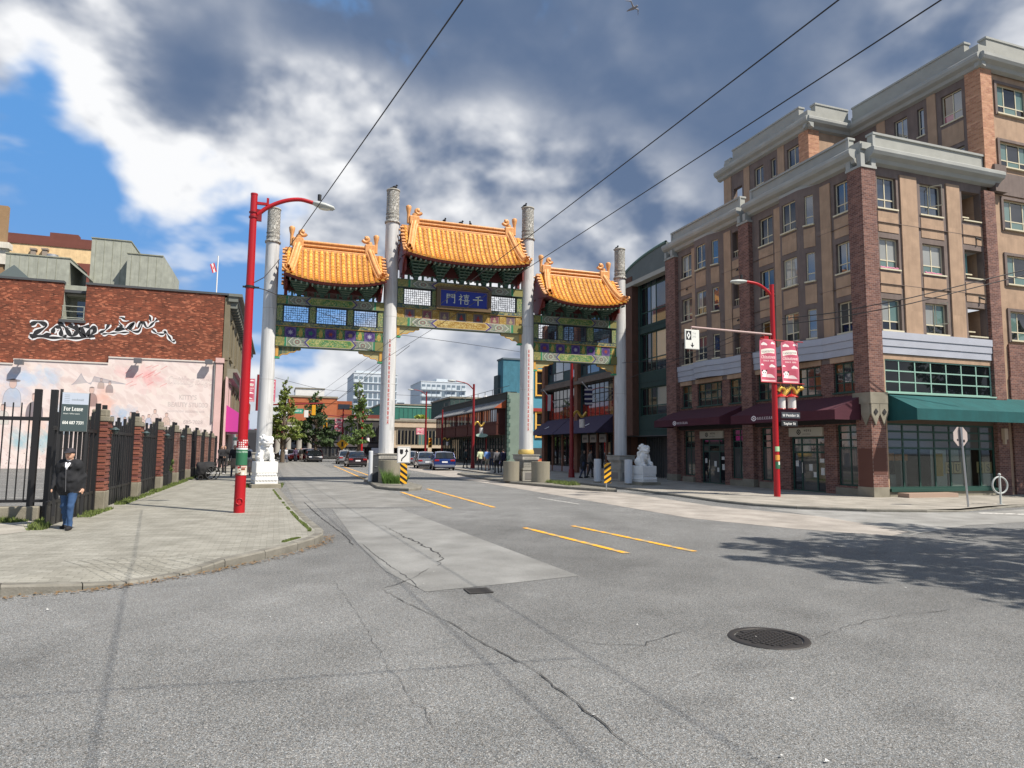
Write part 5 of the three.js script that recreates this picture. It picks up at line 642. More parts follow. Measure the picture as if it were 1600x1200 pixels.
{
  // blue and yellow shop house, its sunlit end wall turned to the camera
  const z = -57.5, x0 = onZ(828, 640, -57.5).x, t = thing('painted_house', 'narrow blue shop house with yellow framed windows and red trim', 'building', [x0, RH, z]), F = face(t, [x0, 0, z], [x0 + 6, 0, z]), blue = stuccoM(84, 150, 172, 822), yel = std(0xe2b355, 0.6), red = std(0x9c2f26, 0.6), h = p => onZ(842, p, z).y, u = p => onZ(p, 640, z).x - x0;
  const rows = [[h(618), h(580)], [h(683), h(645)]], cols = [[u(838), u(848)], [u(856), u(868)]];
  wallWith(F, 'wall', 0, 6, 0, h(560), rows.flatMap(([a, b]) => cols.map(([p, q]) => [p, q, a, b])), blue); for (const [a, b] of rows) for (const [p, q] of cols) { windowOf(F, p, q, a, b, { cols: [1], rows: [0.5, 0.5], frame: yel, bar: 0.07, sillM: yel, deep: 0.06 }); fpart(F, 'window_surround', [bx(p - 0.14, p, a - 0.1, b + 0.16, 0, 0.08), bx(q, q + 0.14, a - 0.1, b + 0.16, 0, 0.08), bx(p, q, b, b + 0.16, 0, 0.08)], yel); }
  fpart(F, 'red_course', bx(0, 6, h(643), h(638), 0, 0.15), red); fpart(F, 'dark_course', bx(0, 6, h(712), h(700), 0, 0.2), lin(0.05, 0.05, 0.05)); fpart(F, 'shop_front', bx(0.1, 5.9, 0.2, h(716), 0, 0.04), lin(0.4, 0.07, 0.04)); fpart(F, 'shop_door', bx(u(840), u(849), 0.1, h(720), 0.04, 0.1), lin(0.6, 0.3, 0.1)); partW(t, 'street_wall', bx(x0, 26, 0, h(560), -58.2, z - 0.3), blue);
}
{
  // dark timber bay house with a sage side wall
  const X = 21.5, z0 = onX(792, 720, X).z, z1 = -92, t = thing('timber_bay_house', 'long two storey house with dark red timber bay windows and sage side wall', 'building', [X, RH, z0]), F = face(t, [X, 0, z1], [X, 0, z0]), L = F.L, sage = stuccoM(122, 138, 126, 831), wood = stuccoM(84, 44, 36, 832), top = 7.4;
  wallWith(F, 'wall', 0, L, 0, top, [], stuccoM(64, 66, 60, 833), 0.3); partW(t, 'side_wall', [bx(X, X + 10, 0, top, z0 - 0.3, z0 + 0.01)], sage); partW(t, 'quoin', Array.from({ length: 18 }, (_, k) => bx(X - 0.05, X + (k % 2 ? 0.16 : 0.3), k * 0.4 + 0.02, k * 0.4 + 0.36, z0 + 0.0, z0 + 0.06)), lin(0.06, 0.11, 0.09));
  const bayL = 5.2; for (let k = 0; k < 5; k++) { const u1 = L - 0.7 - k * (bayL + 0.35), u0 = u1 - bayL; fpart(F, 'bay_base', [bx(u0, u1, 3.3, 4.3, 0, 0.9), bx(u0 - 0.05, u1 + 0.05, 3.2, 3.3, 0, 0.98), bx(u0 - 0.05, u1 + 0.05, 4.3, 4.4, 0, 0.95)], wood); const FB2 = { ...F, o: F.o.clone().addScaledVector(F.N, 0.9) }; windowOf(FB2, u0, u1, 4.4, 5.9, { cols: Array(7).fill(1 / 7), rows: [1], frame: wood, bar: 0.14, deep: 0.06, sill: false, glass: [glassDark, glassCurtain, glassDark, glassGreen] }); fpart(F, 'bay_side', [bx(u1 - 0.06, u1, 4.4, 5.9, 0, 0.85), bx(u0, u0 + 0.06, 4.4, 5.9, 0, 0.85)], wood); const r = prism([[0, 6.7], [1.25, 5.88], [1.25, 5.8], [0, 5.85]], u1 - u0 + 0.4); r.rotateY(-Math.PI / 2); r.translate(u1 + 0.2, 0, 0); fpart(F, 'metal_roof', muv(r), lin(0.18, 0.19, 0.2, 0.45)); fpart(F, 'roof_seam', Array.from({ length: 12 }, (_, i) => { const x = u0 + 0.2 + i * bayL / 12; return rod(V(x, 6.74, 0.02), V(x, 5.92, 1.24), 0.025, 4); }), lin(0.25, 0.26, 0.27, 0.4)); fpart(F, 'shop_window', [bx(u0 + 0.2, u1 - 0.2, 0.5, 2.9, 0.0, 0.03)], glassDark); fpart(F, 'shop_mullion', Array.from({ length: 6 }, (_, i) => bx(u0 + 0.25 + i * 0.94, u0 + 0.33 + i * 0.94, 0.3, 3.1, 0.03, 0.1)), lin(0.04, 0.06, 0.05)); }
  { const tri = prism([[0, 5.85], [1.25, 5.85], [0, 6.7]], 0.06); tri.rotateY(-Math.PI / 2); tri.translate(L - 0.42, 0, 0); fpart(F, 'roof_end', muv(tri), lin(0.4, 0.09, 0.03)); }
  fpart(F, 'parapet_rail', [bx(0, L, top, top + 0.08, -0.3, 0.06), ...Array.from({ length: 10 }, (_, k) => bx(k * L / 10, k * L / 10 + 0.05, top, top + 0.7, -0.2, -0.15)), bx(0, L, top + 0.66, top + 0.7, -0.2, -0.16)], lin(0.08, 0.08, 0.08)); partW(t, 'roof', bx(X + 0.1, X + 10, top - 0.2, top, z1, z0), lin(0.15, 0.15, 0.15)); partW(t, 'roof_vent', [cyl(0.35, 0.35, top, top + 0.5, X + 2.2, z0 - 15, 14), ball(0.36, X + 2.2, top + 0.5, z0 - 15, 12), ball(0.26, X + 3.4, top + 0.3, z0 - 12, 10)], lin(0.6, 0.6, 0.6, 0.4));
}
{ const t = thing('teal_building', 'plain teal walled building rising behind the timber bay house', 'building', [27, 0, -72]), m = stuccoM(64, 116, 134, 841); const yT = onZ(800, 562, -72).y, xl = onZ(786, 600, -72).x, xs = onZ(778, 600, -72).x; partW(t, 'wall', bx(xl, 34, 0, yT, -74, -72), m); partW(t, 'coping', bx(xl - 0.1, 34.1, yT, yT + 0.18, -74.1, -71.9), lin(0.1, 0.13, 0.15)); partW(t, 'wing', bx(xl - 0.3, xl, 0, yT - 1.7, -74.5, -73), stuccoM(70, 84, 86, 842)); const w0 = onZ(795, 628, -71.95), w1 = onZ(801, 612, -71.95); partW(t, 'window', bx(w0.x, w1.x + 0.5, w0.y, w1.y, -71.99, -71.94), glassDark); void xs; }
// ---------------------------------------------------------------- left side: brick building with mural, car park fence
const WZ = -57, sc = 57 / 60.8, wx = x => x * sc, wy = y => 1.72 + (y - 1.72) * sc;
const brickOldM = std(0xd0c0b4, 0.92, { map: (() => { const t = tex(1024, 1024, (x, y) => { const row = Math.floor(y / 13), xx = (x + (row % 2) * 18), col = Math.floor(xx / 36), j = (xx % 36 < 2 || y % 13 < 2), big = fbm(x / 90, y / 60, 5, 851, 0), t1 = h2(col, row, 852), str = fbm(x / 50, y / 7, 3, 853, 0); if (j) return [128 + big * 30, 104 + big * 24, 92 + big * 18]; const v = (t1 - 0.5) * 46 + (big - 0.5) * 70; const dk = str > 0.62 ? -34 : 0, pk = t1 > 0.86 ? 40 : 0; return [152 + v + dk + pk, 86 + v * 0.6 + dk * 0.6 + pk * 1.0, 64 + v * 0.45 + dk * 0.5 + pk * 0.9]; }, true, [1 / 6, 1 / 6]); return t; })(), bumpMap: brickBump, bumpScale: 0.006 });
const muralT = canvasTex(2048, 1024, (g, w, h) => {
  g.fillStyle = '#e2d4ce'; g.fillRect(0, 0, w, h); const r = rng(991);
  for (let k = 0; k < 900; k++) { g.fillStyle = ['rgba(214,196,190,.5)', 'rgba(226,214,206,.5)', 'rgba(204,184,178,.3)'][k % 3]; g.beginPath(); g.ellipse(r() * w, r() * h, 20 + r() * 60, 8 + r() * 24, r(), 0, 7); g.fill(); }
  const wash = (x, y, rx, ry, c) => { g.fillStyle = c; for (let k = 0; k < 26; k++) { g.beginPath(); g.ellipse(x + (r() - 0.5) * rx * 1.5, y + (r() - 0.5) * ry * 1.5, rx * (0.2 + r() * 0.3), ry * (0.2 + r() * 0.3), r() * 3, 0, 7); g.fill(); } };
  const S = x => (x + 20.5) / 16.2 * w, T = y => h - y / 9.2 * h;   // metres on the wall (unscaled) -> pixels
  wash(S(-18.9), T(6.2), 150, 160, 'rgba(150,188,222,.10)'); wash(S(-17.2), T(6.9), 200, 90, 'rgba(168,198,224,.10)'); wash(S(-17.5), T(2.2), 260, 70, 'rgba(120,178,190,.13)'); wash(S(-15.6), T(4), 120, 150, 'rgba(140,180,214,.10)'); wash(S(-13.5), T(5), 220, 150, 'rgba(222,168,140,.10)'); wash(S(-10.5), T(7.2), 260, 80, 'rgba(224,150,150,.10)'); wash(S(-11.6), T(4), 130, 90, 'rgba(140,166,206,.12)'); wash(S(-16.5), T(3.4), 200, 90, 'rgba(220,174,150,.10)');
  const fig = (x, y, s, c, hat) => { g.fillStyle = c; g.strokeStyle = 'rgba(90,84,88,.55)'; g.lineWidth = 2.5; g.beginPath(); g.moveTo(x - 34 * s, y); g.quadraticCurveTo(x - 40 * s, y - 64 * s, x - 10 * s, y - 74 * s); g.lineTo(x + 10 * s, y - 74 * s); g.quadraticCurveTo(x + 40 * s, y - 64 * s, x + 34 * s, y); g.closePath(); g.fill(); g.stroke(); g.fillStyle = 'rgba(206,176,164,.9)'; g.beginPath(); g.ellipse(x, y - 92 * s, 14 * s, 19 * s, 0, 0, 7); g.fill(); g.stroke(); g.fillStyle = 'rgba(96,86,86,.6)'; g.beginPath(); g.ellipse(x, y - 104 * s, 15 * s, 8 * s, 0, 3.14, 6.28); g.fill(); if (hat) { g.beginPath(); g.ellipse(x, y - 104 * s, 28 * s, 6 * s, 0, 0, 7); g.fill(); } };
  fig(S(-19.0), T(4.6), 2.1, 'rgba(160,176,196,.55)', true); fig(S(-17.5), T(3.7), 2.0, 'rgba(98,92,100,.75)'); fig(S(-19.5), T(3.3), 1.5, 'rgba(186,188,180,.6)'); fig(S(-13.8), T(4.8), 1.5, 'rgba(136,110,108,.7)'); fig(S(-12.6), T(5.9), 0.9, 'rgba(120,108,110,.6)'); fig(S(-13.2), T(6.2), 0.8, 'rgba(160,140,130,.6)'); fig(S(-15.2), T(2.6), 1.3, 'rgba(150,180,204,.6)');
  for (let k = 0; k < 8; k++) fig(S(-11.4 + k * 0.42), T(3.2 + (k % 3) * 0.25), 0.85 + (k % 2) * 0.15, ['rgba(150,170,204,.55)', 'rgba(206,186,180,.6)', 'rgba(176,170,176,.6)', 'rgba(196,166,150,.6)'][k % 4]);
  g.strokeStyle = 'rgba(120,124,140,.65)'; g.lineWidth = 4; g.beginPath(); g.moveTo(S(-15.2), T(6.4)); g.quadraticCurveTo(S(-14.9), T(6.6), S(-14.6), T(7.3)); g.quadraticCurveTo(S(-14.3), T(6.6), S(-13.9), T(6.5)); g.lineTo(S(-13.7), T(7.1)); g.lineTo(S(-11.5), T(6.6)); g.lineTo(S(-13.6), T(6.7)); g.stroke(); g.fillStyle = 'rgba(120,124,134,.35)'; g.fill();
  g.strokeStyle = 'rgba(206,96,96,.4)'; g.lineWidth = 6; for (let k = 0; k < 16; k++) { const x = S(-11.8 + r() * 3), y = T(6.4 + r() * 1.6); g.beginPath(); g.moveTo(x, y); g.lineTo(x + 60, y - 22 - r() * 20); g.stroke(); }
  const tx0 = S(-8.5); g.textAlign = 'center'; g.fillStyle = 'rgba(130,120,122,.45)'; g.strokeStyle = 'rgba(130,120,122,.55)'; g.lineWidth = 2; const cx = S(-6.9);
  g.font = 'italic bold 92px serif'; g.strokeText('Cutting Edge', cx, T(6.75), 420); g.font = '52px sans-serif'; g.strokeText("KITTY'S", cx - 10, T(5.55)); g.strokeText('BEAUTY STUDIO', cx - 6, T(4.95), 400); g.font = '24px sans-serif'; g.fillText('INDEPENDENT DESIGNERS HAIR', cx - 20, T(4.5), 420); g.font = '44px sans-serif'; g.strokeText('685-7028', cx + 50, T(3.6)); g.strokeText('683-2238', cx + 50, T(2.95)); for (let k = 0; k < 14; k++) { const a = k / 14 * 6.28; g.beginPath(); g.arc(tx0 + 45 + 62 * Math.cos(a), T(3.3) + 60 * Math.sin(a), 12, 0, 7); g.stroke(); }
  g.fillStyle = 'rgba(120,96,84,.5)'; for (let k = 0; k < 420; k++) { g.fillRect(r() * w, T(2.3 * r() * r()), 2 + r() * 7, 2 + r() * 9); }
});
const pinkM = stuccoM(212, 178, 172, 861), sageM = stuccoM(160, 163, 152, 862), slateM = lin(0.07, 0.075, 0.08, 0.7), sandM = stuccoM(120, 112, 92, 863);
{
  const t = thing('brick_building', 'old red brick building with faded mural, graffiti and magenta awning', 'building', [wx(-12), 0, WZ]);
  const xR = wx(-4.2), top = wy(14.35), nx0 = wx(-16.3), nx1 = wx(-14.7), ny0 = wy(11.47);
  partW(t, 'brick_wall', bx(-34, nx0, 0, top, WZ - 0.4, WZ), brickOldM); partW(t, 'brick_wall', bx(nx0, nx1, 0, ny0, WZ - 0.4, WZ), brickOldM); partW(t, 'brick_wall', bx(nx1, xR - 0.2, 0, top, WZ - 0.4, WZ), brickOldM);
  partW(t, 'coping', [bx(-34, nx0 + 0.05, top, top + 0.16, WZ - 0.5, WZ + 0.08), bx(nx1 - 0.05, xR, top, top + 0.16, WZ - 0.5, WZ + 0.08)], slateM);
  // balcony cut into the wall
  const alc = partW(t, 'roof_balcony', [bx(nx0 - 0.02, nx1 + 0.02, ny0 - 0.02, ny0 + 0.06, WZ - 3, WZ - 0.02), bx(nx0 - 0.1, nx0, ny0, top + 0.2, WZ - 3, WZ - 0.41), bx(nx1, nx1 + 0.1, ny0, top + 0.2, WZ - 3, WZ - 0.41), bx(nx0, nx1, ny0, top - 0.7, WZ - 2.1, WZ - 2), bx(nx0, nx1, top - 0.75, top + 0.05, WZ - 2, WZ - 0.9)], sageM); partW(alc, 'balcony_rail', [bx(nx0, nx1, ny0 + 1.0, ny0 + 1.05, WZ - 0.1, WZ - 0.05), bx(nx0, nx1, ny0 + 0.15, ny0 + 0.2, WZ - 0.1, WZ - 0.05), bx(nx0, nx1, ny0 + 0.62, ny0 + 0.66, WZ - 0.1, WZ - 0.05), bx(nx0 + 0.05, nx0 + 0.1, ny0, ny0 + 1, WZ - 0.1, WZ - 0.05), bx(nx1 - 0.1, nx1 - 0.05, ny0, ny0 + 1, WZ - 0.1, WZ - 0.05)], sageM); partW(alc, 'balcony_door', bx(nx0 + 0.5, nx1 - 0.2, ny0 + 0.06, ny0 + 1.75, WZ - 1.99, WZ - 1.95), glassDark); partW(alc, 'balcony_sill', bx(nx0 - 0.1, nx1 + 0.1, ny0 - 0.2, ny0, WZ - 0.05, WZ + 0.1), slateM);
  // mural wall, stepped top
  const step = [[-34, wx(-19.1), wy(7.75)], [wx(-19.1), wx(-12.8), wy(8.1)], [wx(-12.8), wx(-4.6), wy(8.6)]];
  step.forEach(([a, b, y]) => { const g = bx(a, b, 0, y, WZ, WZ + 0.22), uv = g.attributes.uv; for (let i = 0; i < uv.count; i++) uv.setXY(i, (uv.getX(i) / sc + 20.5) / 16.2, uv.getY(i) / wy(9.2)); partW(t, 'mural_wall', g, std(0xffffff, 0.92, { map: muralT, bumpMap: grainBump, bumpScale: 0.004 })); partW(t, 'mural_coping', bx(a, b, y, y + 0.1, WZ, WZ + 0.28), std(0xcfc8c0, 0.8)); });
  partW(t, 'pink_pier', [bx(wx(-5.0), wx(-4.48), 0, wy(8.6), WZ + 0.22, WZ + 0.34), bx(wx(-5.04), wx(-4.4), wy(8.6), wy(9.0), WZ - 0.1, WZ + 0.42)], pinkM); partW(t, 'drain_pipe', rod(V(wx(-5.1), wy(3.7), WZ + 0.3), V(wx(-5.1), wy(8.5), WZ + 0.3), 0.06, 8), lin(0.2, 0.2, 0.2));
  for (const [px, py] of [[33, 565], [217, 563], [327, 565]]) { const p = onZ(px, py, WZ + 0.3); partW(t, 'floodlight', [rod(V(p.x, p.y + 0.1, WZ), V(p.x, p.y + 0.1, WZ + 0.7), 0.04, 6), bx(p.x - 0.25, p.x + 0.25, p.y - 0.25, p.y + 0.1, WZ + 0.5, WZ + 0.85)], lin(0.12, 0.12, 0.13, 0.5)); }
  // graffiti: two coats of paint, white outline under black strokes
  const ribbon = (pts, w, z) => { const c = new THREE.CatmullRomCurve3(pts.map(p => V(p[0], p[1], 0))), n = pts.length * 6, pos = []; let pr = null; for (let k = 0; k <= n; k++) { const p = c.getPoint(k / n), d = c.getTangent(k / n), q = w * (0.75 + 0.35 * Math.sin(k * 0.7)); const a = V(p.x - d.y * q, p.y + d.x * q, z), b = V(p.x + d.y * q, p.y - d.x * q, z); if (pr) pos.push(pr[0], pr[1], b, pr[0], b, a); pr = [a, b]; } const g = new THREE.BufferGeometry(); g.setAttribute('position', new THREE.Float32BufferAttribute(pos.flatMap(v => v.toArray()), 3)); g.computeVertexNormals(); return muv(g); };
  const gp = (px, py) => { const p = onZ(px, py, WZ); return [p.x, p.y]; }, W = lin(0.75, 0.75, 0.75, 0.8), K = lin(0.018, 0.018, 0.02, 0.7);
  const strokes = [[[[48, 507], [60, 503], [72, 509], [56, 520], [50, 525], [68, 524], [80, 522]], 0.34], [[[82, 520], [86, 511], [95, 513], [96, 524], [104, 526]], 0.3], [[[92, 504], [102, 512], [112, 525], [120, 518], [108, 507]], 0.32], [[[118, 508], [124, 520], [134, 527], [128, 512], [140, 510]], 0.3], [[[136, 525], [142, 513], [150, 512], [146, 520], [138, 527]], 0.3], [[[46, 523], [70, 527], [98, 528], [128, 528], [148, 525]], 0.22], [[[156, 520], [165, 515], [172, 505], [182, 502], [190, 510], [180, 516], [196, 514]], 0.22], [[[178, 500], [188, 496], [200, 500], [206, 495], [212, 497]], 0.18], [[[198, 514], [210, 504], [204, 515], [216, 518], [226, 498], [232, 494], [236, 502]], 0.2], [[[216, 512], [222, 500], [230, 512], [240, 504], [246, 499]], 0.18], [[[238, 515], [246, 521], [256, 522], [258, 518], [264, 526], [270, 534], [274, 532]], 0.16], [[[160, 522], [172, 521], [186, 520], [202, 519]], 0.14]];
  partW(t, 'graffiti_outline', strokes.map(([p, w], i) => ribbon(p.map(q => gp(...q)), w * 0.44 + 0.11, WZ + 0.004 + i * 0.0002)), W); partW(t, 'graffiti_fill', strokes.map(([p, w], i) => ribbon(p.map(q => gp(...q)), w * 0.44, WZ + 0.008 + i * 0.0002)), K);
  for (const [px, py, w, h] of [[165, 490, 0.9, 0.8], [215, 485, 0.8, 0.8], [280, 488, 0.9, 0.9], [45, 480, 1, 0.9]]) { const [x, y] = gp(px, py); partW(t, 'blocked_window', bx(x - w, x + w, y - h, y + h, WZ, WZ + 0.012), std(0xd8c8bc, 0.92, { map: brickOldM.map })); }
  // street side
  const XS = xR, F = face(t, [XS, 0, WZ], [XS, 0, -92]); // faces +X
  const FS = face(t, [XS, 0, WZ], [XS, 0, -92]); void F; FS.N.x > 0 || (FS.N.negate());
  partW(t, 'street_wall', bx(XS - 0.4, XS - 0.02, 0, top, -92, WZ), sandM); partW(t, 'stone_quoin', bx(XS - 0.35, XS + 0.04, wy(8.9), top - 0.2, WZ - 0.5, WZ + 0.06), sandM);
  for (let k = 0; k < 5; k++) for (const [y0, y1] of [[wy(9.4), wy(12.4)], [4.6, 6.6]]) { const z = WZ - 3 - k * 6.4; partW(t, 'street_window', bx(XS - 0.03, XS + 0.02, y0, y1, z - 1.6, z + 0.6), glassDark); partW(t, 'window_trim', [bx(XS - 0.02, XS + 0.14, y0 - 0.2, y0, z - 1.8, z + 0.8), bx(XS - 0.02, XS + 0.14, y1, y1 + 0.25, z - 1.8, z + 0.8), bx(XS - 0.02, XS + 0.1, y0, y1, z - 1.9, z - 1.6), bx(XS - 0.02, XS + 0.1, y0, y1, z + 0.6, z + 0.9)], sandM); }
  partW(t, 'street_cornice', [bx(XS - 0.1, XS + 0.9, top - 0.1, top + 0.12, -92, WZ + 0.3), bx(XS - 0.1, XS + 0.6, top - 0.5, top - 0.1, -92, WZ + 0.2), ...Array.from({ length: 26 }, (_, k) => bx(XS, XS + 0.55, top - 1.0, top - 0.5, WZ - 0.3 - k * 1.3, WZ - k * 1.3))], lin(0.16, 0.17, 0.15)); partW(t, 'lower_cornice', [bx(XS - 0.1, XS + 0.7, wy(8.0), wy(8.3), -92, WZ - 1), bx(XS - 0.1, XS + 0.4, wy(7.5), wy(8.0), -92, WZ - 1)], lin(0.25, 0.24, 0.2)); partW(t, 'pink_front', bx(XS - 0.02, XS + 0.08, 0, wy(7.5), -62, WZ + 0.2), pinkM); partW(t, 'shop_window', bx(XS + 0.08, XS + 0.12, 0.5, 2.9, -74, -58.5), glassDark);
  { const a = [V(XS + 0.05, 5.0, 0), V(XS + 1.6, 4.0, 0), V(XS + 1.6, 2.9, 0), V(XS + 0.05, 2.9, 0)], g = new THREE.ExtrudeGeometry(shapeOf(a.map(p => [p.x, p.y])), { depth: 10, bevelEnabled: false }); g.translate(0, 0, WZ - 10.6); partW(t, 'awning', muv(g), std(0xb8388e, 0.8)); }
  partW(t, 'roof', bx(-34, XS - 0.3, top - 0.6, top - 0.4, -92, WZ - 0.4), slateM);
  // rooftop rooms
  const rz = WZ - 6, k2 = (p, q) => onZ(p, q, rz), clad = sageM;
  const A = k2(144, 372), B = k2(217, 388), C = k2(204, 402), D = k2(258, 404), E3 = k2(273, 428), G3 = k2(17, 401), H3 = k2(115, 411);
  const seams = (x0, x1, y0, y1, z) => Array.from({ length: Math.floor((x1 - x0) / 0.62) }, (_, k) => bx(x0 + 0.3 + k * 0.62, x0 + 0.33 + k * 0.62, y0, y1, z, z + 0.02));
  const room = (nm, x0, x1, y1, z) => { const r = partW(t, nm, bx(x0, x1, top - 0.4, y1, z - 5, z), clad); partW(r, 'cladding_seam', [...seams(x0, x1, top - 0.4, y1, z), bx(x0 - 0.05, x1 + 0.05, y1, y1 + 0.08, z - 5, z + 0.06)], stuccoM(150, 152, 136, 865)); return r; };
  room('roof_room', A.x, B.x - 0.6, A.y, rz); room('roof_room', C.x, D.x, C.y, rz + 1.2); room('roof_room', G3.x, H3.x, G3.y, rz + 1);
  { const g = prism([[0, top - 0.4], [E3.x - D.x, top - 0.4], [E3.x - D.x, E3.y], [0, D.y]], 4); g.translate(D.x, 0, rz - 2.8); partW(t, 'roof_slope_room', muv(g), clad); const g2 = prism([[0, 0], [1.5, -1.3], [1.5, -1.45], [0, -0.2]], 4); g2.translate(H3.x, H3.y, rz - 3); partW(t, 'roof_canopy', muv(g2), clad); }
  partW(t, 'roof_gable', (() => { const p = k2(34, 424), g = prism([[-1.1, -0.9], [1.1, -0.9], [0, 0.1]], 0.3); g.translate(p.x, p.y, rz + 1.4); return muv(g); })(), lin(0.12, 0.15, 0.15)); { const p = k2(82, 402); partW(t, 'roof_vent', [cyl(0.4, 0.4, p.y - 0.5, p.y + 0.2, p.x, rz, 14), cyl(0.48, 0.48, p.y - 0.15, p.y + 0.05, p.x, rz, 14)], lin(0.5, 0.5, 0.5, 0.4, { metal: 0.7 })); }
}
{ const z = -95, a = onZ(10, 363, z), b = onZ(146, 382, z), t = thing('cream_building', 'cream rendered building with brick parapet beyond the brick building', 'building', [a.x - 5, 0, z]); partW(t, 'wall', bx(a.x - 8, b.x + 4, 0, a.y - 1.2, z - 10, z), stuccoM(226, 196, 150, 871)); partW(t, 'parapet', [bx(a.x - 8, b.x + 4, a.y - 1.2, a.y, z - 10, z + 0.1), bx(a.x + 4.5, a.x + 7.5, a.y, a.y + 0.5, z - 1, z + 0.1)], stuccoM(112, 66, 56, 872)); partW(t, 'brick_base', bx(onZ(118, 440, z).x, b.x + 4, 0, onZ(130, 412, z).y, z, z + 0.1), stuccoM(120, 70, 60, 873)); for (const px of [54, 72]) { const p = onZ(px, 392, z); partW(t, 'flue_pipe', [bx(p.x - 0.25, p.x + 0.25, p.y - 1.5, p.y, z + 0.1, z + 0.5), bx(p.x - 0.35, p.x + 0.35, p.y, p.y + 0.2, z + 0.05, z + 0.6)], lin(0.3, 0.25, 0.2)); } }
{ const z = -66, b = onZ(15, 330, z), t = thing('brick_tower', 'edge of a taller brown brick building with pale cornice', 'building', [b.x - 4, 0, z]); partW(t, 'wall', bx(b.x - 12, b.x - 1.0, 0, b.y + 0.9, z - 0.4, z), stuccoM(112, 70, 58, 881)); partW(t, 'quoin', bx(b.x - 1.0, b.x - 0.1, 0, b.y + 0.4, z - 0.4, z + 0.1), stuccoM(150, 122, 90, 882)); const c = onZ(12, 390, z); partW(t, 'cornice', [bx(b.x - 3, b.x + 0.3, c.y, c.y + 0.5, z - 0.4, z + 0.5), bx(b.x - 3, b.x + 0.1, c.y - 1.3, c.y, z - 0.4, z + 0.25)], stuccoM(214, 208, 196, 883)); }
{ const p = onZ(341, 400, -75), q = onZ(342, 470, -75), t = thing('flagpole', 'white flagpole with red and white flag on the brick roof', 'flagpole', [p.x, q.y - 1, -75]); part(t, 'pole', rod(V(0, 0, 0), V(0, p.y - q.y + 1, 0), 0.07, 6), lin(0.75, 0.75, 0.75)); const g = new THREE.PlaneGeometry(0.45, 0.95, 5, 5), s = g.attributes.position; for (let i = 0; i < s.count; i++) s.setZ(i, Math.sin(s.getX(i) * 5) * 0.15); g.rotateZ(0.3); g.translate(-0.4, p.y - q.y - 0.3, 0); part(t, 'cloth', g, std(0xffffff, 0.9, { side: THREE.DoubleSide, map: canvasTex(32, 32, (c, w, h) => { c.fillStyle = '#c8303a'; c.fillRect(0, 0, w, h); c.fillStyle = '#e8e4e4'; c.fillRect(9, 0, 14, h); c.fillStyle = '#c8303a'; c.fillRect(13, 11, 6, 9); }) })); }

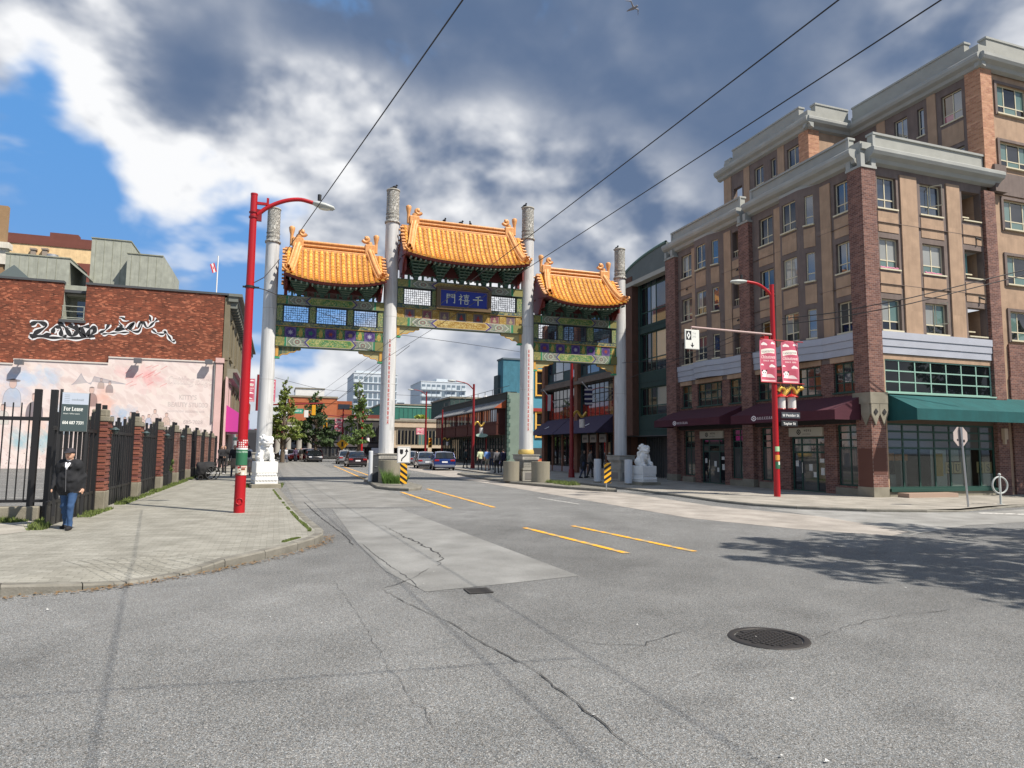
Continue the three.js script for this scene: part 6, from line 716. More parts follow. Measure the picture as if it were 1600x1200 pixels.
// the fence: black steel bars between brick piers, along the pavement
const ironM = lin(0.012, 0.012, 0.013, 0.5), FX = -4.2;
const fence = thing('steel_fence', 'tall black steel fence with brick piers along the pavement', 'fence', [FX, LH, -30]);
{
  const brickG = [0, 1].map(k => { const g = new RoundedBoxGeometry(k ? 0.1 : 0.205, 0.066, 0.46, 1, 0.006); return muv(g); });
  const brickMs = [[0.22, 0.075, 0.05], [0.19, 0.065, 0.045], [0.25, 0.09, 0.06], [0.17, 0.06, 0.05]].map(c => lin(...c, 0.88, { bumpMap: grainBump, bumpScale: 0.004 }));
  const piers = [-19.5, -23.85, -28.2, -32.5, -36.8, -41.2, -45.6, -50];
  piers.forEach((z, i) => {
    const p = partW(fence, 'brick_pier', i < 3 ? bx(FX - 0.21, FX + 0.2, 0.6, 2.32, z - 0.2, z + 0.2) : bx(FX - 0.22, FX + 0.22, 0.6, 2.32, z - 0.22, z + 0.22), i < 3 ? std(0xb5a294, 0.95) : brickRedM);
    partW(p, 'pier_base', rbx(FX - 0.24, FX + 0.24, 0.08, 0.6, z - 0.24, z + 0.24, 0.02), concM); partW(p, 'pier_cap', [rbx(FX - 0.25, FX + 0.25, 2.32, 2.44, z - 0.25, z + 0.25, 0.02), rbx(FX - 0.17, FX + 0.17, 2.44, 2.62, z - 0.17, z + 0.17, 0.03)], concM);
    if (i < 3) for (let c = 0; c < 22; c++) { const y = 0.645 + c * 0.0775; for (let k = 0; k < 2; k++) { const m = part(p, 'brick', brickG[0], brickMs[Math.floor(h2(c, k, 5 + i) * 4)]); m.position.set(0, 0, 0); if (c % 2) { m.position.set(FX + (k ? 0.108 : -0.108) - FX, y - LH, z + 30); } else { m.rotation.y = Math.PI / 2; m.position.set(0, y - LH, z + 30 + (k ? 0.108 : -0.108)); } m.position.x += 0; } }
    if (i < 4) { const l = partW(p, 'globe_lamp', [ball(0.085, FX + 0.33, 2.1, z), moved(lathe([[0.02, 0.06], [0.1, 0.01], [0.11, -0.01], [0, -0.01]], 14), FX + 0.33, 2.12, z), rod(V(FX + 0.2, 2.12, z), V(FX + 0.33, 2.14, z), 0.02, 6)], lin(0.06, 0.09, 0.09, 0.3)); void l; }
    // posts hugging the pier
    for (const d of [-1, 1]) partW(fence, 'post', bx(FX - 0.05, FX + 0.05, LH, 2.75, z + d * 0.33 - 0.05, z + d * 0.33 + 0.05), ironM);
  });
  const ends = [-15.6, ...piers, -55.5], barG = bx(-0.026, 0.026, 0, 1, -0.026, 0.026), thinG = bx(-0.011, 0.011, 0, 1, -0.011, 0.011);
  for (let i = 0; i < ends.length - 1; i++) {
    const a = ends[i] - (i ? 0.4 : 0), b = ends[i + 1] + 0.4, n = Math.round((a - b) / (i ? 0.27 : 0.34)); const open = i === 4;
    partW(fence, 'rail', [bx(FX - 0.03, FX + 0.03, 2.02, 2.1, b, a), bx(FX - 0.03, FX + 0.03, 0.56, 0.62, b, a)], ironM); if (!open) partW(fence, 'kick_plate', Array.from({ length: 5 }, (_, k) => bx(FX - 0.012, FX + 0.012, LH, 0.56, a - (a - b) * k / 5 - 0.03, a - (a - b) * (k + 1) / 5 + 0.03)), lin(0.025, 0.025, 0.026, 0.45));
    for (let k = 1; k < n; k++) { const z = a - (a - b) * k / n, big = k % 3 === 0, m = part(fence, 'bar', big ? barG : thinG, ironM); m.scale.set(big ? 1.3 : 2.0, (big ? 2.5 : 2.25 + 0.15 * h2(k, i, 3)) - LH, big ? 1.6 : 3.6); m.position.set(0, 0, z + 30); }
  }
}
const fenceFront = thing('railing_fence', 'thin barred black railing on a low concrete wall before the car park', 'fence', [-9, LH, -17.2]);
{
  partW(fenceFront, 'low_wall', rbx(-34, -4.72, 0.05, 0.42, -17.35, -17.05, 0.03), concM); partW(fenceFront, 'rail', [bx(-34, -4.6, 2.24, 2.32, -17.24, -17.17), bx(-34, -4.6, 0.5, 0.56, -17.24, -17.17)], ironM);
  const g = bx(-0.011, 0.011, 0, 2.12, -0.011, 0.011); for (let k = 0; k < 60; k++) part(fenceFront, 'bar', g, ironM, { at: [3.9 - k * 0.155 + 0.05, 0.5 - LH, 0] }); for (const x of [-4.62, -4.92, -9.4, -14]) partW(fenceFront, 'post', bx(x - 0.06, x + 0.06, 0.1, 2.92, -17.28, -17.16), ironM);
}
// ---------------------------------------------------------------- far end of the street
function slabBuilding(name, label, px0, px1, pyTop, z, depth, mat, o = {}) { const a = onZ(px0, pyTop, z), b = onZ(px1, pyTop, z), t = thing(name, label, 'building', [(a.x + b.x) / 2, 0, z]); const F = face(t, [a.x, 0, z], [b.x, 0, z]); if (o.hole) { wallWith(F, 'wall', 0, F.L, 0, a.y, [o.hole(F.L)], mat, 0.4); partW(t, 'back_wall', [bx(a.x, b.x, 0, a.y, z - depth, z - depth + 0.3), bx(a.x, a.x + 0.3, 0, a.y, z - depth + 0.3, z - 0.4), bx(b.x - 0.3, b.x, 0, a.y, z - depth + 0.3, z - 0.4), bx(a.x + 0.3, b.x - 0.3, o.hole(F.L)[3], o.hole(F.L)[3] + 0.3, z - depth + 0.3, z - 0.4)], mat); } else partW(t, 'wall', bx(a.x, b.x, 0, a.y, z - depth, z), mat); partW(t, 'coping', bx(a.x - 0.15, b.x + 0.15, a.y, a.y + 0.3, z - depth - 0.1, z + 0.15), o.coping ?? concM); return { t, a, b, z, F: face(t, [a.x, 0, z], [b.x, 0, z]) }; }
function windowGrid(B, cols, rows, u0, u1, v0, v1, fw, fh, mat, frameM) { const du = (u1 - u0) / cols, dv = (v1 - v0) / rows, g = bx(-du * fw / 2, du * fw / 2, 0, dv * fh, 0, 0.05), fr = join([bx(-du * fw / 2 - 0.12, -du * fw / 2, -0.1, dv * fh + 0.1, 0, 0.1), bx(du * fw / 2, du * fw / 2 + 0.12, -0.1, dv * fh + 0.1, 0, 0.1), bx(-0.05, 0.05, 0, dv * fh, 0.05, 0.09), bx(-du * fw / 2, du * fw / 2, -0.1, 0, 0, 0.14)]); for (let i = 0; i < cols; i++) for (let j = 0; j < rows; j++) { const m = fpart(B.F, 'window', fr, frameM ?? concM, u0 + (i + 0.5) * du, v0 + j * dv + dv * (1 - fh) / 2, 0.0); part(m, 'pane', g, Array.isArray(mat) ? mat[(i * 3 + j * 5) % mat.length] : mat); } }
{ // beige low block with the garage
  const B = slabBuilding('beige_block', 'low beige block with a strip of windows above a dark garage', 606, 706, 658, -104, 14, stuccoM(176, 160, 140, 901), { hole: L => [1.0, L - 0.3, 0.01, onZ(650, 699, -104).y] }), y = p => onZ(650, p, -104).y;
  windowGrid(B, 7, 1, 1.5, B.F.L - 1, y(697), y(671), 0.92, 0.84, [glassDark, glassGreen, glassDark, glassDark], stuccoM(150, 140, 120, 902)); fpart(B.F, 'beam', [bx(0, B.F.L, y(668), y(663), 0, 0.3), bx(0, B.F.L, y(700), y(696), 0, 0.25)], stuccoM(190, 172, 148, 903)); fpart(B.F, 'column', [bx(0.3, 0.8, 0, y(663), 0, 0.35), bx(B.F.L * 0.62, B.F.L * 0.62 + 0.6, 0, y(700), 0, 0.3)], stuccoM(190, 172, 148, 904)); fpart(B.F, 'roof_room', bx(2, B.F.L - 1, B.a.y, B.a.y + 0.5, -8, -1), lin(0.35, 0.3, 0.27)); }
{ const B = slabBuilding('dark_storefront', 'dark grey storefront row facing the end of the street', 497, 607, 655, -110, 14, lin(0.045, 0.043, 0.042)), y = p => onZ(550, p, -110).y; windowGrid(B, 7, 1, 0.6, B.F.L - 0.5, y(692), y(664), 0.74, 0.8, [glassDark, glassBlue, glassDark], lin(0.07, 0.07, 0.07)); windowGrid(B, 9, 1, 0.5, B.F.L - 0.5, 0.2, y(699), 0.8, 0.9, [glassDark, glassCurtain, glassDark, glassDark], lin(0.05, 0.05, 0.05)); fpart(B.F, 'sign_band', bx(0, B.F.L, y(698), y(693), 0, 0.3), lin(0.09, 0.08, 0.08)); fpart(B.F, 'roof_slope', bx(B.F.L * 0.35, B.F.L, B.a.y, B.a.y + 0.9, -6, -0.2), stuccoM(110, 52, 44, 911)); }
{ const B = slabBuilding('orange_brick_block', 'plain orange brick block standing behind the street trees', 452, 527, 620, -128, 16, stuccoM(172, 102, 68, 921)), y = p => onZ(500, p, -128).y; fpart(B.F, 'side_wing', [bx(B.F.L, B.F.L + 2.8, 0, B.a.y - 0.4, -16, -1)], stuccoM(150, 84, 54, 922)); fpart(B.F, 'window', [bx(B.F.L + 0.3, B.F.L + 2.4, y(638), y(630), -1, -0.95)], glassDark); fpart(B.F, 'brick_course', [bx(0, B.F.L, y(630), y(629), 0, 0.06), bx(0, B.F.L, y(660), y(659), 0, 0.06)], stuccoM(160, 86, 52, 923)); }
{ const B = slabBuilding('white_arcade', 'white fronted arcade with round columns beyond the crossing', 424, 496, 661, -112, 10, stuccoM(206, 206, 200, 931)); for (let k = 0; k < 5; k++) fpart(B.F, 'column', cyl(0.45, 0.4, 0, 3.6, 1 + k * 1.6, 0.8, 14), stoneM); fpart(B.F, 'opening', bx(0.4, B.F.L - 0.3, 0.1, 3.5, 0, 0.05), glassDark); fpart(B.F, 'beam', bx(0, B.F.L, 3.6, 4.4, 0, 1.3), stoneM); windowGrid(B, 4, 1, 0.5, B.F.L - 0.5, 4.7, B.a.y - 0.4, 0.5, 0.7, glassDark); }  // dark panel flat on the wall stands in for shade inside the arcade
{ const B = slabBuilding('white_roof_block', 'far white flat roofed block above the orange brick', 462, 507, 607, -190, 14, stuccoM(214, 214, 210, 941)); fpart(B.F, 'roof_tank', [bx(-6, -1, 0, B.a.y - 2.5, -8, -1)], stuccoM(200, 204, 204, 942)); }
{ const B = slabBuilding('green_hall', 'long copper green hall behind the beige block', 596, 692, 632, -150, 20, stuccoM(52, 112, 98, 951)); fpart(B.F, 'panel_seam', Array.from({ length: 14 }, (_, k) => bx(k * B.F.L / 14, k * B.F.L / 14 + 0.08, 0, B.a.y, 0, 0.06)), lin(0.03, 0.11, 0.09)); fpart(B.F, 'roof_strip', [bx(0, B.F.L, B.a.y - 0.5, B.a.y - 0.3, 0, 0.1)], lin(0.35, 0.5, 0.45)); }
{ const B = slabBuilding('dark_green_shed', 'dark green flat wall behind the timber bay house', 704, 800, 622, -118, 16, stuccoM(52, 72, 70, 955)); void B; }
function tower(name, label, px0, px1, pyT, z, px2, steps, mat, balc) {
  const B = slabBuilding(name, label, px0, px1, pyT, z, 24, mat, { coping: stuccoM(200, 206, 210, 961) }), L = B.F.L, fl = 3.0, n = Math.floor((B.a.y - 8) / fl);
  for (let k = 0; k < n; k++) { const v = B.a.y - 3 - k * fl; for (let i = 0; i < 9; i++) { const u = (i + 0.15) * L / 9, b = balc(i); fpart(B.F, b ? 'balcony_window' : 'window', geoCache['t' + px0 + b] ??= bx(0, L / 9 * 0.7, 0, 1.9, 0, 0.08), glassTower, u, v, 0); } fpart(B.F, 'floor_slab', [bx(0, L, v - 0.5, v - 0.25, 0, 0.35), ...[...Array(9).keys()].filter(i => balc(i)).map(i => bx((i + 0.1) * L / 9, (i + 0.95) * L / 9, v - 0.25, v + 0.75, 1.0, 1.06)), ...[...Array(9).keys()].filter(i => balc(i)).map(i => bx((i + 0.1) * L / 9, (i + 0.95) * L / 9, v - 0.45, v - 0.25, 0, 1.06))], stuccoM(196, 206, 212, 962)); }
  fpart(B.F, 'crown', steps.map(([a, b, h]) => bx(a * L, b * L, B.a.y, B.a.y + h, -14, -1)), mat);
  const sx = onZ(px2, pyT, z).x; partW(B.t, 'side_wing', bx(B.b.x, sx, 0, B.a.y - 9, z - 20, z - 2), mat); const F2 = face(B.t, [B.b.x, 0, z - 2], [sx, 0, z - 2]); for (let k = 0; k < n - 3; k++) { fpart(F2, 'window', bx(0.5, F2.L - 0.4, 0, 1.8, 0, 0.06), glassBlue, 0, B.a.y - 12 - k * fl, 0); fpart(F2, 'floor_slab', bx(0, F2.L, -0.5, -0.2, 0, 0.8), stuccoM(206, 214, 218, 963), 0, B.a.y - 12 - k * fl, 0); }
}
const glassTower = glass(0.16, 0.21, 0.25);
const towerM = stuccoM(190, 199, 206, 971);
tower('apartment_tower', 'tall white apartment tower with a glassy stepped crown', 553, 621, 583, -255, 636, [[0.05, 0.95, 1.2]], towerM, i => i < 2);
tower('apartment_tower', 'white apartment tower stacked with balconies beyond the green hall', 658, 728, 596, -285, 738, [[0.35, 0.6, 1.6], [0.8, 0.95, 1]], towerM, i => i !== 4 && i !== 7);
{ // red-fronted shops beyond the brick building on the left
  const X = -4.3, t = thing('red_shop_row', 'row of red fronted shops past the magenta awning', 'building', [X, LH, -100]), F = { }; void F; partW(t, 'wall', bx(X - 8, X, 0, 8.5, -118, -92.2), stuccoM(134, 52, 40, 981)); for (let k = 0; k < 4; k++) { partW(t, 'shop_window', bx(X, X + 0.06, 0.4, 2.8, -97.5 - k * 6, -93 - k * 6), glassDark); partW(t, 'upper_window', bx(X, X + 0.06, 4.5, 6.8, -97.5 - k * 6, -93 - k * 6), glassDark); } partW(t, 'canopy', bx(X, X + 1.6, 3.0, 3.4, -118, -92.5), lin(0.45, 0.05, 0.03)); partW(t, 'teal_awning', bx(X, X + 2.2, 2.6, 3.0, -104, -98), lin(0.03, 0.1, 0.09)); }
// ---------------------------------------------------------------- street furniture
const redM = std(0xd01a26, 0.38, { map: plainMaps[1] }), redDarkM = std(0x9c1a22, 0.42, { map: plainMaps[1] }), steelM = lin(0.5, 0.51, 0.52, 0.35, { metal: 0.9 }), blackM = lin(0.015, 0.015, 0.016, 0.5), lampGreyM = std(0xb4b8b4, 0.5), goldM = lin(0.62, 0.40, 0.08, 0.35, { metal: 0.6 }), signBackM = lin(0.4, 0.4, 0.4, 0.5, { metal: 0.4 });
const plane = (w, h, x, y, z) => { const g = new THREE.PlaneGeometry(w, h); g.translate(x, y, z); return g; };
function cobra(t, pole, pts, lum, mat) { // arm and luminaire from local points
  part(t, 'arm', [tube(pts, 0.055, 20, 8)], mat); const [a, b] = lum, d = b.clone().sub(a), L = d.length(), g = lathe([[0, 0], [0.07, 0.02], [0.11, L * 0.2], [0.13, L * 0.55], [0.09, L * 0.9], [0, L]], 12); g.scale(0.6, 1, 1.2); g.applyQuaternion(new THREE.Quaternion().setFromUnitVectors(V(0, 1, 0), d.clone().normalize())); g.translate(a.x, a.y, a.z); const l = part(t, 'luminaire', g, lampGreyM); part(l, 'photocell', cyl(0.05, 0.05, a.y + 0.09, a.y + 0.24, a.x + d.x * 0.3, a.z, 10), blackM); part(l, 'lens', (() => { const q = ball(0.1, 0, 0, 0, 10); q.scale(1.6, 0.3, 1); q.translate(mix(a.x, b.x, 0.55), mix(a.y, b.y, 0.55) - 0.07, a.z); return q; })(), std(0xd8d8cc, 0.2));
}
{ // red lamp post at the left corner
  const b = onGround(373.5, 801, LH), Z = b.z, L = (px, py) => onZ(px, py, Z).sub(b), t = thing('street_lamp', 'glossy red street lamp on the corner pavement, stickered at chest height', 'street lamp', b.toArray());
  const top = L(396.5, 305).y; part(t, 'pole', [cyl(0.135, 0.085, 0, top, 0, 0, 10), cyl(0.09, 0.09, top, top + 0.04, 0, 0, 10)], redM);
  cobra(t, null, [L(402, 336), L(415, 326), L(432, 318), L(450, 313), L(470, 312), L(489, 317)], [L(488, 317), L(524, 327)], redM);
  const bp = L(402, 332).y; part(t, 'clamp', [cyl(0.11, 0.11, bp - 0.03, bp, 0, 0, 10), cyl(0.11, 0.11, bp - 0.16, bp - 0.12, 0, 0, 10), bx(0.08, 0.2, bp - 0.22, bp + 0.08, -0.04, 0.04)], redDarkM); const sb = L(406, 318).y; part(t, 'stub_bracket', [bx(0.08, 0.36, sb - 0.03, sb + 0.03, -0.04, 0.04), bx(0.3, 0.36, sb - 0.03, sb + 0.16, -0.03, 0.03)], redM);
  const wb = L(384, 448).y; part(t, 'wire_band', [cyl(0.115, 0.115, wb - 0.03, wb + 0.03, 0, 0, 12), bx(-0.17, 0.22, wb - 0.02, wb + 0.02, -0.03, 0.03)], blackM);
  part(t, 'access_cover', (() => { const g = new THREE.TorusGeometry(0.075, 0.012, 6, 16); g.translate(0, 0.28, 0.133); return g; })(), redM);
  const wrap = (y0, y1, map, nm) => { const r = mix(0.135, 0.085, (y0 + y1) / 2 / top) + 0.006; part(t, nm, (() => { const g = new THREE.CylinderGeometry(r, r, y1 - y0, 20, 1, true); g.translate(0, (y0 + y1) / 2, 0); return g; })(), std(0xffffff, 0.6, { map })); };
  const stick = (fn) => canvasTex(256, 128, fn);
  wrap(L(0, 743).y, L(0, 727).y, stick((g, w, h) => { g.fillStyle = '#c9c2b2'; g.fillRect(0, 0, w, h); const r = rng(4); for (let k = 0; k < 40; k++) { g.fillStyle = ['#e6e2d8', '#7a4632', '#b02028', '#3a3430', '#d8cdb8'][k % 5]; g.fillRect(r() * w, r() * h, 10 + r() * 40, 6 + r() * 30); } }), 'torn_poster');
  wrap(L(0, 726).y, L(0, 699).y, stick((g, w, h) => { g.fillStyle = '#2d6a4a'; g.fillRect(0, 0, w, h); g.fillStyle = '#cfd8cc'; for (let k = 0; k < 4; k++) { g.font = 'bold 19px sans-serif'; g.fillText('POST NO BILLS', 4 + k * 64, 26, 58); g.fillText('\u25a0\u25a0\u25a0\u25a0\u25a0', 4 + k * 64, 70, 50); g.fillText('\u25a0\u25a0\u25a0', 8 + k * 64, 108, 44); } }), 'green_notice'); wrap(L(0, 699).y, L(0, 696).y, stick((g, w, h) => { g.fillStyle = '#e4e4e0'; g.fillRect(0, 0, w, h); }), 'white_band');
  wrap(L(0, 696).y, L(0, 681).y, stick((g, w, h) => { g.fillStyle = '#a51c24'; g.fillRect(0, 0, w, h); g.fillStyle = '#e0d8d4'; for (let k = 0; k < 16; k++) for (let j = 0; j < 4; j++) if (h2(k, j, 3) > 0.4) g.fillRect(6 + k * 16, 10 + j * 30, 10, 20); }), 'red_sticker');
}
const bannerT = canvasTex(256, 640, (g, w, h) => { g.fillStyle = '#c25a70'; g.fillRect(0, 0, w, h); const r = rng(8); g.strokeStyle = 'rgba(226,190,190,.6)'; g.lineWidth = 5; g.strokeRect(10, 10, w - 20, h - 20); const cloud = (x, y, s) => { g.fillStyle = '#efe6e2'; for (const [a, b, q] of [[-30, 6, 18], [-8, -6, 24], [18, 2, 20], [38, 10, 14]]) { g.beginPath(); g.arc(x + a * s, y + b * s, q * s, 0, 7); g.fill(); } g.fillRect(x - 46 * s, y + 8 * s, 96 * s, 12 * s); }; cloud(66, 70, 0.9); cloud(206, 52, 0.7); cloud(190, 395, 0.9); cloud(40, 380, 0.5); g.fillStyle = '#efe8dc'; g.beginPath(); g.moveTo(22, 160); g.quadraticCurveTo(120, 120, 232, 140); g.lineTo(228, 208); g.quadraticCurveTo(120, 190, 26, 232); g.fill(); g.fillStyle = '#5a4448'; g.font = 'bold 42px serif'; g.save(); g.translate(128, 196); g.rotate(-0.1); g.textAlign = 'center'; g.fillText('VANCOUVER', 0, 0, 190); g.restore(); g.fillStyle = '#f2dcd8'; g.textAlign = 'center'; g.font = 'italic bold 64px serif'; g.fillText('Chinatown', 128, 286, 216); g.font = 'bold 30px sans-serif'; g.fillText('SINCE 1885', 136, 330, 180); g.fillStyle = '#f0ece8'; g.beginPath(); g.ellipse(70, 500, 44, 40, 0, 0, 7); g.fill(); g.beginPath(); g.moveTo(20, 560); g.lineTo(230, 570); g.quadraticCurveTo(190, 500, 120, 520); g.lineTo(40, 530); g.fill(); g.fillStyle = '#3a3036'; for (const [x, y, q] of [[36, 470, 13], [104, 466, 13], [56, 500, 9], [86, 500, 9]]) { g.beginPath(); g.arc(x, y, q, 0, 7); g.fill(); } g.strokeStyle = 'rgba(150,60,70,.7)'; g.lineWidth = 4; for (let k = 0; k < 10; k++) { g.beginPath(); g.moveTo(120 + k * 10, 440); g.lineTo(90 + k * 14, 600); g.stroke(); } g.fillStyle = '#e8cfcc'; g.fillRect(16, 606, w - 32, 18); });
const bannerM = std(0xffffff, 0.85, { map: bannerT, side: THREE.DoubleSide });
const signPlate = (w, h, draw, tw = 256) => std(0xffffff, 0.5, { map: canvasTex(tw, Math.round(tw * h / w), draw) });
{ // red lamp post before the corner block, with banners, lane sign and dragon lanterns
  const b = onGround(1214.5, 776, RH), Z = b.z, L = (px, py, dz = 0) => onZ(px, py, Z + dz).sub(b), t = thing('street_lamp', 'red street lamp hung with two pink banners, golden dragon lanterns and a lane sign', 'street lamp', b.toArray()), top = L(1211, 448).y;
  part(t, 'pole', [cyl(0.12, 0.085, 0, top, 0, 0, 10), cyl(0.09, 0.09, top, top + 0.06, 0, 0, 10)], redM); cobra(t, null, [L(1208, 466), L(1197, 453), L(1184, 444), L(1166, 440)], [L(1166, 440), L(1141, 440)], redM);
  part(t, 'stub_bracket', [bx(-0.4, -0.05, L(0, 452).y - 0.03, L(0, 452).y + 0.03, -0.04, 0.04), bx(-0.5, -0.3, L(0, 441).y, L(0, 437).y + 0.05, -0.12, 0.12)], redM);
  const bn = (x0, x1, y0, y1) => { const a = L(x0, y1), c = L(x1, y0), m = part(t, 'banner', (() => { const g = new THREE.PlaneGeometry(c.x - a.x, c.y - a.y, 8, 8), p = g.attributes.position; for (let i = 0; i < p.count; i++) p.setZ(i, 0.03 * Math.sin(p.getX(i) * 6 + p.getY(i) * 2)); g.computeVertexNormals(); g.translate((a.x + c.x) / 2, (a.y + c.y) / 2, 0.12); return g; })(), bannerM); part(m, 'banner_rod', [rod(V(0, c.y, 0.12), V((a.x + c.x) / 2 * 1.95, c.y, 0.12), 0.018, 6), rod(V(0, a.y, 0.12), V((a.x + c.x) / 2 * 1.95, a.y, 0.12), 0.018, 6)], redM); };
  bn(1185.5, 1208, 532, 597); bn(1219, 1243, 535, 599);
  part(t, 'mast_arm', [rod(L(1207, 523), L(1080, 511), 0.045, 8, 0.035), rod(L(1080, 511), L(1080, 516), 0.02, 6)], lin(0.42, 0.3, 0.28, 0.6)); { const a = L(1070, 545), c = L(1092, 516), w = c.x - a.x, h = c.y - a.y, m = part(t, 'lane_sign', rbx(a.x, c.x, a.y, c.y, -0.02, 0.02, 0.015), std(0xdadcd4, 0.5)); part(m, 'lane_symbol', plane(w * 0.94, h * 0.94, (a.x + c.x) / 2, (a.y + c.y) / 2, 0.024), signPlate(w, h, (g, W, H) => { g.fillStyle = '#dcded6'; g.fillRect(0, 0, W, H); g.fillStyle = '#1c1e22'; g.fillRect(12, 14, 100, 150); g.fillStyle = '#e8eae4'; g.beginPath(); g.moveTo(62, 26); g.lineTo(96, 88); g.lineTo(62, 152); g.lineTo(28, 88); g.fill(); g.fillStyle = '#1c1e22'; g.beginPath(); g.moveTo(62, 62); g.lineTo(76, 88); g.lineTo(62, 116); g.lineTo(48, 88); g.fill(); g.font = '46px sans-serif'; g.fillStyle = '#6c7076'; g.fillText('7-9', 130, 70); g.fillText('3-6', 130, 120); g.fillStyle = '#1c1e22'; g.fillRect(118, H - 96, 20, 40); g.beginPath(); g.moveTo(128, H - 16); g.lineTo(92, H - 62); g.lineTo(164, H - 62); g.fill(); })); }
  part(t, 'cable_bracket', [bx(-0.5, 0.3, L(0, 508).y, L(0, 504).y + 0.03, -0.08, 0.08), bx(-0.15, 0.35, L(0, 522).y, L(0, 516).y, -0.1, 0.1), ball(0.09, 0.45, L(0, 515).y, 0, 8)], redDarkM);
  // dragon arm: an S of gilt coils with a head, two lanterns beneath
  const dg = [L(1216, 612), L(1220, 606), L(1226, 610), L(1224, 618), L(1230, 612), L(1236, 605), L(1241, 610), L(1243, 615), L(1247, 610), L(1250, 606)]; const d = part(t, 'dragon', [tube(dg, 0.07, 50, 8), (() => { const p = L(1251, 607), g = ball(0.12, 0, 0, 0, 10); g.scale(1.3, 0.8, 0.8); g.translate(p.x, p.y, 0); return g; })(), ...dg.slice(1, 9).map(p => { const g = new THREE.ConeGeometry(0.05, 0.16, 5); g.translate(p.x, p.y + 0.11, p.z); return g; })], goldM); void d;
  for (const px of [1220.5, 1237]) { const a = L(px, 638), c = L(px, 619), m = part(t, 'lantern', [cyl(0.15, 0.15, a.y, c.y - 0.05, c.x, 0, 14)], std(0xd8d4d0, 0.3)); part(m, 'lantern_roof', [moved(lathe([[0, 0.12], [0.06, 0.1], [0.24, 0], [0.24, -0.03], [0, -0.03]], 14), c.x, c.y - 0.02, 0), rod(V(c.x, c.y + 0.08, 0), V(c.x, c.y + 0.22, 0), 0.02, 6)], redM); part(m, 'lantern_foot', cyl(0.16, 0.13, a.y - 0.03, a.y + 0.02, c.x, 0, 14), redM); }
  const nameplate = (x0, x1, y0, y1, txt, bg, fg) => { const a = L(x0, y1), c = L(x1, y0), m = part(t, 'street_name_sign', rbx(a.x, c.x, a.y, c.y, 0.08, 0.11, 0.01), std(bg, 0.5)); part(m, 'sign_lettering', plane((c.x - a.x) * 0.96, (c.y - a.y) * 0.9, (a.x + c.x) / 2, (a.y + c.y) / 2, 0.114), signPlate(c.x - a.x, c.y - a.y, (g, W, H) => { g.fillStyle = bg; g.fillRect(0, 0, W, H); g.fillStyle = fg; g.font = `bold ${Math.round(H * 0.66)}px sans-serif`; g.textAlign = 'center'; g.fillText(txt, W / 2, H * 0.74, W * 0.92); })); };
  nameplate(1218, 1247, 645, 653.5, 'W Pender St', '#3a3f48', '#d8dad8'); nameplate(1218, 1243, 658, 666, 'Taylor St', '#22252a', '#e4e4e0');
  const wrap = (p0, p1, r, draw) => part(t, 'sticker', (() => { const g = new THREE.CylinderGeometry(r, r, L(0, p0).y - L(0, p1).y, 12, 1, true, -1, 2); g.translate(0, (L(0, p0).y + L(0, p1).y) / 2, 0); return g; })(), std(0xffffff, 0.6, { map: canvasTex(64, 64, draw) }));
  const fill = c => (g, w, h) => { g.fillStyle = c; g.fillRect(0, 0, w, h); }; wrap(681, 692, 0.122, fill('#a4c89c')); wrap(700, 712, 0.123, fill('#d8953c')); wrap(715, 731, 0.124, (g, w, h) => { g.fillStyle = '#2d6a4a'; g.fillRect(0, 0, w, h); g.fillStyle = '#cfd8cc'; g.fillRect(30, 0, 34, 30); });
}
function farLamp(px, pyB, pyT, label, o = {}) { const b = onGround(px, pyB, RH), L = (x, y) => onZ(x, y, b.z).sub(b), t = thing('street_lamp', label, 'street lamp', b.toArray(), { group: o.group }), top = L(px, pyT).y; part(t, 'pole', [cyl(0.14, 0.09, 0, top, 0, 0, 10)], o.mat ?? redDarkM); part(t, 'pole_base', cyl(0.2, 0.17, 0, 0.5, 0, 0, 10), o.mat ?? redDarkM); if (o.arm) { const d = o.arm; part(t, 'arm', tube([V(0, top - 0.5, 0), V(d * 0.6, top, 0), V(d * 1.6, top + 0.2, 0)], 0.05, 12, 6), o.mat ?? redDarkM); part(t, 'luminaire', (() => { const g = ball(0.2, 0, 0, 0, 8); g.scale(1.8, 0.5, 0.8); g.translate(d * 2, top + 0.2, 0); return g; })(), lampGreyM); } if (o.banner) { const yb = L(px, o.banner[0]).y, yt = L(px, o.banner[1]).y; for (const s of o.sides ?? [-1]) part(t, 'banner', (() => { const g = new THREE.PlaneGeometry(1.0, yt - yb, 4, 4); g.translate(s * 0.7, (yt + yb) / 2, 0.1); return g; })(), bannerM); } if (o.lantern) { const y = L(px, o.lantern).y; const m = part(t, 'lantern', [cyl(0.17, 0.17, y - 0.5, y, 0.7, 0, 10)], std(0xd8d4d0, 0.3)); part(m, 'dragon', tube([V(0, y + 0.1, 0), V(0.35, y + 0.5, 0), V(0.7, y + 0.15, 0), V(1.0, y + 0.45, 0)], 0.08, 16, 6), goldM); } if (o.sign) { const y = L(px, o.sign).y; part(t, 'oval_sign', (() => { const g = cyl(0.3, 0.3, 0, 0.05, 0, 0, 18); g.rotateX(Math.PI / 2); g.scale(1.8, 0.55, 1); g.translate(0.75, y, 0.1); return g; })(), std(0xa8c4b4, 0.5)); } return t; }
farLamp(738.5, 732, 600, 'red street lamp with gold lantern before the timber bay house', { arm: -1, lantern: 668, sign: 680 });
farLamp(893, 746, 562, 'dark red lamp post before the violet awnings', { mat: redDarkM, lantern: 655 });
farLamp(664, 722, 612, 'red lamp post with a yellow diamond sign near the crossing', { arm: -1, banner: [679, 669] });
farLamp(397, 735, 585, 'red lamp post with pink banner beside the outer gate column', { banner: [628, 592], sides: [-1, 1] });
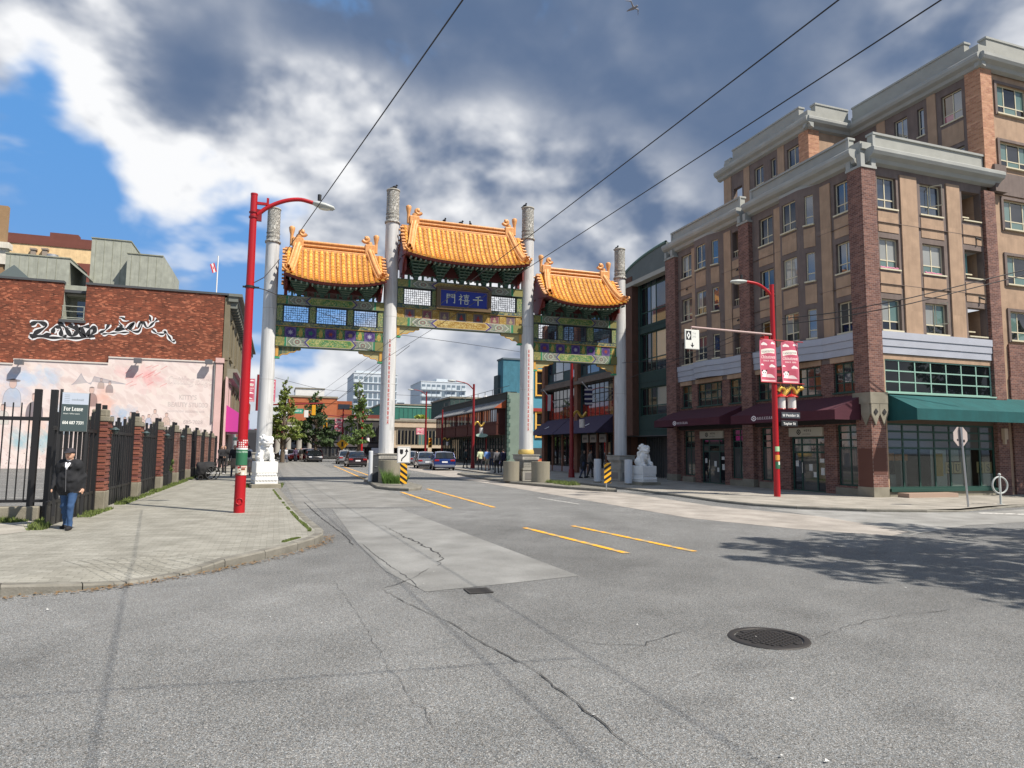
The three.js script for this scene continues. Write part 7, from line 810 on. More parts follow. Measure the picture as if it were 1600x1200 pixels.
farLamp(690, 722, 640, 'slim red lamp post behind the dark car', { lantern: 690 });
// the two posts above at the crossing carry extra signs
{ const p = onZ(689 - 155, 694, -88), t = thing('warning_sign', 'yellow diamond warning sign on a red post at the crossing', 'traffic sign', [onZ(534, 718, -88).x, 0, -88]); const g = prism([[0, -0.75], [0.75, 0], [0, 0.75], [-0.75, 0]], 0.04); g.translate(0, p.y, 0); part(t, 'plate', muv(g), std(0xe0a51c, 0.5)); part(t, 'symbol', bx(-0.12, 0.12, p.y - 0.3, p.y + 0.3, 0.041, 0.05), blackM); part(t, 'post', cyl(0.1, 0.08, 0, p.y + 4.5, 0, -0.12, 8), redDarkM); part(t, 'banner', (() => { const g2 = new THREE.PlaneGeometry(0.9, 1.6); g2.translate(-0.55, p.y + 2.4, 0); return g2; })(), bannerM); }
// traffic signals
const sigY = std(0xd29a1e, 0.45), lensOff = lin(0.02, 0.02, 0.02, 0.3), lensRed = lin(0.5, 0.03, 0.02, 0.3);
function signal(px, py, z, label, back, s = 1) { const p = onZ(px, py, z), t = thing('traffic_signal', label, 'traffic light', [p.x, p.y, z]); part(t, 'housing', rbx(-0.2 * s, 0.2 * s, -0.55 * s, 0.55 * s, -0.15, 0.15, 0.04), sigY); if (!back) [0.36, 0, -0.36].forEach((y, k) => { const l = part(t, 'lens', (() => { const g = ball(0.13 * s, 0, y * s, 0.1, 10); return g; })(), k ? lensOff : lensRed); part(l, 'visor', (() => { const g = new THREE.CylinderGeometry(0.15 * s, 0.15 * s, 0.2, 10, 1, true, -Math.PI / 2, Math.PI); g.rotateX(-Math.PI / 2); g.translate(0, y * s, 0.22); return g; })(), sigY); }); part(t, 'hanger', rod(V(0, 0.55 * s, 0), V(0, 0.9 * s, 0), 0.03, 6), blackM); return p; }
const sA = signal(490, 641, -84, 'yellow traffic signal beside the green street name sign', true, 1.1), sB2 = signal(508, 663, -92, 'yellow traffic signal with visors over the far lane', false, 1.3);
signal(672, 692, -86, 'yellow signal on the post by the shop signs', false, 1.1);
{ const z = -84, a = onZ(424, 634, z), b = onZ(500, 638, z), t = thing('mast_arm', 'red mast arm holding signs and signals over the crossing', 'mast arm', [a.x - 0.6, 0, z]); partW(t, 'post', cyl(0.16, 0.12, 0, a.y + 0.8, onZ(443, 700, z).x, z, 10), redM); partW(t, 'arm', rod(V(a.x - 0.5, a.y + 0.1, z), V(b.x + 0.3, b.y + 0.6, z), 0.09, 8), redDarkM); const c = onZ(452, 646, z), d = onZ(474, 640, z); const m = partW(t, 'street_name_sign', bx(c.x, d.x, c.y, d.y + 0.1, z + 0.1, z + 0.15), std(0x2f8f78, 0.5)); partW(m, 'sign_lettering', plane(d.x - c.x - 0.1, d.y - c.y, (c.x + d.x) / 2, (c.y + d.y) / 2 + 0.05, z + 0.155), signPlate(3, 0.8, (g, W, H) => { g.fillStyle = '#2f8f78'; g.fillRect(0, 0, W, H); g.fillStyle = '#e4ece4'; g.font = 'bold 46px sans-serif'; g.textAlign = 'center'; g.fillText('Carrall St', W / 2, H * 0.72, W * 0.9); })); const e = onZ(475, 652, z), f = onZ(482, 641, z); partW(m, 'white_sign', bx(e.x, f.x, e.y, f.y, z + 0.05, z + 0.1), std(0xd8d8d4, 0.6)); partW(t, 'banner', (() => { const q = onZ(437, 669, z), g = new THREE.PlaneGeometry(0.8, 1.6); g.translate(q.x, q.y, z + 0.1); return g; })(), bannerM); }
{ const z = -92, a = onZ(520, 662, z), b = onZ(566, 659, z), t = thing('mast_arm', 'slender red mast arm with green name sign over the far lane', 'mast arm', [b.x, 0, z]); partW(t, 'arm', rod(V(sB2.x - 1, a.y + 1.2, z), V(b.x, b.y + 0.4, z), 0.06, 8), redDarkM); partW(t, 'post', cyl(0.17, 0.12, 0, b.y + 3.6, b.x, z, 10), redM); const c = onZ(523, 667, z), d = onZ(537, 663, z); partW(t, 'street_name_sign', bx(c.x, d.x, c.y, d.y + 0.2, z + 0.08, z + 0.12), std(0x4a8a84, 0.5)); partW(t, 'lantern', [cyl(0.25, 0.2, onZ(567, 690, z).y, onZ(567, 684, z).y, b.x + 0.8, z, 10)], std(0xd8d4d0, 0.3)); }
// keep-right sign and hazard markers
const hazT = flip => signPlate(0.5, 1.2, (g, W, H) => { g.fillStyle = '#e2a81c'; g.fillRect(0, 0, W, H); g.fillStyle = '#16161a'; for (let k = -3; k < 8; k++) { g.beginPath(); const y = k * 170; if (flip) { g.moveTo(0, y + 150); g.lineTo(W, y); g.lineTo(W, y + 85); g.lineTo(0, y + 235); } else { g.moveTo(0, y); g.lineTo(W, y + 150); g.lineTo(W, y + 235); g.lineTo(0, y + 85); } g.fill(); } });
{ const b = onGround(629, 759, 0.12), L = (x, y) => onZ(x, y, b.z).sub(b), t = thing('hazard_marker', 'yellow and black striped marker below the white keep right sign', 'traffic sign', b.toArray()); const a = L(624.5, 756), c = L(636, 724); part(t, 'plate', rbx(a.x, c.x, a.y, c.y, 0.03, 0.06, 0.01), std(0x8a8a86, 0.5)); part(t, 'stripes', plane(c.x - a.x, c.y - a.y, (a.x + c.x) / 2, (a.y + c.y) / 2, 0.064), hazT(false)); part(t, 'post', rod(V(0, 0, 0), V(0, L(0, 700).y, 0), 0.035, 8), steelM);
  const e = L(620, 723.5), f = L(641, 698), k = thing('keep_right_sign', 'white square keep right sign with black curved arrow', 'traffic sign', b.clone().add(V(0, e.y, 0)).toArray()); const y0 = e.y; part(k, 'plate', rbx(e.x, f.x, 0, f.y - y0, 0.04, 0.07, 0.01), std(0xd4d4d0, 0.5)); part(k, 'symbol', plane((f.x - e.x) * 0.96, (f.y - e.y) * 0.96, (e.x + f.x) / 2, (f.y - y0) / 2, 0.074), signPlate(f.x - e.x, f.y - e.y, (g, W, H) => { g.fillStyle = '#dcdcd8'; g.fillRect(0, 0, W, H); g.strokeStyle = '#2a2a2a'; g.lineWidth = 6; g.strokeRect(8, 8, W - 16, H - 16); g.fillStyle = '#15151a'; g.beginPath(); g.moveTo(44, 48); g.lineTo(112, 48); g.lineTo(112, 110); g.quadraticCurveTo(108, 140, 90, 150); g.lineTo(70, 150); g.quadraticCurveTo(46, 140, 44, 110); g.fill(); g.strokeStyle = '#15151a'; g.lineWidth = 24; g.beginPath(); g.moveTo(84, H - 30); g.lineTo(88, H - 70); g.bezierCurveTo(110, H - 120, 180, H - 120, 184, 100); g.stroke(); g.beginPath(); g.moveTo(184, 28); g.lineTo(222, 100); g.lineTo(146, 100); g.fill(); })); }
{ const b = onGround(947.5, 766, 0.12), L = (x, y) => onZ(x, y, b.z).sub(b), t = thing('hazard_marker', 'yellow and black striped marker with rounded top on the long island', 'traffic sign', b.toArray()); const a = L(943, 755), c = L(954, 723); part(t, 'plate', rbx(a.x, c.x, a.y, c.y, 0.02, 0.05, 0.012), std(0x8a8a86, 0.5)); part(t, 'stripes', plane((c.x - a.x) * 0.97, (c.y - a.y) * 0.98, (a.x + c.x) / 2, (a.y + c.y) / 2, 0.054), hazT(true)); part(t, 'post', rod(V(0, 0, 0), V(0, c.y - 0.1, 0), 0.03, 8), steelM); }
// stop sign seen from behind, leaning
{ const b = onGround(1513, 792, RH), L = (x, y) => onZ(x, y, b.z).sub(b), t = thing('stop_sign', 'back of an octagonal stop sign on a leaning steel post', 'traffic sign', b.toArray()), top = L(1501, 668), r = 0.3, c = L(1503, 682); part(t, 'post', rod(V(0, 0, 0), top, 0.03, 8), steelM); const pts = Array.from({ length: 8 }, (_, k) => [c.x + r * 1.08 * Math.cos((k + 0.5) * Math.PI / 4), c.y + r * 1.08 * Math.sin((k + 0.5) * Math.PI / 4)]), g = prism(pts, 0.012); g.translate(0, 0, -0.06); part(t, 'plate', muv(g), std(0xb8aaa4, 0.6)); part(t, 'backing_bar', [bx(c.x - 0.06, c.x + 0.06, c.y - 0.3, c.y + 0.3, -0.045, -0.015)], lin(0.12, 0.12, 0.13, 0.5)); part(t, 'sticker', [bx(c.x + 0.08, c.x + 0.18, c.y - 0.18, c.y - 0.1, -0.047, -0.044), bx(c.x - 0.16, c.x - 0.1, c.y - 0.14, c.y - 0.08, -0.047, -0.044)], blackM); }
{ const b = onGround(1564, 788, RH), L = (x, y) => onZ(x, y, b.z).sub(b), t = thing('bicycle_rack', 'grey steel ring bicycle rack on the pavement', 'bicycle rack', b.toArray()), c = L(1564, 758), r = (L(1564, 745).y - L(1564, 771).y) / 2; part(t, 'post', [cyl(0.035, 0.035, 0, c.y + r + 0.05, 0, 0, 12), ball(0.05, 0, c.y + r + 0.07, 0, 10)], lampGreyM); part(t, 'ring', (() => { const g = new THREE.TorusGeometry(r, 0.028, 10, 32); g.rotateY(-0.2); g.translate(0, c.y, 0); return g; })(), lampGreyM); part(t, 'base_plate', cyl(0.1, 0.1, 0, 0.015, 0, 0, 14), lampGreyM); }
// manhole and drain
{ const c = onGround(1201, 998), t = thing('manhole_cover', 'round dark iron manhole cover with a square grid set in the asphalt', 'manhole cover', [c.x, 0.004, c.z]), r = 0.335, im = lin(0.045, 0.042, 0.04, 0.55, { metal: 0.4 }); part(t, 'frame_ring', lathe([[r - 0.03, 0], [r - 0.03, 0.012], [r + 0.02, 0.012], [r + 0.03, 0]], 48), im); part(t, 'lid', cyl(r - 0.045, r - 0.045, 0.0, 0.004, 0, 0, 48), lin(0.018, 0.016, 0.015, 0.7)); const g = rbx(-0.019, 0.019, 0.004, 0.013, -0.019, 0.019, 0.004, 1), list = []; for (let i = -7; i <= 7; i++) for (let j = -7; j <= 7; j++) if (Math.hypot(i, j) * 0.052 < r - 0.07) list.push(moved(g, i * 0.052, 0, j * 0.052)); const st = part(t, 'stud_grid', list, im, { kind: 'stuff' }); st.rotation.y = 0.4; }
{ const p = [[725, 922], [760, 918], [770, 926], [735, 931]].map(q => onGround(...q)), c = p[0].clone().add(p[2]).multiplyScalar(0.5), t = thing('drain_grate', 'rectangular iron drain grate at the edge of the pale road patch', 'drain grate', [c.x, 0.006, c.z]), im = lin(0.05, 0.047, 0.044, 0.6, { metal: 0.3 }); part(t, 'frame', [bx(-0.15, 0.15, 0, 0.008, -0.15, -0.125), bx(-0.15, 0.15, 0, 0.008, 0.125, 0.15), bx(-0.15, -0.125, 0, 0.008, -0.125, 0.125), bx(0.125, 0.15, 0, 0.008, -0.125, 0.125)], im); part(t, 'pit', bx(-0.125, 0.125, 0, 0.002, -0.125, 0.125), lin(0.008, 0.008, 0.008)); for (let k = 0; k < 7; k++) part(t, 'bar', bx(-0.125, 0.125, 0.002, 0.008, -0.118 + k * 0.036, -0.1 + k * 0.036), im); }  // flat near-black sheet under the bars, shade of the hole put into its colour
// for-lease board on the fence
{ const z = -15.2, a = onZ(102, 674, z), b = onZ(131, 614, z), w = 0.44, h = b.y - a.y, t = thing('lease_sign', 'dark green for lease board with white lettering on the black fence', 'sign', [(a.x + b.x) / 2, a.y - 1, z], { turn: 0.35 }); part(t, 'board', rbx(-w / 2, w / 2, 1, 1 + h, -0.02, 0.02, 0.006), std(0x9a9d9c, 0.6)); part(t, 'print', plane(w * 0.98, h * 0.98, 0, 1 + h / 2, 0.024), signPlate(w, h, (g, W, H) => { g.fillStyle = '#3b4a4c'; g.fillRect(0, 0, W, H); g.fillStyle = '#aeb8c6'; g.fillRect(0, 0, W, H * 0.3); g.fillStyle = '#4a5358'; g.font = '30px serif'; g.fillText('macdonald', 90, H * 0.2, 120); for (let k = 0; k < 5; k++) g.fillRect(20, H * 0.06 + k * 20, 50, 3); g.fillStyle = '#e6e8e2'; g.font = 'bold 62px serif'; g.fillText('For Lease', 18, H * 0.47, W * 0.74); g.font = '18px sans-serif'; g.fillText('Retail / Office space', 18, H * 0.56); g.font = 'bold 48px sans-serif'; g.fillText('604 687 7331', 14, H * 0.82, W * 0.82); })); part(t, 'post', [bx(-w / 2 - 0.03, -w / 2 + 0.02, -0.6, 1.06 + h, -0.06, -0.021), bx(w / 2 - 0.02, w / 2 + 0.03, -0.6, 1 + h, -0.06, -0.021)], blackM); }
// bollards, cabinet and posts at the columns
{ const st = (x, z, h, r, label, m) => { const t = thing('bollard', label, 'bollard', [x, 0.1, z]); part(t, 'shaft', lathe([[0, h], [r * 0.9, h - 0.005], [r, h - 0.03], [r, 0.01], [r * 1.02, 0], [0, 0]], 24), m); part(t, 'foot_ring', lathe([[r, 0.05], [r * 1.12, 0.04], [r * 1.12, 0]], 24), concM); }; const wm = std(0xc4c8cc, 0.6); const p1 = onGround(982, 757, RH), p2 = onGround(942, 755, RH); st(p1.x, p1.z, 1.2, 0.19, 'pale round bollard between the outer column pedestal and the lion', wm); st(p2.x, p2.z - 0.6, 1.2, 0.19, 'pale round bollard half hidden by the striped marker', wm); st(4.28, -33.2, 1.5, 0.1, 'slim white post at the edge of the middle island', wm); }
{ const t = thing('utility_cabinet', 'dark grey utility cabinet beside the middle gate column', 'cabinet', [4.55, 0.12, -33.6]); part(t, 'box', rbx(-0.17, 0.17, 0, 1.25, -0.35, 0.35, 0.02), lin(0.05, 0.055, 0.06, 0.5)); part(t, 'lid', rbx(-0.19, 0.19, 1.25, 1.3, -0.37, 0.37, 0.015), lin(0.07, 0.07, 0.075, 0.5)); part(t, 'handle', bx(-0.05, 0.05, 0.7, 0.74, 0.35, 0.375), steelM); }
{ const a = onZ(581, 728, -38), b = onZ(594, 700, -38), t = thing('blank_sign', 'plain pale grey sign panel seen past the middle column', 'sign', [(a.x + b.x) / 2, 0.1, -38]); part(t, 'plate', rbx(a.x - b.x, b.x - a.x, a.y - 0.1, b.y - 0.1, -0.02, 0.02, 0.01).scale(0.62, 1, 1), std(0xa8aab4, 0.6)); part(t, 'post', rod(V(0, 0, -0.05), V(0, b.y - 0.3, -0.05), 0.03, 8), steelM); }
{ const p = onGround(389, 738, LH), t = thing('information_cabinet', 'dark grey box with pale notice behind the stone lion', 'cabinet', p.toArray()); part(t, 'box', rbx(-0.5, 0.5, 0, 2.7, -0.3, 0.3, 0.03), lin(0.06, 0.06, 0.065, 0.5)); part(t, 'notice', bx(-0.1, 0.5, 2.75, 3.9, 0.0, 0.06), std(0xb8c4d4, 0.5)); part(t, 'door_panel', bx(-0.4, 0.4, 0.2, 2.5, 0.3, 0.31), lin(0.04, 0.04, 0.045, 0.4)); }
// overhead wires
const wireM = lin(0.012, 0.012, 0.014, 0.5);
function wire(name, label, pts, r = 0.008, sag = 0.0) { const P = pts.map(p => p.clone()); const c = new THREE.CatmullRomCurve3(P, false, 'catmullrom', 0.1); const m = solo(name, label, 'wire', new THREE.TubeGeometry(c, 24, r, 5, false), wireM); return m; }
const atH = (px, py, h) => { const d = dirOf(px, py); return d.multiplyScalar((h - EYE) / d.y).add(camera.position); };
{ const w2a = atH(1310, 0, 5.8), w2b = atH(679, 482, 5.75), w3a = atH(1470, 0, 5.8), w3b = atH(716, 489, 5.75), ext = (a, b, k) => b.clone().add(b.clone().sub(a).multiplyScalar(k)), end = (a, b) => { const e = ext(a, b, 2.6); e.y = 5.9; return e; };
  wire('trolley_wire', 'upper trolley wire running over the road towards the crossing', [ext(w2b, w2a, 0.5), w2a, w2b, end(w2a, w2b)]); wire('trolley_wire', 'lower trolley wire running over the road towards the crossing', [ext(w3b, w3a, 0.5), w3a, w3b, end(w3a, w3b)]);
  const w1a = atH(723, 0, 5.8), w1b = atH(470, 360, 6.0); wire('trolley_wire', 'steep wire crossing the sky above the lamp arm', [ext(w1b, w1a, 0.6), w1a, w1b, ext(w1a, w1b, 0.25)]);
  const sh = (px, py, h) => onGround(px, py).add(V(SUN.x, SUN.y, SUN.z).multiplyScalar(h / SUN.y)); wire('trolley_wire', 'overhead wire whose thin shadow crosses the asphalt', [sh(-60, 1095, 5.9), sh(130, 1080, 5.8), sh(400, 1064, 5.8), sh(735, 1040, 5.8), sh(900, 1028, 5.8)], 0.008);
  const zz = onGround(373.5, 801, LH).z, pl = onZ(384, 448, zz), q1 = onZ(437, 405, -30), q2 = onZ(560, 510, -33.2), q3 = onZ(600, 526, -33.4); wire('span_wire', 'thin span wire from the red lamp up to the outer gate roof', [pl, onZ(413, 433, zz - 4), q1], 0.014); wire('span_wire', 'thin pale span wire drooping across the gate lattice', [pl, onZ(412, 452, zz - 2), onZ(480, 481, -29), q2, q3], 0.012);
  const rb = onGround(1214.5, 776, RH).z; for (const [a, b, l] of [[498, 420, 'upper black cable leading away past the green awning'], [507, 428, 'lower black cable leading away past the green awning']]) wire('power_cable', l, [onZ(1222, a, rb), onZ(1300, a - 9, rb + 1), onZ(1420, a - 32, rb + 2.5), onZ(1600, b + 2, rb + 4), onZ(1700, b - 22, rb + 5)], 0.02);
  wire('power_cable', 'black cable running from the banner lamp along the block', [onZ(1210, 497, rb), onX(1100, 545, 19.5), onX(1040, 568, 19.5), onX(960, 600, 19.5)], 0.014); wire('power_cable', 'lower black cable from the banner lamp along the block', [onZ(1210, 506, rb), onX(1100, 552, 19.5), onX(1040, 575, 19.5)], 0.012); wire('span_wire', 'pale span wire from the banner lamp to the outer column', [onZ(1210, 548, rb), onX(1145, 553, 19.3), onX(1040, 562, 19), onZ(972, 567, -33.6)], 0.015);
  wire('span_wire', 'faint span wire between the two inner gate columns', [onZ(606, 522, -37), onZ(640, 525, -37), onZ(720, 536, -37), onZ(822, 551, -37)], 0.012); wire('trolley_wire', 'paired far trolley wire converging on the crossing', [onZ(640, 540, -40), onZ(560, 602, -60), onZ(505, 640, -95)], 0.016); wire('trolley_wire', 'second far trolley wire converging on the crossing', [onZ(598, 566, -42), onZ(530, 622, -62), onZ(490, 648, -95)], 0.016); wire('span_wire', 'far span wire above the street trees', [onZ(430, 590, -80), onZ(500, 608, -80), onZ(600, 616, -82), onZ(740, 622, -84)], 0.02);
}
// ---------------------------------------------------------------- sculpted bodies: distance fields meshed with surface nets
const cap = (a, b, ra, rb, c, k) => ({ a, b, ra, rb, c, k }), ell = (p, r, c, k) => ({ p, r, c, k });
function dist(q, x, y, z) {
  if (q.p) { const X = x - q.p[0], Y = y - q.p[1], Z = z - q.p[2], [a, b, c] = q.r, k0 = Math.hypot(X / a, Y / b, Z / c), k1 = Math.hypot(X / a / a, Y / b / b, Z / c / c); return k1 < 1e-9 ? -Math.min(a, b, c) : k0 * (k0 - 1) / k1; }
  const [ax, ay, az] = q.a, dx = q.b[0] - ax, dy = q.b[1] - ay, dz = q.b[2] - az, X = x - ax, Y = y - ay, Z = z - az; let t = (X * dx + Y * dy + Z * dz) / (dx * dx + dy * dy + dz * dz + 1e-9); t = t < 0 ? 0 : t > 1 ? 1 : t; return Math.hypot(X - dx * t, Y - dy * t, Z - dz * t) - (q.ra + (q.rb - q.ra) * t);
}
function sculpt(prims, cell, K = 0.03, rough = null) {
  const lo = [1e9, 1e9, 1e9], hi = [-1e9, -1e9, -1e9]; for (const q of prims) for (let i = 0; i < 3; i++) { const m = q.p ? [q.p[i] - q.r[i], q.p[i] + q.r[i]] : [Math.min(q.a[i] - q.ra, q.b[i] - q.rb), Math.max(q.a[i] + q.ra, q.b[i] + q.rb)]; lo[i] = Math.min(lo[i], m[0]); hi[i] = Math.max(hi[i], m[1]); }
  const n = lo.map((l, i) => Math.ceil((hi[i] - l) / cell) + 5), o = lo.map(l => l - 2 * cell), [nx, ny, nz] = n, f = new Float32Array(nx * ny * nz), at = (i, j, k) => (k * ny + j) * nx + i;
  const field = (x, y, z) => { let d = 1e9; for (const q of prims) { const e = dist(q, x, y, z); if (e > d + 0.25 && d < 1e8) continue; const k = q.k ?? K, h = Math.max(0, k - Math.abs(d - e)) / k; d = Math.min(d, e) - h * h * k * 0.25; } return rough ? d + rough(x, y, z) : d; };
  for (let k = 0; k < nz; k++) for (let j = 0; j < ny; j++) for (let i = 0; i < nx; i++) f[at(i, j, k)] = field(o[0] + i * cell, o[1] + j * cell, o[2] + k * cell);
  const id = new Int32Array(nx * ny * nz).fill(-1), pos = [], col = [], idx = [];
  for (let k = 0; k < nz - 1; k++) for (let j = 0; j < ny - 1; j++) for (let i = 0; i < nx - 1; i++) {
    let s = 0, X = 0, Y = 0, Z = 0, c = 0; const v = (a, b, d) => f[at(i + a, j + b, k + d)]; for (let m = 0; m < 8; m++) if (v(m & 1, (m >> 1) & 1, m >> 2) < 0) s++; if (s === 0 || s === 8) continue;
    for (let m = 0; m < 8; m++) for (const e of [1, 2, 4]) if (!(m & e)) { const A = v(m & 1, (m >> 1) & 1, m >> 2), w = m | e, B = v(w & 1, (w >> 1) & 1, w >> 2); if ((A < 0) !== (B < 0)) { const t = A / (A - B); X += (m & 1) + (e === 1 ? t : 0); Y += ((m >> 1) & 1) + (e === 2 ? t : 0); Z += (m >> 2) + (e === 4 ? t : 0); c++; } }
    const x = o[0] + (i + X / c) * cell, y = o[1] + (j + Y / c) * cell, z = o[2] + (k + Z / c) * cell; id[at(i, j, k)] = pos.length / 3; pos.push(x, y, z); let bd = 1e9, bc = [1, 1, 1]; for (const q of prims) if (q.c) { const e = dist(q, x, y, z); if (e < bd) { bd = e; bc = q.c; } } col.push(...bc);
  }
  for (let k = 1; k < nz - 1; k++) for (let j = 1; j < ny - 1; j++) for (let i = 1; i < nx - 1; i++) { const A = f[at(i, j, k)] < 0; const quad = (p, q, r, s, fl) => { if (p < 0 || q < 0 || r < 0 || s < 0) return; fl ? idx.push(p, q, r, p, r, s) : idx.push(p, r, q, p, s, r); }; if (A !== f[at(i + 1, j, k)] < 0) quad(id[at(i, j - 1, k - 1)], id[at(i, j, k - 1)], id[at(i, j, k)], id[at(i, j - 1, k)], A); if (A !== f[at(i, j + 1, k)] < 0) quad(id[at(i - 1, j, k - 1)], id[at(i - 1, j, k)], id[at(i, j, k)], id[at(i, j, k - 1)], A); if (A !== f[at(i, j, k + 1)] < 0) quad(id[at(i - 1, j - 1, k)], id[at(i, j - 1, k)], id[at(i, j, k)], id[at(i - 1, j, k)], A); }
  const g = new THREE.BufferGeometry(); g.setAttribute('position', new THREE.Float32BufferAttribute(pos, 3)); g.setAttribute('color', new THREE.Float32BufferAttribute(col, 3)); g.setIndex(idx); g.computeVertexNormals(); return g;
}
const bodyM = new THREE.MeshStandardMaterial({ vertexColors: true, roughness: 0.85 });
// person standing or walking: origin between the feet, facing +z
function figure(o) {
  const h = o.h ?? 1.68, S = h / 1.7, c = { skin: [0.42, 0.25, 0.17], hair: [0.02, 0.018, 0.016], top: [0.05, 0.05, 0.06], legs: [0.03, 0.04, 0.08], shoe: [0.02, 0.02, 0.02], ...o.c }, st = o.step ?? 0.12, arm = o.arm ?? 0.15, lean = o.lean ?? 0, P = [], s = v => v.map(q => q * S), bulk = o.bulk ?? 1, hk = o.hk ?? 1;
  const hip = 0.9, sh = 1.39, z1 = lean;
  for (const d of [-1, 1]) {
    const f = d * st, kz = f * 0.5 + (f < 0 ? 0.02 : 0.06), ka = [d * 0.1, 0.49, kz], fo = [d * 0.105, 0.07, f + (f < 0 ? -0.06 : 0)];
    P.push(cap(s([d * 0.095, hip, 0]), s(ka), 0.088 * S * bulk, 0.062 * S * bulk, o.shorts ? c.top2 ?? c.legs : c.legs), cap(s(ka), s(fo), 0.06 * S * bulk, 0.045 * S * bulk, o.shorts ? c.skin : c.legs), cap(s([fo[0], 0.045, fo[2] - 0.03]), s([fo[0] + d * 0.02, 0.035, fo[2] + 0.15]), 0.045 * S, 0.036 * S, c.shoe));
    const sw = -d * arm, el = [d * 0.255 * bulk, 1.1, sw * 0.5 + z1 * 0.6 - 0.03], ha = [d * 0.265 * bulk, 0.87, sw + 0.06 + z1 * 0.3]; if (o.fold) { el[2] += 0.05; ha[0] = d * 0.06; ha[1] = 1.05; ha[2] = 0.22; } P.push(cap(s([d * 0.175 * bulk, sh, z1]), s(el), 0.062 * S * bulk, 0.05 * S * bulk, c.top), cap(s(el), s(ha), 0.048 * S * bulk, 0.036 * S * bulk, o.bare ? c.skin : c.top));
    const hd = [ha[0], ha[1] - 0.05, ha[2] + 0.015]; P.push(ell(s(hd), s([0.026, 0.05, 0.034]), c.skin, 0.01)); for (let k = 0; k < 4; k++) { const zz = hd[2] - 0.03 + k * 0.02, L = [0.07, 0.085, 0.08, 0.062][k]; P.push(cap(s([hd[0], hd[1] - 0.03, zz]), s([hd[0] - d * 0.012, hd[1] - 0.03 - L * 0.6, zz + 0.006]), 0.0095 * S, 0.0085 * S, c.skin, 0.004)); } P.push(cap(s([hd[0], hd[1] + 0.015, hd[2] + 0.03]), s([hd[0] - d * 0.02, hd[1] - 0.03, hd[2] + 0.055]), 0.011 * S, 0.009 * S, c.skin, 0.006));
  }
  P.push(cap(s([0, 0.95, 0]), s([0, 1.16, z1 * 0.5]), 0.145 * S * bulk, 0.15 * S * bulk, o.jacket === false ? c.top : c.top, 0.06), cap(s([-0.09, 1.32, z1 * 0.9]), s([0.09, 1.32, z1 * 0.9]), 0.13 * S * bulk, 0.13 * S * bulk, c.top, 0.08), cap(s([-0.13 * bulk, 1.4, z1]), s([0.13 * bulk, 1.4, z1]), 0.07 * S, 0.07 * S, c.top, 0.06), cap(s([0, 0.9, 0]), s([0, 0.95, 0]), 0.14 * S, 0.145 * S, c.legs, 0.05));
  if (o.skirt) P.push(cap(s([0, 0.95, 0]), s([0, 0.62, 0.01]), 0.15 * S, 0.19 * S, c.skirt, 0.04));
  const hy = 1.585, hz = z1 + 0.025; P.push(cap(s([0, 1.42, z1]), s([0, 1.52, z1 + 0.01]), 0.052 * S, 0.05 * S, o.collar ?? c.skin), ell(s([0, hy, hz]), s([0.074 * hk, 0.108 * hk, 0.09 * hk]), c.skin, 0.02), ell(s([0, hy - 0.06, hz + 0.03]), s([0.052, 0.05, 0.06]), c.skin), ell(s([0, hy - 0.015, hz + 0.095]), s([0.014, 0.026, 0.02]), c.skin, 0.012), ell(s([0, hy + 0.035, hz - 0.02]), s([0.08, 0.09, 0.09]), c.hair, 0.01));
  for (const d of [-1, 1]) P.push(ell(s([d * 0.076, hy - 0.01, hz]), s([0.012, 0.03, 0.018]), c.skin, 0.006), ell(s([d * 0.029, hy + 0.012, hz + 0.084]), s([0.011, 0.007, 0.008]), [0.02, 0.015, 0.012], 0.004)); P.push(ell(s([0, hy - 0.062, hz + 0.086]), s([0.024, 0.006, 0.008]), [0.28, 0.1, 0.08], 0.004));
  if (o.long) P.push(cap(s([0, hy + 0.02, hz - 0.06]), s([0, hy - 0.2, hz - 0.08]), 0.075 * S, 0.06 * S, c.hair));
  if (o.pack) P.push(ell(s([0, 1.22, z1 - 0.2]), s([0.14, 0.2, 0.09]), o.pack, 0.02)); if (o.bag) P.push(ell(s([0.32, 0.75, 0.08]), s([0.06, 0.16, 0.13]), o.bag, 0.01));
  return { P, S };
}
function person(label, pos, turn, o, cell = 0.024) { const { P } = figure(o), t = thing('person', label, 'person', pos, { turn, group: o.group }); part(t, 'body', sculpt(P, cell, 0.03), bodyM); return t; }
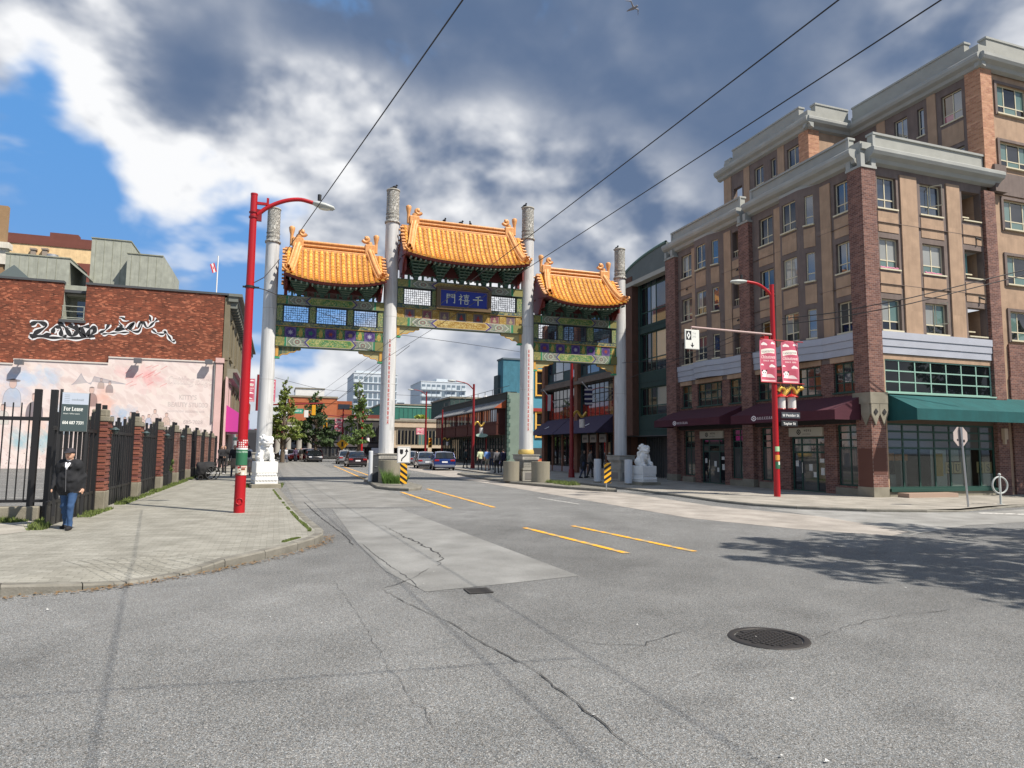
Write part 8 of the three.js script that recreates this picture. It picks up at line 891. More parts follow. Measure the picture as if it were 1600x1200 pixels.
// the man by the fence: walking towards the camera in cap, dark jacket and jeans
{
  const p = onGround(104, 827, LH), t = thing('person', 'man in dark cap, black jacket and blue jeans walking beside the fence', 'person', p.toArray(), { turn: -0.15 });
  const { P, S } = figure({ h: 1.52, bulk: 1.02, hk: 1.1, step: 0.13, arm: 0.08, lean: 0.06, c: { skin: [0.6, 0.36, 0.25], hair: [0.3, 0.3, 0.3], top: [0.011, 0.012, 0.015], legs: [0.03, 0.075, 0.17], shoe: [0.012, 0.012, 0.014] }, collar: [0.7, 0.72, 0.78] });
  const jk = [0.013, 0.014, 0.017]; P.push(cap([-0.1 * S, 0.86 * S, 0.01], [0.1 * S, 0.86 * S, 0.01], 0.135 * S, 0.135 * S, jk, 0.05), ell([0, 1.05 * S, 0.03], [0.23 * S, 0.26 * S, 0.165 * S], jk, 0.06), ell([-0.14 * S, 1.0 * S, 0.02], [0.09, 0.2, 0.12], jk, 0.05), ell([0.14 * S, 1.0 * S, 0.02], [0.09, 0.2, 0.12], jk, 0.05)); // loose jacket
  part(t, 'body', sculpt(P, 0.0125, 0.025, (x, y, z) => y < 1.25 ? (vn(x * 20 + 40, y * 15 + z * 12, 3) - 0.5) * 0.022 : 0), bodyM);
  const hy = 1.585 * S, hz = (0.05 + 0.025) * S; part(t, 'cap', (() => { const g = new THREE.SphereGeometry(0.103 * S, 20, 10, 0, Math.PI * 2, 0, Math.PI * 0.5); g.scale(0.95, 0.92, 1.12); g.translate(0, hy + 0.04, hz); const b = new THREE.SphereGeometry(0.085 * S, 16, 6, 0, Math.PI * 2, 0, Math.PI * 0.5); b.scale(0.95, 0.16, 1.0); b.rotateX(0.16); b.translate(0, hy + 0.04, hz + 0.1); const band = new THREE.CylinderGeometry(0.094 * S, 0.094 * S, 0.03, 20, 1, true); band.scale(0.96, 1, 1.13); band.translate(0, hy + 0.035, hz); return join([g, b, band]); })(), lin(0.03, 0.028, 0.035, 0.8));
  part(t, 'shirt_collar', [rod(V(-0.03, hy - 0.17, hz + 0.06), V(-0.01, hy - 0.25, hz + 0.13), 0.03, 6, 0.012), rod(V(0.03, hy - 0.17, hz + 0.06), V(0.01, hy - 0.25, hz + 0.13), 0.03, 6, 0.012), rod(V(0, hy - 0.19, hz + 0.07), V(0, hy - 0.28, hz + 0.12), 0.035, 8, 0.012)], lin(0.75, 0.77, 0.82, 0.8)); part(t, 'zip', rod(V(0, 0.8 * S, 0.158), V(0, 1.27 * S, 0.205), 0.006, 6), lin(0.15, 0.15, 0.16, 0.4)); part(t, 'jacket_collar', [rod(V(-0.075, hy - 0.15, hz + 0.01), V(-0.06, hy - 0.24, hz + 0.12), 0.03, 7, 0.022), rod(V(0.075, hy - 0.15, hz + 0.01), V(0.06, hy - 0.24, hz + 0.12), 0.03, 7, 0.022)], lin(0.012, 0.013, 0.016, 0.7));
}
const G = (px, py, h) => onGround(px, py, h).toArray(), away = Math.PI;
person('person in pale green top seen from behind near the red lamp', G(750, 735, RH), away, { step: 0.1, bare: true, c: { top: [0.5, 0.55, 0.34], legs: [0.02, 0.02, 0.03] } });
person('person in blue shirt and pale shorts seen from behind', G(761, 735, RH), away, { step: 0.05, bare: true, shorts: true, c: { top: [0.13, 0.25, 0.55], top2: [0.4, 0.36, 0.28], legs: [0.4, 0.36, 0.28], skin: [0.45, 0.28, 0.2] } });
person('person in grey jacket and black trousers standing near the planter drum', G(776, 739, RH), away, { step: 0.04, c: { top: [0.1, 0.1, 0.11], legs: [0.015, 0.015, 0.02] } });
person('person in dark navy clothes with a lilac bag', G(786, 738, RH), away + 0.4, { step: 0.08, bag: [0.3, 0.28, 0.5], c: { top: [0.03, 0.03, 0.07], legs: [0.02, 0.02, 0.04] } });
person('dark dressed person at the timber house doorway', G(727, 731, RH), 0.8, { step: 0.1, c: { top: [0.02, 0.03, 0.03], legs: [0.01, 0.01, 0.01] } });
person('person with pale hair among those by the lamp', G(768, 734, RH), away, { step: 0.05, c: { top: [0.2, 0.16, 0.13], hair: [0.4, 0.33, 0.22] } });
person('person in long black coat walking before the violet awning shop', G(911, 747, RH), 1.4, { step: 0.16, skirt: true, long: true, c: { top: [0.012, 0.012, 0.014], skirt: [0.012, 0.012, 0.014] } });
person('person in grey coat walking beside the one in black', G(922, 746, RH), 1.2, { step: 0.14, c: { top: [0.16, 0.14, 0.12], legs: [0.03, 0.03, 0.03] } });
person('person in black holding a white phone beside the pink wall', G(344, 741, LH), 0.9, { step: 0.05, fold: true, c: { top: [0.015, 0.015, 0.018], legs: [0.012, 0.012, 0.015], shoe: [0.6, 0.6, 0.6] } });
person('person in black jacket beside the shop window', G(350, 740, LH), -0.4, { step: 0.05, c: { top: [0.02, 0.02, 0.022], legs: [0.015, 0.015, 0.016] } });
person('person in black top and tan skirt past the red lamp', G(365, 745, LH), 0.2, { step: 0.1, skirt: true, c: { top: [0.015, 0.013, 0.014], skirt: [0.3, 0.22, 0.16], hair: [0.12, 0.06, 0.03] } });
person('person in white shirt with dark backpack behind the red lamp', G(386, 743, LH), away + 0.3, { step: 0.06, shorts: true, pack: [0.02, 0.03, 0.05], c: { top: [0.65, 0.66, 0.7], legs: [0.5, 0.42, 0.36] } });
person('person in light blue shirt crossing far beyond the gate', G(439, 722.5, 0), 0.3, { step: 0.14, c: { top: [0.35, 0.42, 0.55], legs: [0.1, 0.14, 0.25] } }, 0.035);
person('person in pale grey top crossing far beyond the gate', G(446, 722.5, 0), 0.5, { step: 0.1, c: { top: [0.5, 0.5, 0.52], legs: [0.12, 0.14, 0.2] } }, 0.035);
person('person in dark purple top at the far crossing', G(461, 721.5, 0), 0, { step: 0.1, c: { top: [0.08, 0.05, 0.1], legs: [0.03, 0.03, 0.05] } }, 0.035);
person('person in black with pale trousers at the far crossing', G(470, 721.5, 0), 0, { step: 0.1, c: { top: [0.02, 0.02, 0.02], legs: [0.3, 0.27, 0.24] } }, 0.035);
// stone lions on carved plinths
const lionM = std(0xffffff, 0.8, { map: mottle([222, 222, 219], 14, 1001, 8), bumpMap: grainBump, bumpScale: 0.006 });
const lionGeo = (() => {
  const P = [ell([0, 0.28, -0.12], [0.27, 0.27, 0.3]), cap([0, 0.3, -0.1], [0, 0.62, 0.08], 0.25, 0.2), ell([0, 0.5, 0.16], [0.2, 0.25, 0.14])], c = undefined; void c;
  for (const d of [-1, 1]) P.push(ell([d * 0.24, 0.2, -0.08], [0.13, 0.2, 0.25]), cap([d * 0.27, 0.06, 0.0], [d * 0.27, 0.05, 0.25], 0.075, 0.075), cap([d * 0.18, 0.52, 0.14], [d * 0.2, 0.08, 0.28], 0.095, 0.075), ell([d * 0.2, 0.06, 0.34], [0.09, 0.065, 0.11]), ...[-0.05, 0, 0.05].map(q => ell([d * 0.2 + q, 0.045, 0.44], [0.028, 0.045, 0.04], undefined, 0.01)));
  P.push(ell([0, 0.82, 0.14], [0.23, 0.21, 0.21]), ell([0, 0.75, 0.32], [0.16, 0.09, 0.12]), ell([0, 0.66, 0.3], [0.13, 0.05, 0.11], undefined, 0.01), ell([0, 0.83, 0.4], [0.07, 0.055, 0.06], undefined, 0.015), cap([-0.14, 0.92, 0.3], [-0.03, 0.9, 0.36], 0.035, 0.03, undefined, 0.012), cap([0.14, 0.92, 0.3], [0.03, 0.9, 0.36], 0.035, 0.03, undefined, 0.012));
  for (const d of [-1, 1]) P.push(ell([d * 0.09, 0.87, 0.34], [0.035, 0.03, 0.03], undefined, 0.008), ell([d * 0.2, 0.96, 0.12], [0.05, 0.07, 0.04], undefined, 0.015));
  const r = rng(5); for (let k = 0; k < 46; k++) { const a = r() * 6.28, v = r(), R = 0.235 + 0.03 * v, y = 0.62 + v * 0.42, s = Math.sqrt(Math.max(0.05, 1 - Math.pow((y - 0.8) / 0.28, 2))), x = Math.cos(a) * R * s, z = 0.06 + Math.sin(a) * R * s; if (z > 0.2) continue; P.push(ell([x, y, z], [0.062, 0.062, 0.062], undefined, 0.012)); }
  P.push(cap([0, 0.3, -0.36], [0, 0.62, -0.34], 0.07, 0.1), ell([0, 0.52, 0.31], [0.055, 0.06, 0.05], undefined, 0.008));
  return P;
})();
function lion(label, base, turn, extra, k, plinthH) {
  const t = thing('stone_lion', label, 'statue', base, { turn });
  const w = 0.43 * k, d = 0.55 * k; part(t, 'concrete_base', rbx(-w * 1.35, w * 1.25, -0.05, 0.14, -d * 1.25, d * 1.25, 0.02), concM);
  const pl = part(t, 'plinth', [rbx(-w, w, 0.14, plinthH * 0.42, -d, d, 0.02), rbx(-w * 0.92, w * 0.92, plinthH * 0.42, plinthH * 0.55, -d * 0.92, d * 0.92, 0.02), rbx(-w * 0.97, w * 0.97, plinthH * 0.55, plinthH, -d * 0.97, d * 0.97, 0.03)], lionM);
  const rel = []; for (let i = 0; i < 7; i++) { const a = -w * 0.8 + i * w * 0.27; const g = ball(0.07 * k, 0, 0, 0, 8); g.scale(1, 0.8, 0.4); rel.push(moved(g, a, plinthH * 0.3, d), moved(g, a * 0.9, plinthH * 0.5, d * 0.93)); const q = g.clone(); q.rotateY(Math.PI / 2); rel.push(moved(q, -w, plinthH * 0.3, a * 1.2), moved(q, w, plinthH * 0.3, a * 1.2)); } part(pl, 'relief', rel, lionM);
  const b = part(t, 'lion_body', (() => { const g = sculpt([...lionGeo, ...extra], 0.02, 0.035); const c = g.toNonIndexed(); const n = g.attributes.normal; void n; g.deleteAttribute('color'); g.setAttribute('uv', new THREE.Float32BufferAttribute(new Float32Array(g.attributes.position.count * 2).map((_, i) => i % 2 ? g.attributes.position.getY(i >> 1) : g.attributes.position.getX(i >> 1) + g.attributes.position.getZ(i >> 1)), 2)); void c; return g; })(), lionM); b.scale.setScalar(k); b.position.y = plinthH - 0.01;
  return t;
}
{ const p = onGround(412, 762, LH); lion('white stone lion on a carved plinth at the kerb before the outer column', [p.x, LH, p.z - 0.45], 0.18, [ell([-0.3, 0.2, 0.3], [0.1, 0.1, 0.1], undefined, 0.02), ell([-0.3, 0.31, 0.36], [0.06, 0.06, 0.06], undefined, 0.02)], 1.0, 1.02);
  const q = onGround(1009, 758, RH); lion('white stone lion turned sideways in the shade by the brown fin', [q.x + 0.15, RH, q.z - 0.5], 0.12, [ell([0.2, 0.12, 0.36], [0.11, 0.11, 0.11], undefined, 0.02)], 1.0, 0.92); }
// cars
const tyreM = lin(0.012, 0.012, 0.013, 0.9), rimM = lin(0.45, 0.46, 0.48, 0.35, { metal: 0.9 }), carGlass = glass(0.01, 0.012, 0.014, { ior: 1.7 }), tailM = lin(0.32, 0.012, 0.012, 0.25), headM = lin(0.75, 0.77, 0.8, 0.15);
function loft(rows) { const n = rows[0].length, pos = []; for (let i = 0; i < rows.length - 1; i++) for (let j = 0; j < n - 1; j++) { const a = rows[i][j], b = rows[i][j + 1], c = rows[i + 1][j + 1], d = rows[i + 1][j]; pos.push(...a, ...b, ...c, ...a, ...c, ...d); } const g = new THREE.BufferGeometry(); g.setAttribute('position', new THREE.Float32BufferAttribute(pos, 3)); const m = mergeVertices(g, 1e-4); m.computeVertexNormals(); const q = toCreasedNormals(m, 0.7); return muv(q); }
function car(label, pos, turn, o) {
  const { L = 4.5, W = 1.8, H = 1.45, kind = 'sedan' } = o, t = thing('car', label, 'car', pos, { turn, group: o.group }), paint = phys(o.colour, 0.25, { clearcoat: 1, clearcoatRoughness: 0.05, metalness: o.metal ?? 0.2 }), w = W / 2, suv = kind === 'suv', y0 = suv ? 0.26 : 0.2, belt = suv ? 0.98 : 0.86;
  // stations from the rear (-z) to the front (+z): [z, deck height, width]
  const st = suv ? [[-0.5, 0.6, 0.9], [-0.495, 0.8, 0.96], [-0.47, belt, 0.99], [-0.2, belt, 1], [0.15, belt, 1], [0.24, belt, 0.99], [0.42, 0.88, 0.95], [0.485, 0.76, 0.88], [0.5, 0.55, 0.82]] : [[-0.5, 0.55, 0.88], [-0.49, 0.8, 0.93], [-0.44, belt + 0.02, 0.96], [-0.3, belt, 1], [0.0, belt, 1], [0.22, belt - 0.02, 0.99], [0.4, 0.76, 0.95], [0.48, 0.66, 0.88], [0.5, 0.5, 0.82]];
  const ring = ([z, y, k]) => { const q = w * k; return [[-q * 0.86, y0], [-q * 0.97, y0 + 0.08], [-q, mix(y0, y, 0.45)], [-q * 0.985, mix(y0, y, 0.8)], [-q * 0.93, y - 0.03], [-q * 0.84, y], [0, y + 0.03], [q * 0.84, y], [q * 0.93, y - 0.03], [q * 0.985, mix(y0, y, 0.8)], [q, mix(y0, y, 0.45)], [q * 0.97, y0 + 0.08], [q * 0.86, y0], [0, y0 - 0.02], [-q * 0.86, y0]].map(p => [p[0], p[1], z * L]); };
  const rows = st.map(ring); const endc = (r, z) => { const cx = r.reduce((a, p) => a + p[1], 0) / r.length; return r.map(() => [0, cx, z]); }; part(t, 'body', [loft([endc(rows[0], -0.5 * L), ...rows, endc(rows[rows.length - 1], 0.5 * L)])], paint);
  const gh = suv ? [[-0.485, belt - 0.02, 0.88], [-0.43, H - 0.08, 0.8], [-0.3, H, 0.78], [0.02, H - 0.02, 0.78], [0.12, H - 0.12, 0.8], [0.25, belt - 0.02, 0.88]] : [[-0.36, belt - 0.02, 0.84], [-0.24, H - 0.1, 0.74], [-0.15, H - 0.01, 0.72], [0.02, H, 0.72], [0.1, H - 0.08, 0.74], [0.25, belt - 0.03, 0.86]];
  const gr = ([z, y, k]) => [[-w * 0.9, belt - 0.03], [-w * mix(0.9, k, 0.6), mix(belt, y, 0.6)], [-w * k, y - 0.04], [-w * k * 0.8, y], [0, y + 0.03], [w * k * 0.8, y], [w * k, y - 0.04], [w * mix(0.9, k, 0.6), mix(belt, y, 0.6)], [w * 0.9, belt - 0.03]].map(p => [p[0], p[1], z * L]);
  part(t, 'windows', loft(gh.map(gr)), carGlass); part(t, 'roof_panel', loft(gh.slice(1, -1).map(s => { const r = gr([s[0], s[1] + 0.012, s[2] + 0.01]); return r.slice(2, 7); })), paint); part(t, 'pillar', [-1, 1].flatMap(d => [[gh[0], gh[1]], [gh[gh.length - 1], gh[gh.length - 2]], [[-0.06, belt, 0.9], [-0.08, H - 0.03, 0.74]]].map(([a, b]) => rod(V(d * w * 0.89, belt - 0.02, a[0] * L), V(d * w * b[2] * 1.0, b[1] - 0.03, b[0] * L), 0.045, 5))), paint);
  for (const d of [-1, 1]) for (const z of [-0.3, 0.31]) { const r = suv ? 0.35 : 0.32, tg = new THREE.TorusGeometry(r - 0.075, 0.085, 8, 20), m = part(t, 'wheel', tg.rotateY(Math.PI / 2), tyreM); m.position.set(d * (w - 0.1), r, z * L); part(m, 'rim', (() => { const g = new THREE.CylinderGeometry(r - 0.12, r - 0.12, 0.16, 14); g.rotateZ(Math.PI / 2); return g; })(), rimM); }
  part(t, 'underbody', bx(-w * 0.86, w * 0.86, y0 - 0.06, y0 + 0.1, -L * 0.47, L * 0.46), blackM); for (const d of [-1, 1]) { part(t, 'tail_light', rbx(d * w * 0.5, d * w * 0.9, belt - 0.24, belt - 0.1, -L * 0.5 - 0.012, -L * 0.47, 0.02), tailM); part(t, 'headlight', rbx(d * w * 0.5, d * w * 0.86, 0.55, 0.68, L * 0.455, L * 0.494, 0.02), headM); part(t, 'mirror', rbx(d * w * 0.98, d * w * 1.16, belt, belt + 0.12, L * 0.15, L * 0.17 + 0.06, 0.02), paint); }
  part(t, 'number_plate', bx(-0.22, 0.22, suv ? 0.62 : 0.52, suv ? 0.74 : 0.64, -L * 0.5 - 0.016, -L * 0.5 + 0.03), std(0xe4e4e4, 0.5)); part(t, 'bumper', [rbx(-w * 0.9, w * 0.9, y0 + 0.02, y0 + 0.2, -L * 0.5 - 0.03, -L * 0.47, 0.03), rbx(-w * 0.84, w * 0.84, y0 + 0.02, y0 + 0.2, L * 0.46, L * 0.5 + 0.02, 0.03)], o.bumper ? std(o.bumper, 0.6) : blackM); part(t, 'grille', bx(-w * 0.4, w * 0.4, 0.45, 0.6, L * 0.47, L * 0.502), blackM);
  return t;
}
const GP = (px, py, dz = 0) => { const p = onGround(px, py); return [p.x, 0.006, p.z - dz]; }, fwd = Math.PI;
car('dark maroon sedan driving away down the middle lane', GP(559, 730, 2.2), fwd, { colour: 0x2a1416 }); car('pale grey car partly hidden ahead of the maroon sedan', GP(548, 727, 6), fwd, { colour: 0x8a8c90 });
car('blue hatchback parked at the kerb by the timber house', GP(700, 735.5, 2.2), fwd - 0.12, { colour: 0x0f2a66, kind: 'suv', H: 1.5, L: 4.3, bumper: 0x6a707c }); car('silver sedan parked ahead of the blue hatchback', GP(672, 732.5, 2.2), fwd - 0.1, { colour: 0x9a9ea4, metal: 0.6 }); car('silver grey car stopped before the garage', GP(650, 727.5, 2.2), fwd - 0.5, { colour: 0x8d9095, metal: 0.6 });
car('black sedan waiting at the far crossing, facing the gate', GP(490, 722.3, 2.2), 0.1, { colour: 0x14171c }); car('red car turning at the far crossing', GP(476, 721.5, 3.5), -1.2, { colour: 0xa01c20, kind: 'suv', H: 1.6 }); car('dark car half hidden behind the crossing pedestrians', GP(455, 720.5, 6), 1.3, { colour: 0x101214 });
// folded wheelchair and bags by the fence
{ const p = onGround(321, 750, LH), t = thing('covered_cart', 'black covered cart with a spoked wheel against the fence', 'cart', p.toArray(), { turn: 0.3 }); part(t, 'bundle', sculpt([ell([0, 0.55, 0], [0.42, 0.28, 0.36]), ell([-0.1, 0.35, 0.05], [0.34, 0.3, 0.3]), cap([-0.3, 0.7, 0], [0.3, 0.72, 0], 0.16, 0.14)], 0.035, 0.08, (x, y, z) => (vn(x * 9, y * 9 + z * 7, 5) - 0.5) * 0.05).deleteAttribute('color'), lin(0.012, 0.012, 0.013, 0.8)); for (const z of [-0.3, 0.38]) { const m = part(t, 'wheel', new THREE.TorusGeometry(0.32, 0.028, 8, 24), blackM); m.position.set(0.22, 0.34, z); part(m, 'spokes', Array.from({ length: 8 }, (_, k) => rod(V(0, 0, 0), V(0.31 * Math.cos(k * 0.785), 0.31 * Math.sin(k * 0.785), 0), 0.008, 4)), steelM); } for (const z of [-0.28, 0.34]) part(t, 'caster', (() => { const g = new THREE.TorusGeometry(0.1, 0.03, 6, 14); g.translate(-0.3, 0.13, z); return g; })(), tyreM); part(t, 'push_handle', tube([V(0.35, 0.5, -0.25), V(0.45, 0.95, -0.25), V(0.45, 0.95, 0.25), V(0.35, 0.5, 0.25)], 0.02, 16, 6), blackM); }
// ---------------------------------------------------------------- trees, weeds, birds
const leafM = (r, g, b) => { const m = new THREE.MeshPhysicalMaterial({ roughness: 0.85, transmission: 0.3, thickness: 0, side: THREE.DoubleSide, vertexColors: true }); m.color.setRGB(r, g, b); return m; };
const barkM = lin(0.12, 0.09, 0.065, 0.95, { bumpMap: grainBump, bumpScale: 0.02 });
function crown(blobs, n, size, seed) { // leaf clumps spread over and through uneven blobs
  const r = rng(seed), pos = [], col = [], tot = blobs.reduce((a, b) => a + b[3] * b[4] * b[5], 0);
  for (const [x, y, z, a, b, c] of blobs) { const m = Math.round(n * a * b * c / tot), sub = Array.from({ length: 9 }, () => { const th = r() * 6.28, ph = Math.acos(2 * r() - 1), q = 0.45 + 0.5 * r(); return [Math.sin(ph) * Math.cos(th) * q, Math.cos(ph) * q, Math.sin(ph) * Math.sin(th) * q, 0.22 + 0.24 * r()]; });
    for (let k = 0; k < m; k++) { const s = sub[Math.floor(r() * sub.length)], th = r() * 6.28, ph = Math.acos(2 * r() - 1), q = s[3] * Math.cbrt(0.25 + 0.75 * r()), P = V(x + (s[0] + Math.sin(ph) * Math.cos(th) * q) * a, y + (s[1] + Math.cos(ph) * q) * b, z + (s[2] + Math.sin(ph) * Math.sin(th) * q) * c), u = V(r() - 0.5, r() - 0.5, r() - 0.5).normalize(), v = V(r() - 0.5, r() - 0.5, r() - 0.5).cross(u).normalize(), L = size * (0.6 + 0.8 * r()), W = L * 0.55, t = 0.75 + 0.5 * r(), A = P.clone().addScaledVector(u, L), B = P.clone().addScaledVector(v, W), C = P.clone().addScaledVector(u, -L), D = P.clone().addScaledVector(v, -W); for (const e of [A, B, C, A, C, D]) { pos.push(e.x, e.y, e.z); col.push(t * (0.9 + 0.3 * h2(k, 3, seed)), t, t * 0.8); } } }
  const g = new THREE.BufferGeometry(); g.setAttribute('position', new THREE.Float32BufferAttribute(pos, 3)); g.setAttribute('color', new THREE.Float32BufferAttribute(col, 3)); g.computeVertexNormals(); return g;
}
function tree(name, label, pos, h, blobs, mat, n, size, seed, o = {}) { const t = thing(name, label, 'tree', pos, { group: o.group }), r = rng(seed + 1), list = [rod(V(0, 0, 0), V(0.08, h * 0.45, 0.05), h * 0.022 + 0.05, 8, h * 0.014 + 0.03), rod(V(0.08, h * 0.45, 0.05), V(0, h * 0.9, 0), h * 0.014 + 0.03, 7, 0.02)]; for (const b of blobs) list.push(rod(V(0.05, Math.min(h * 0.6, b[1] * 0.6), 0), V(b[0] * 0.8, b[1], b[2] * 0.8), h * 0.009 + 0.02, 6, 0.015)); part(t, 'trunk', list, barkM); part(t, 'crown', crown(blobs, n, size, seed), mat); void r; return t; }
const ginkgo = (h, w, seed) => { const r = rng(seed), b = []; const n = 9; for (let k = 0; k < n; k++) { const y = h * (0.3 + 0.68 * k / (n - 1)), q = w * (1 - 0.7 * k / (n - 1)) * (0.7 + 0.5 * r()), a = r() * 6.28; b.push([Math.cos(a) * q * 0.5, y, Math.sin(a) * q * 0.5, q * 0.75, h * 0.085, q * 0.7]); if (k < n - 2) b.push([-Math.cos(a) * q * 0.7, y + h * 0.03, -Math.sin(a) * q * 0.6, q * 0.55, h * 0.06, q * 0.5]); } return b; };
const gDark = leafM(0.04, 0.085, 0.022), gMid = leafM(0.1, 0.17, 0.036), gLime = leafM(0.26, 0.36, 0.06), gYel = leafM(0.17, 0.23, 0.042);
const TH = (px, pyT, z) => onZ(px, pyT, z).y;
{ const z = -80, x = onZ(441, 715, z).x; tree('street_tree', 'tall yellow green street tree beside the outer gate column', [x, 0.1, z], TH(447, 598, z), ginkgo(TH(447, 598, z), 1.9, 11), gYel, 2300, 0.2, 21); }
{ const z = -88, x = onZ(492, 715, z).x; tree('street_tree', 'dark leafy street tree behind the traffic signals', [x, 0.1, z], TH(488, 618, z), ginkgo(TH(488, 618, z), 2.8, 12), gDark, 2600, 0.22, 22); }
{ const z = -86, x = onZ(560, 715, z).x; tree('street_tree', 'tall open branched street tree before the white tower', [x, 0.1, z], TH(560, 600, z), ginkgo(TH(560, 600, z), 2.3, 13), gMid, 1900, 0.2, 23); }
{ const z = -112, p = onZ(655, 660, z); tree('roof_tree', 'bright lime tree rising behind the beige block', [p.x, 0, z], p.y + 2, [[0, p.y + 0.4, 0, 1.6, 1.0, 1.3], [-0.9, p.y, 0.2, 1, 0.7, 0.9], [0.9, p.y + 0.1, 0, 1, 0.7, 0.9]], gLime, 1500, 0.2, 24); }
// trees along the side street, out of the picture to the right: their shadows fall on the road and the block
const oak = (h, w, seed) => { const r = rng(seed), b = []; for (let k = 0; k < 15; k++) { const a = r() * 6.28, q = w * Math.sqrt(r()) * 0.75, y = h * (0.52 + 0.4 * r() * (1 - q / w * 0.4)); b.push([Math.cos(a) * q, y, Math.sin(a) * q, w * (0.24 + 0.14 * r()), h * 0.1, w * (0.24 + 0.14 * r())]); } return b; };
tree('plane_tree', 'broad leafy tree beside the side road, shading the asphalt', [14.5, 0, -3.3], 12, oak(12, 3.6, 31), gMid, 9000, 0.11, 41);
tree('plane_tree', 'spreading leafy tree further along the side road', [19.9, 0, -4.6], 11.5, oak(11.5, 3.4, 32), gMid, 7000, 0.11, 42);
tree('plane_tree', 'tall leafy tree before the brick base of the tall block', [33.2, 0.08, -15.6], 10, oak(10, 2.6, 33), gMid, 6500, 0.12, 43);
// weeds
function weeds(name, label, pts, spread, n, seed, hgt, mat) { const r = rng(seed), pos = [], col = []; for (let k = 0; k < n; k++) { const i = Math.floor(r() * (pts.length - 1)), t = r(), x = mix(pts[i][0], pts[i + 1][0], t) + (r() - 0.5) * spread, z = mix(pts[i][1], pts[i + 1][1], t) + (r() - 0.5) * spread, y = pts[i][2] ?? LH, clump = vn(x * 2.3 + 50, z * 2.3 + 80, 9); if (clump < 0.36) continue; const h = hgt * (0.35 + r()) * clump * 1.6, a = r() * 6.28, w = 0.008 + r() * 0.012, lx = (r() - 0.5) * h, lz = (r() - 0.5) * h, c = 0.7 + 0.6 * r(); pos.push(x - Math.cos(a) * w, y, z - Math.sin(a) * w, x + Math.cos(a) * w, y, z + Math.sin(a) * w, x + lx, y + h, z + lz); for (let q = 0; q < 3; q++) col.push(c, c, c * 0.8); } const g = new THREE.BufferGeometry(); g.setAttribute('position', new THREE.Float32BufferAttribute(pos, 3)); g.setAttribute('color', new THREE.Float32BufferAttribute(col, 3)); g.computeVertexNormals(); const m = solo(name, label, 'weeds', g, mat, { kind: 'stuff' }); return m; }
const grassM = leafM(0.14, 0.19, 0.045);
weeds('fence_weeds', 'strip of grass and weeds along the foot of the fence', [[-3.98, -17.6], [-3.95, -24], [-3.95, -30], [-3.95, -36], [-3.9, -40]], 0.26, 13000, 51, 0.075, grassM);
weeds('corner_weeds', 'grass growing at the end of the low wall', [[-5.6, -16.8], [-4.5, -16.7], [-4.2, -15.2]], 0.3, 2600, 52, 0.1, grassM);
{ const k = offsetLine(kerbLine.slice(10, 18), 0.26).map(p => [p[0], p[1]]); weeds('kerb_moss', 'line of moss and grass along the kerb joint', k, 0.05, 12000, 53, 0.03, grassM); }
weeds('plinth_weeds', 'tufts of yellowish grass round the lion plinth', [[-1.3, -29.2], [0.1, -28.9], [0.15, -30.5]], 0.35, 2600, 54, 0.14, grassM);
weeds('island_weeds', 'green weeds at the foot of the concrete drum', [[4.9, -31.6, 0.12], [5.5, -31.5, 0.12], [5.6, -32, 0.12]], 0.5, 5200, 55, 0.5, leafM(0.1, 0.2, 0.03));
weeds('island_grass', 'dry grass along the long island', [[13.0, -29, 0.12], [13.0, -32, 0.12], [12.6, -35, 0.12]], 0.7, 5000, 56, 0.12, grassM);
{ const p = onGround(258, 757, LH), t = thing('planter_box', 'black planter box with a leafy shrub against the fence', 'planter', [-4.4, LH, p.z]); part(t, 'box', rbx(-0.25, 0.25, 0, 0.55, -0.45, 0.45, 0.02), lin(0.02, 0.02, 0.022, 0.7)); part(t, 'shrub', crown([[0, 0.85, 0, 0.3, 0.35, 0.4]], 500, 0.06, 61), gMid); }
// leaf litter and scraps near the kerb
{ const r = rng(71), sc2 = (name, label, n, f, m) => { const pos = []; for (let k = 0; k < n; k++) { const [x, z, s] = f(r), a = r() * 6.28, y = 0.009 + 0.012 * r(); pos.push(x, y, z, x + Math.cos(a) * s, y + 0.004, z + Math.sin(a) * s, x + Math.cos(a + 1.2) * s * 0.8, y + 0.01 * r(), z + Math.sin(a + 1.2) * s * 0.8); } const g = new THREE.BufferGeometry(); g.setAttribute('position', new THREE.Float32BufferAttribute(pos, 3)); g.computeVertexNormals(); muv(g); solo(name, label, 'litter', g, m, { kind: 'stuff' }); };
  const kl = offsetLine(kerbLine.slice(2, 14), -0.12); sc2('leaf_litter', 'dry brown leaf litter in the gutter', 700, q => { const i = Math.floor(q() * (kl.length - 1)), t = q(); return [mix(kl[i][0], kl[i + 1][0], t) + (q() - 0.5) * 0.2, mix(kl[i][1], kl[i + 1][1], t) + (q() - 0.5) * 0.2, 0.025 + 0.03 * q()]; }, lin(0.2, 0.12, 0.05, 0.95)); sc2('paper_scraps', 'tiny pale scraps scattered on the asphalt', 60, q => [-4 + 14 * q(), -3 - 11 * q(), 0.015 + 0.02 * q()], lin(0.6, 0.6, 0.57, 0.9)); }
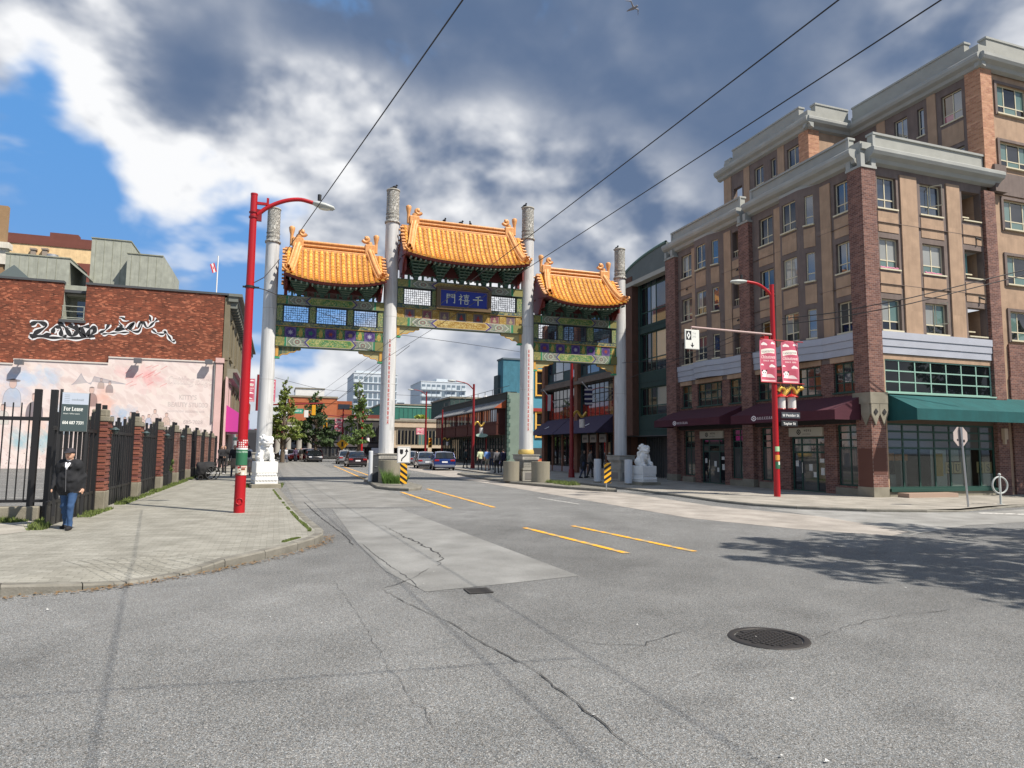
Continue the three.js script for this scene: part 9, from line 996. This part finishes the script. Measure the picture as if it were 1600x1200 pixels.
// birds
const birdM = lin(0.015, 0.016, 0.02, 0.8);
function perched(label, px, py, z, turn) { const p = onZ(px, py, z), t = thing('bird', label, 'bird', p.toArray(), { turn, group: 'birds perched on the gate' }); part(t, 'body', sculpt([ell([0, 0.11, 0], [0.065, 0.07, 0.12]), ell([0, 0.2, 0.09], [0.045, 0.05, 0.05]), cap([0, 0.09, -0.08], [0, 0.05, -0.24], 0.04, 0.02), cap([0, 0.2, 0.13], [0, 0.195, 0.18], 0.014, 0.006), cap([0.02, 0.06, 0.02], [0.02, 0, 0.02], 0.012, 0.01), cap([-0.02, 0.06, 0.02], [-0.02, 0, 0.02], 0.012, 0.01)], 0.014, 0.02).deleteAttribute('color'), birdM); }
perched('dark bird on the top of the taller column with red lettering near the blue board', 617, 295.5, GZ, 1.4); perched('dark bird on the column with the gilt collar', 820, 324.5, GZ, 0.6); perched('dark bird on the outer column near the brown fin', 963.5, 390.5, GZ, 0.4);
for (const [x, y, a] of [[694, 347.5, 0.5], [720, 351, 1.2], [735, 352.5, -0.6]]) perched('dark bird on the middle roof ridge', x, y + 0.5, GZ, a);
{ const d = dirOf(989, 13).normalize().multiplyScalar(45).add(camera.position), t = thing('gull', 'pale gull gliding high under the grey clouds', 'bird', d.toArray(), { turn: 0.6 }); part(t, 'body', sculpt([ell([0, 0, 0], [0.09, 0.08, 0.26]), ell([0, 0.04, 0.24], [0.06, 0.06, 0.08]), cap([0.05, 0.03, 0.05], [0.45, 0.14, 0.1], 0.05, 0.03), cap([0.45, 0.14, 0.1], [0.85, 0.02, -0.1], 0.035, 0.012), cap([-0.05, 0.03, 0.05], [-0.45, 0.14, 0.1], 0.05, 0.03), cap([-0.45, 0.14, 0.1], [-0.85, 0.02, -0.1], 0.035, 0.012), cap([0, 0, -0.2], [0, -0.02, -0.38], 0.06, 0.03)], 0.025, 0.03).deleteAttribute('color'), lin(0.25, 0.25, 0.27, 0.8)); }
scene.traverse(o => { if (o.isMesh) { o.castShadow = true; o.receiveShadow = true; } });
renderer.render(scene, camera);
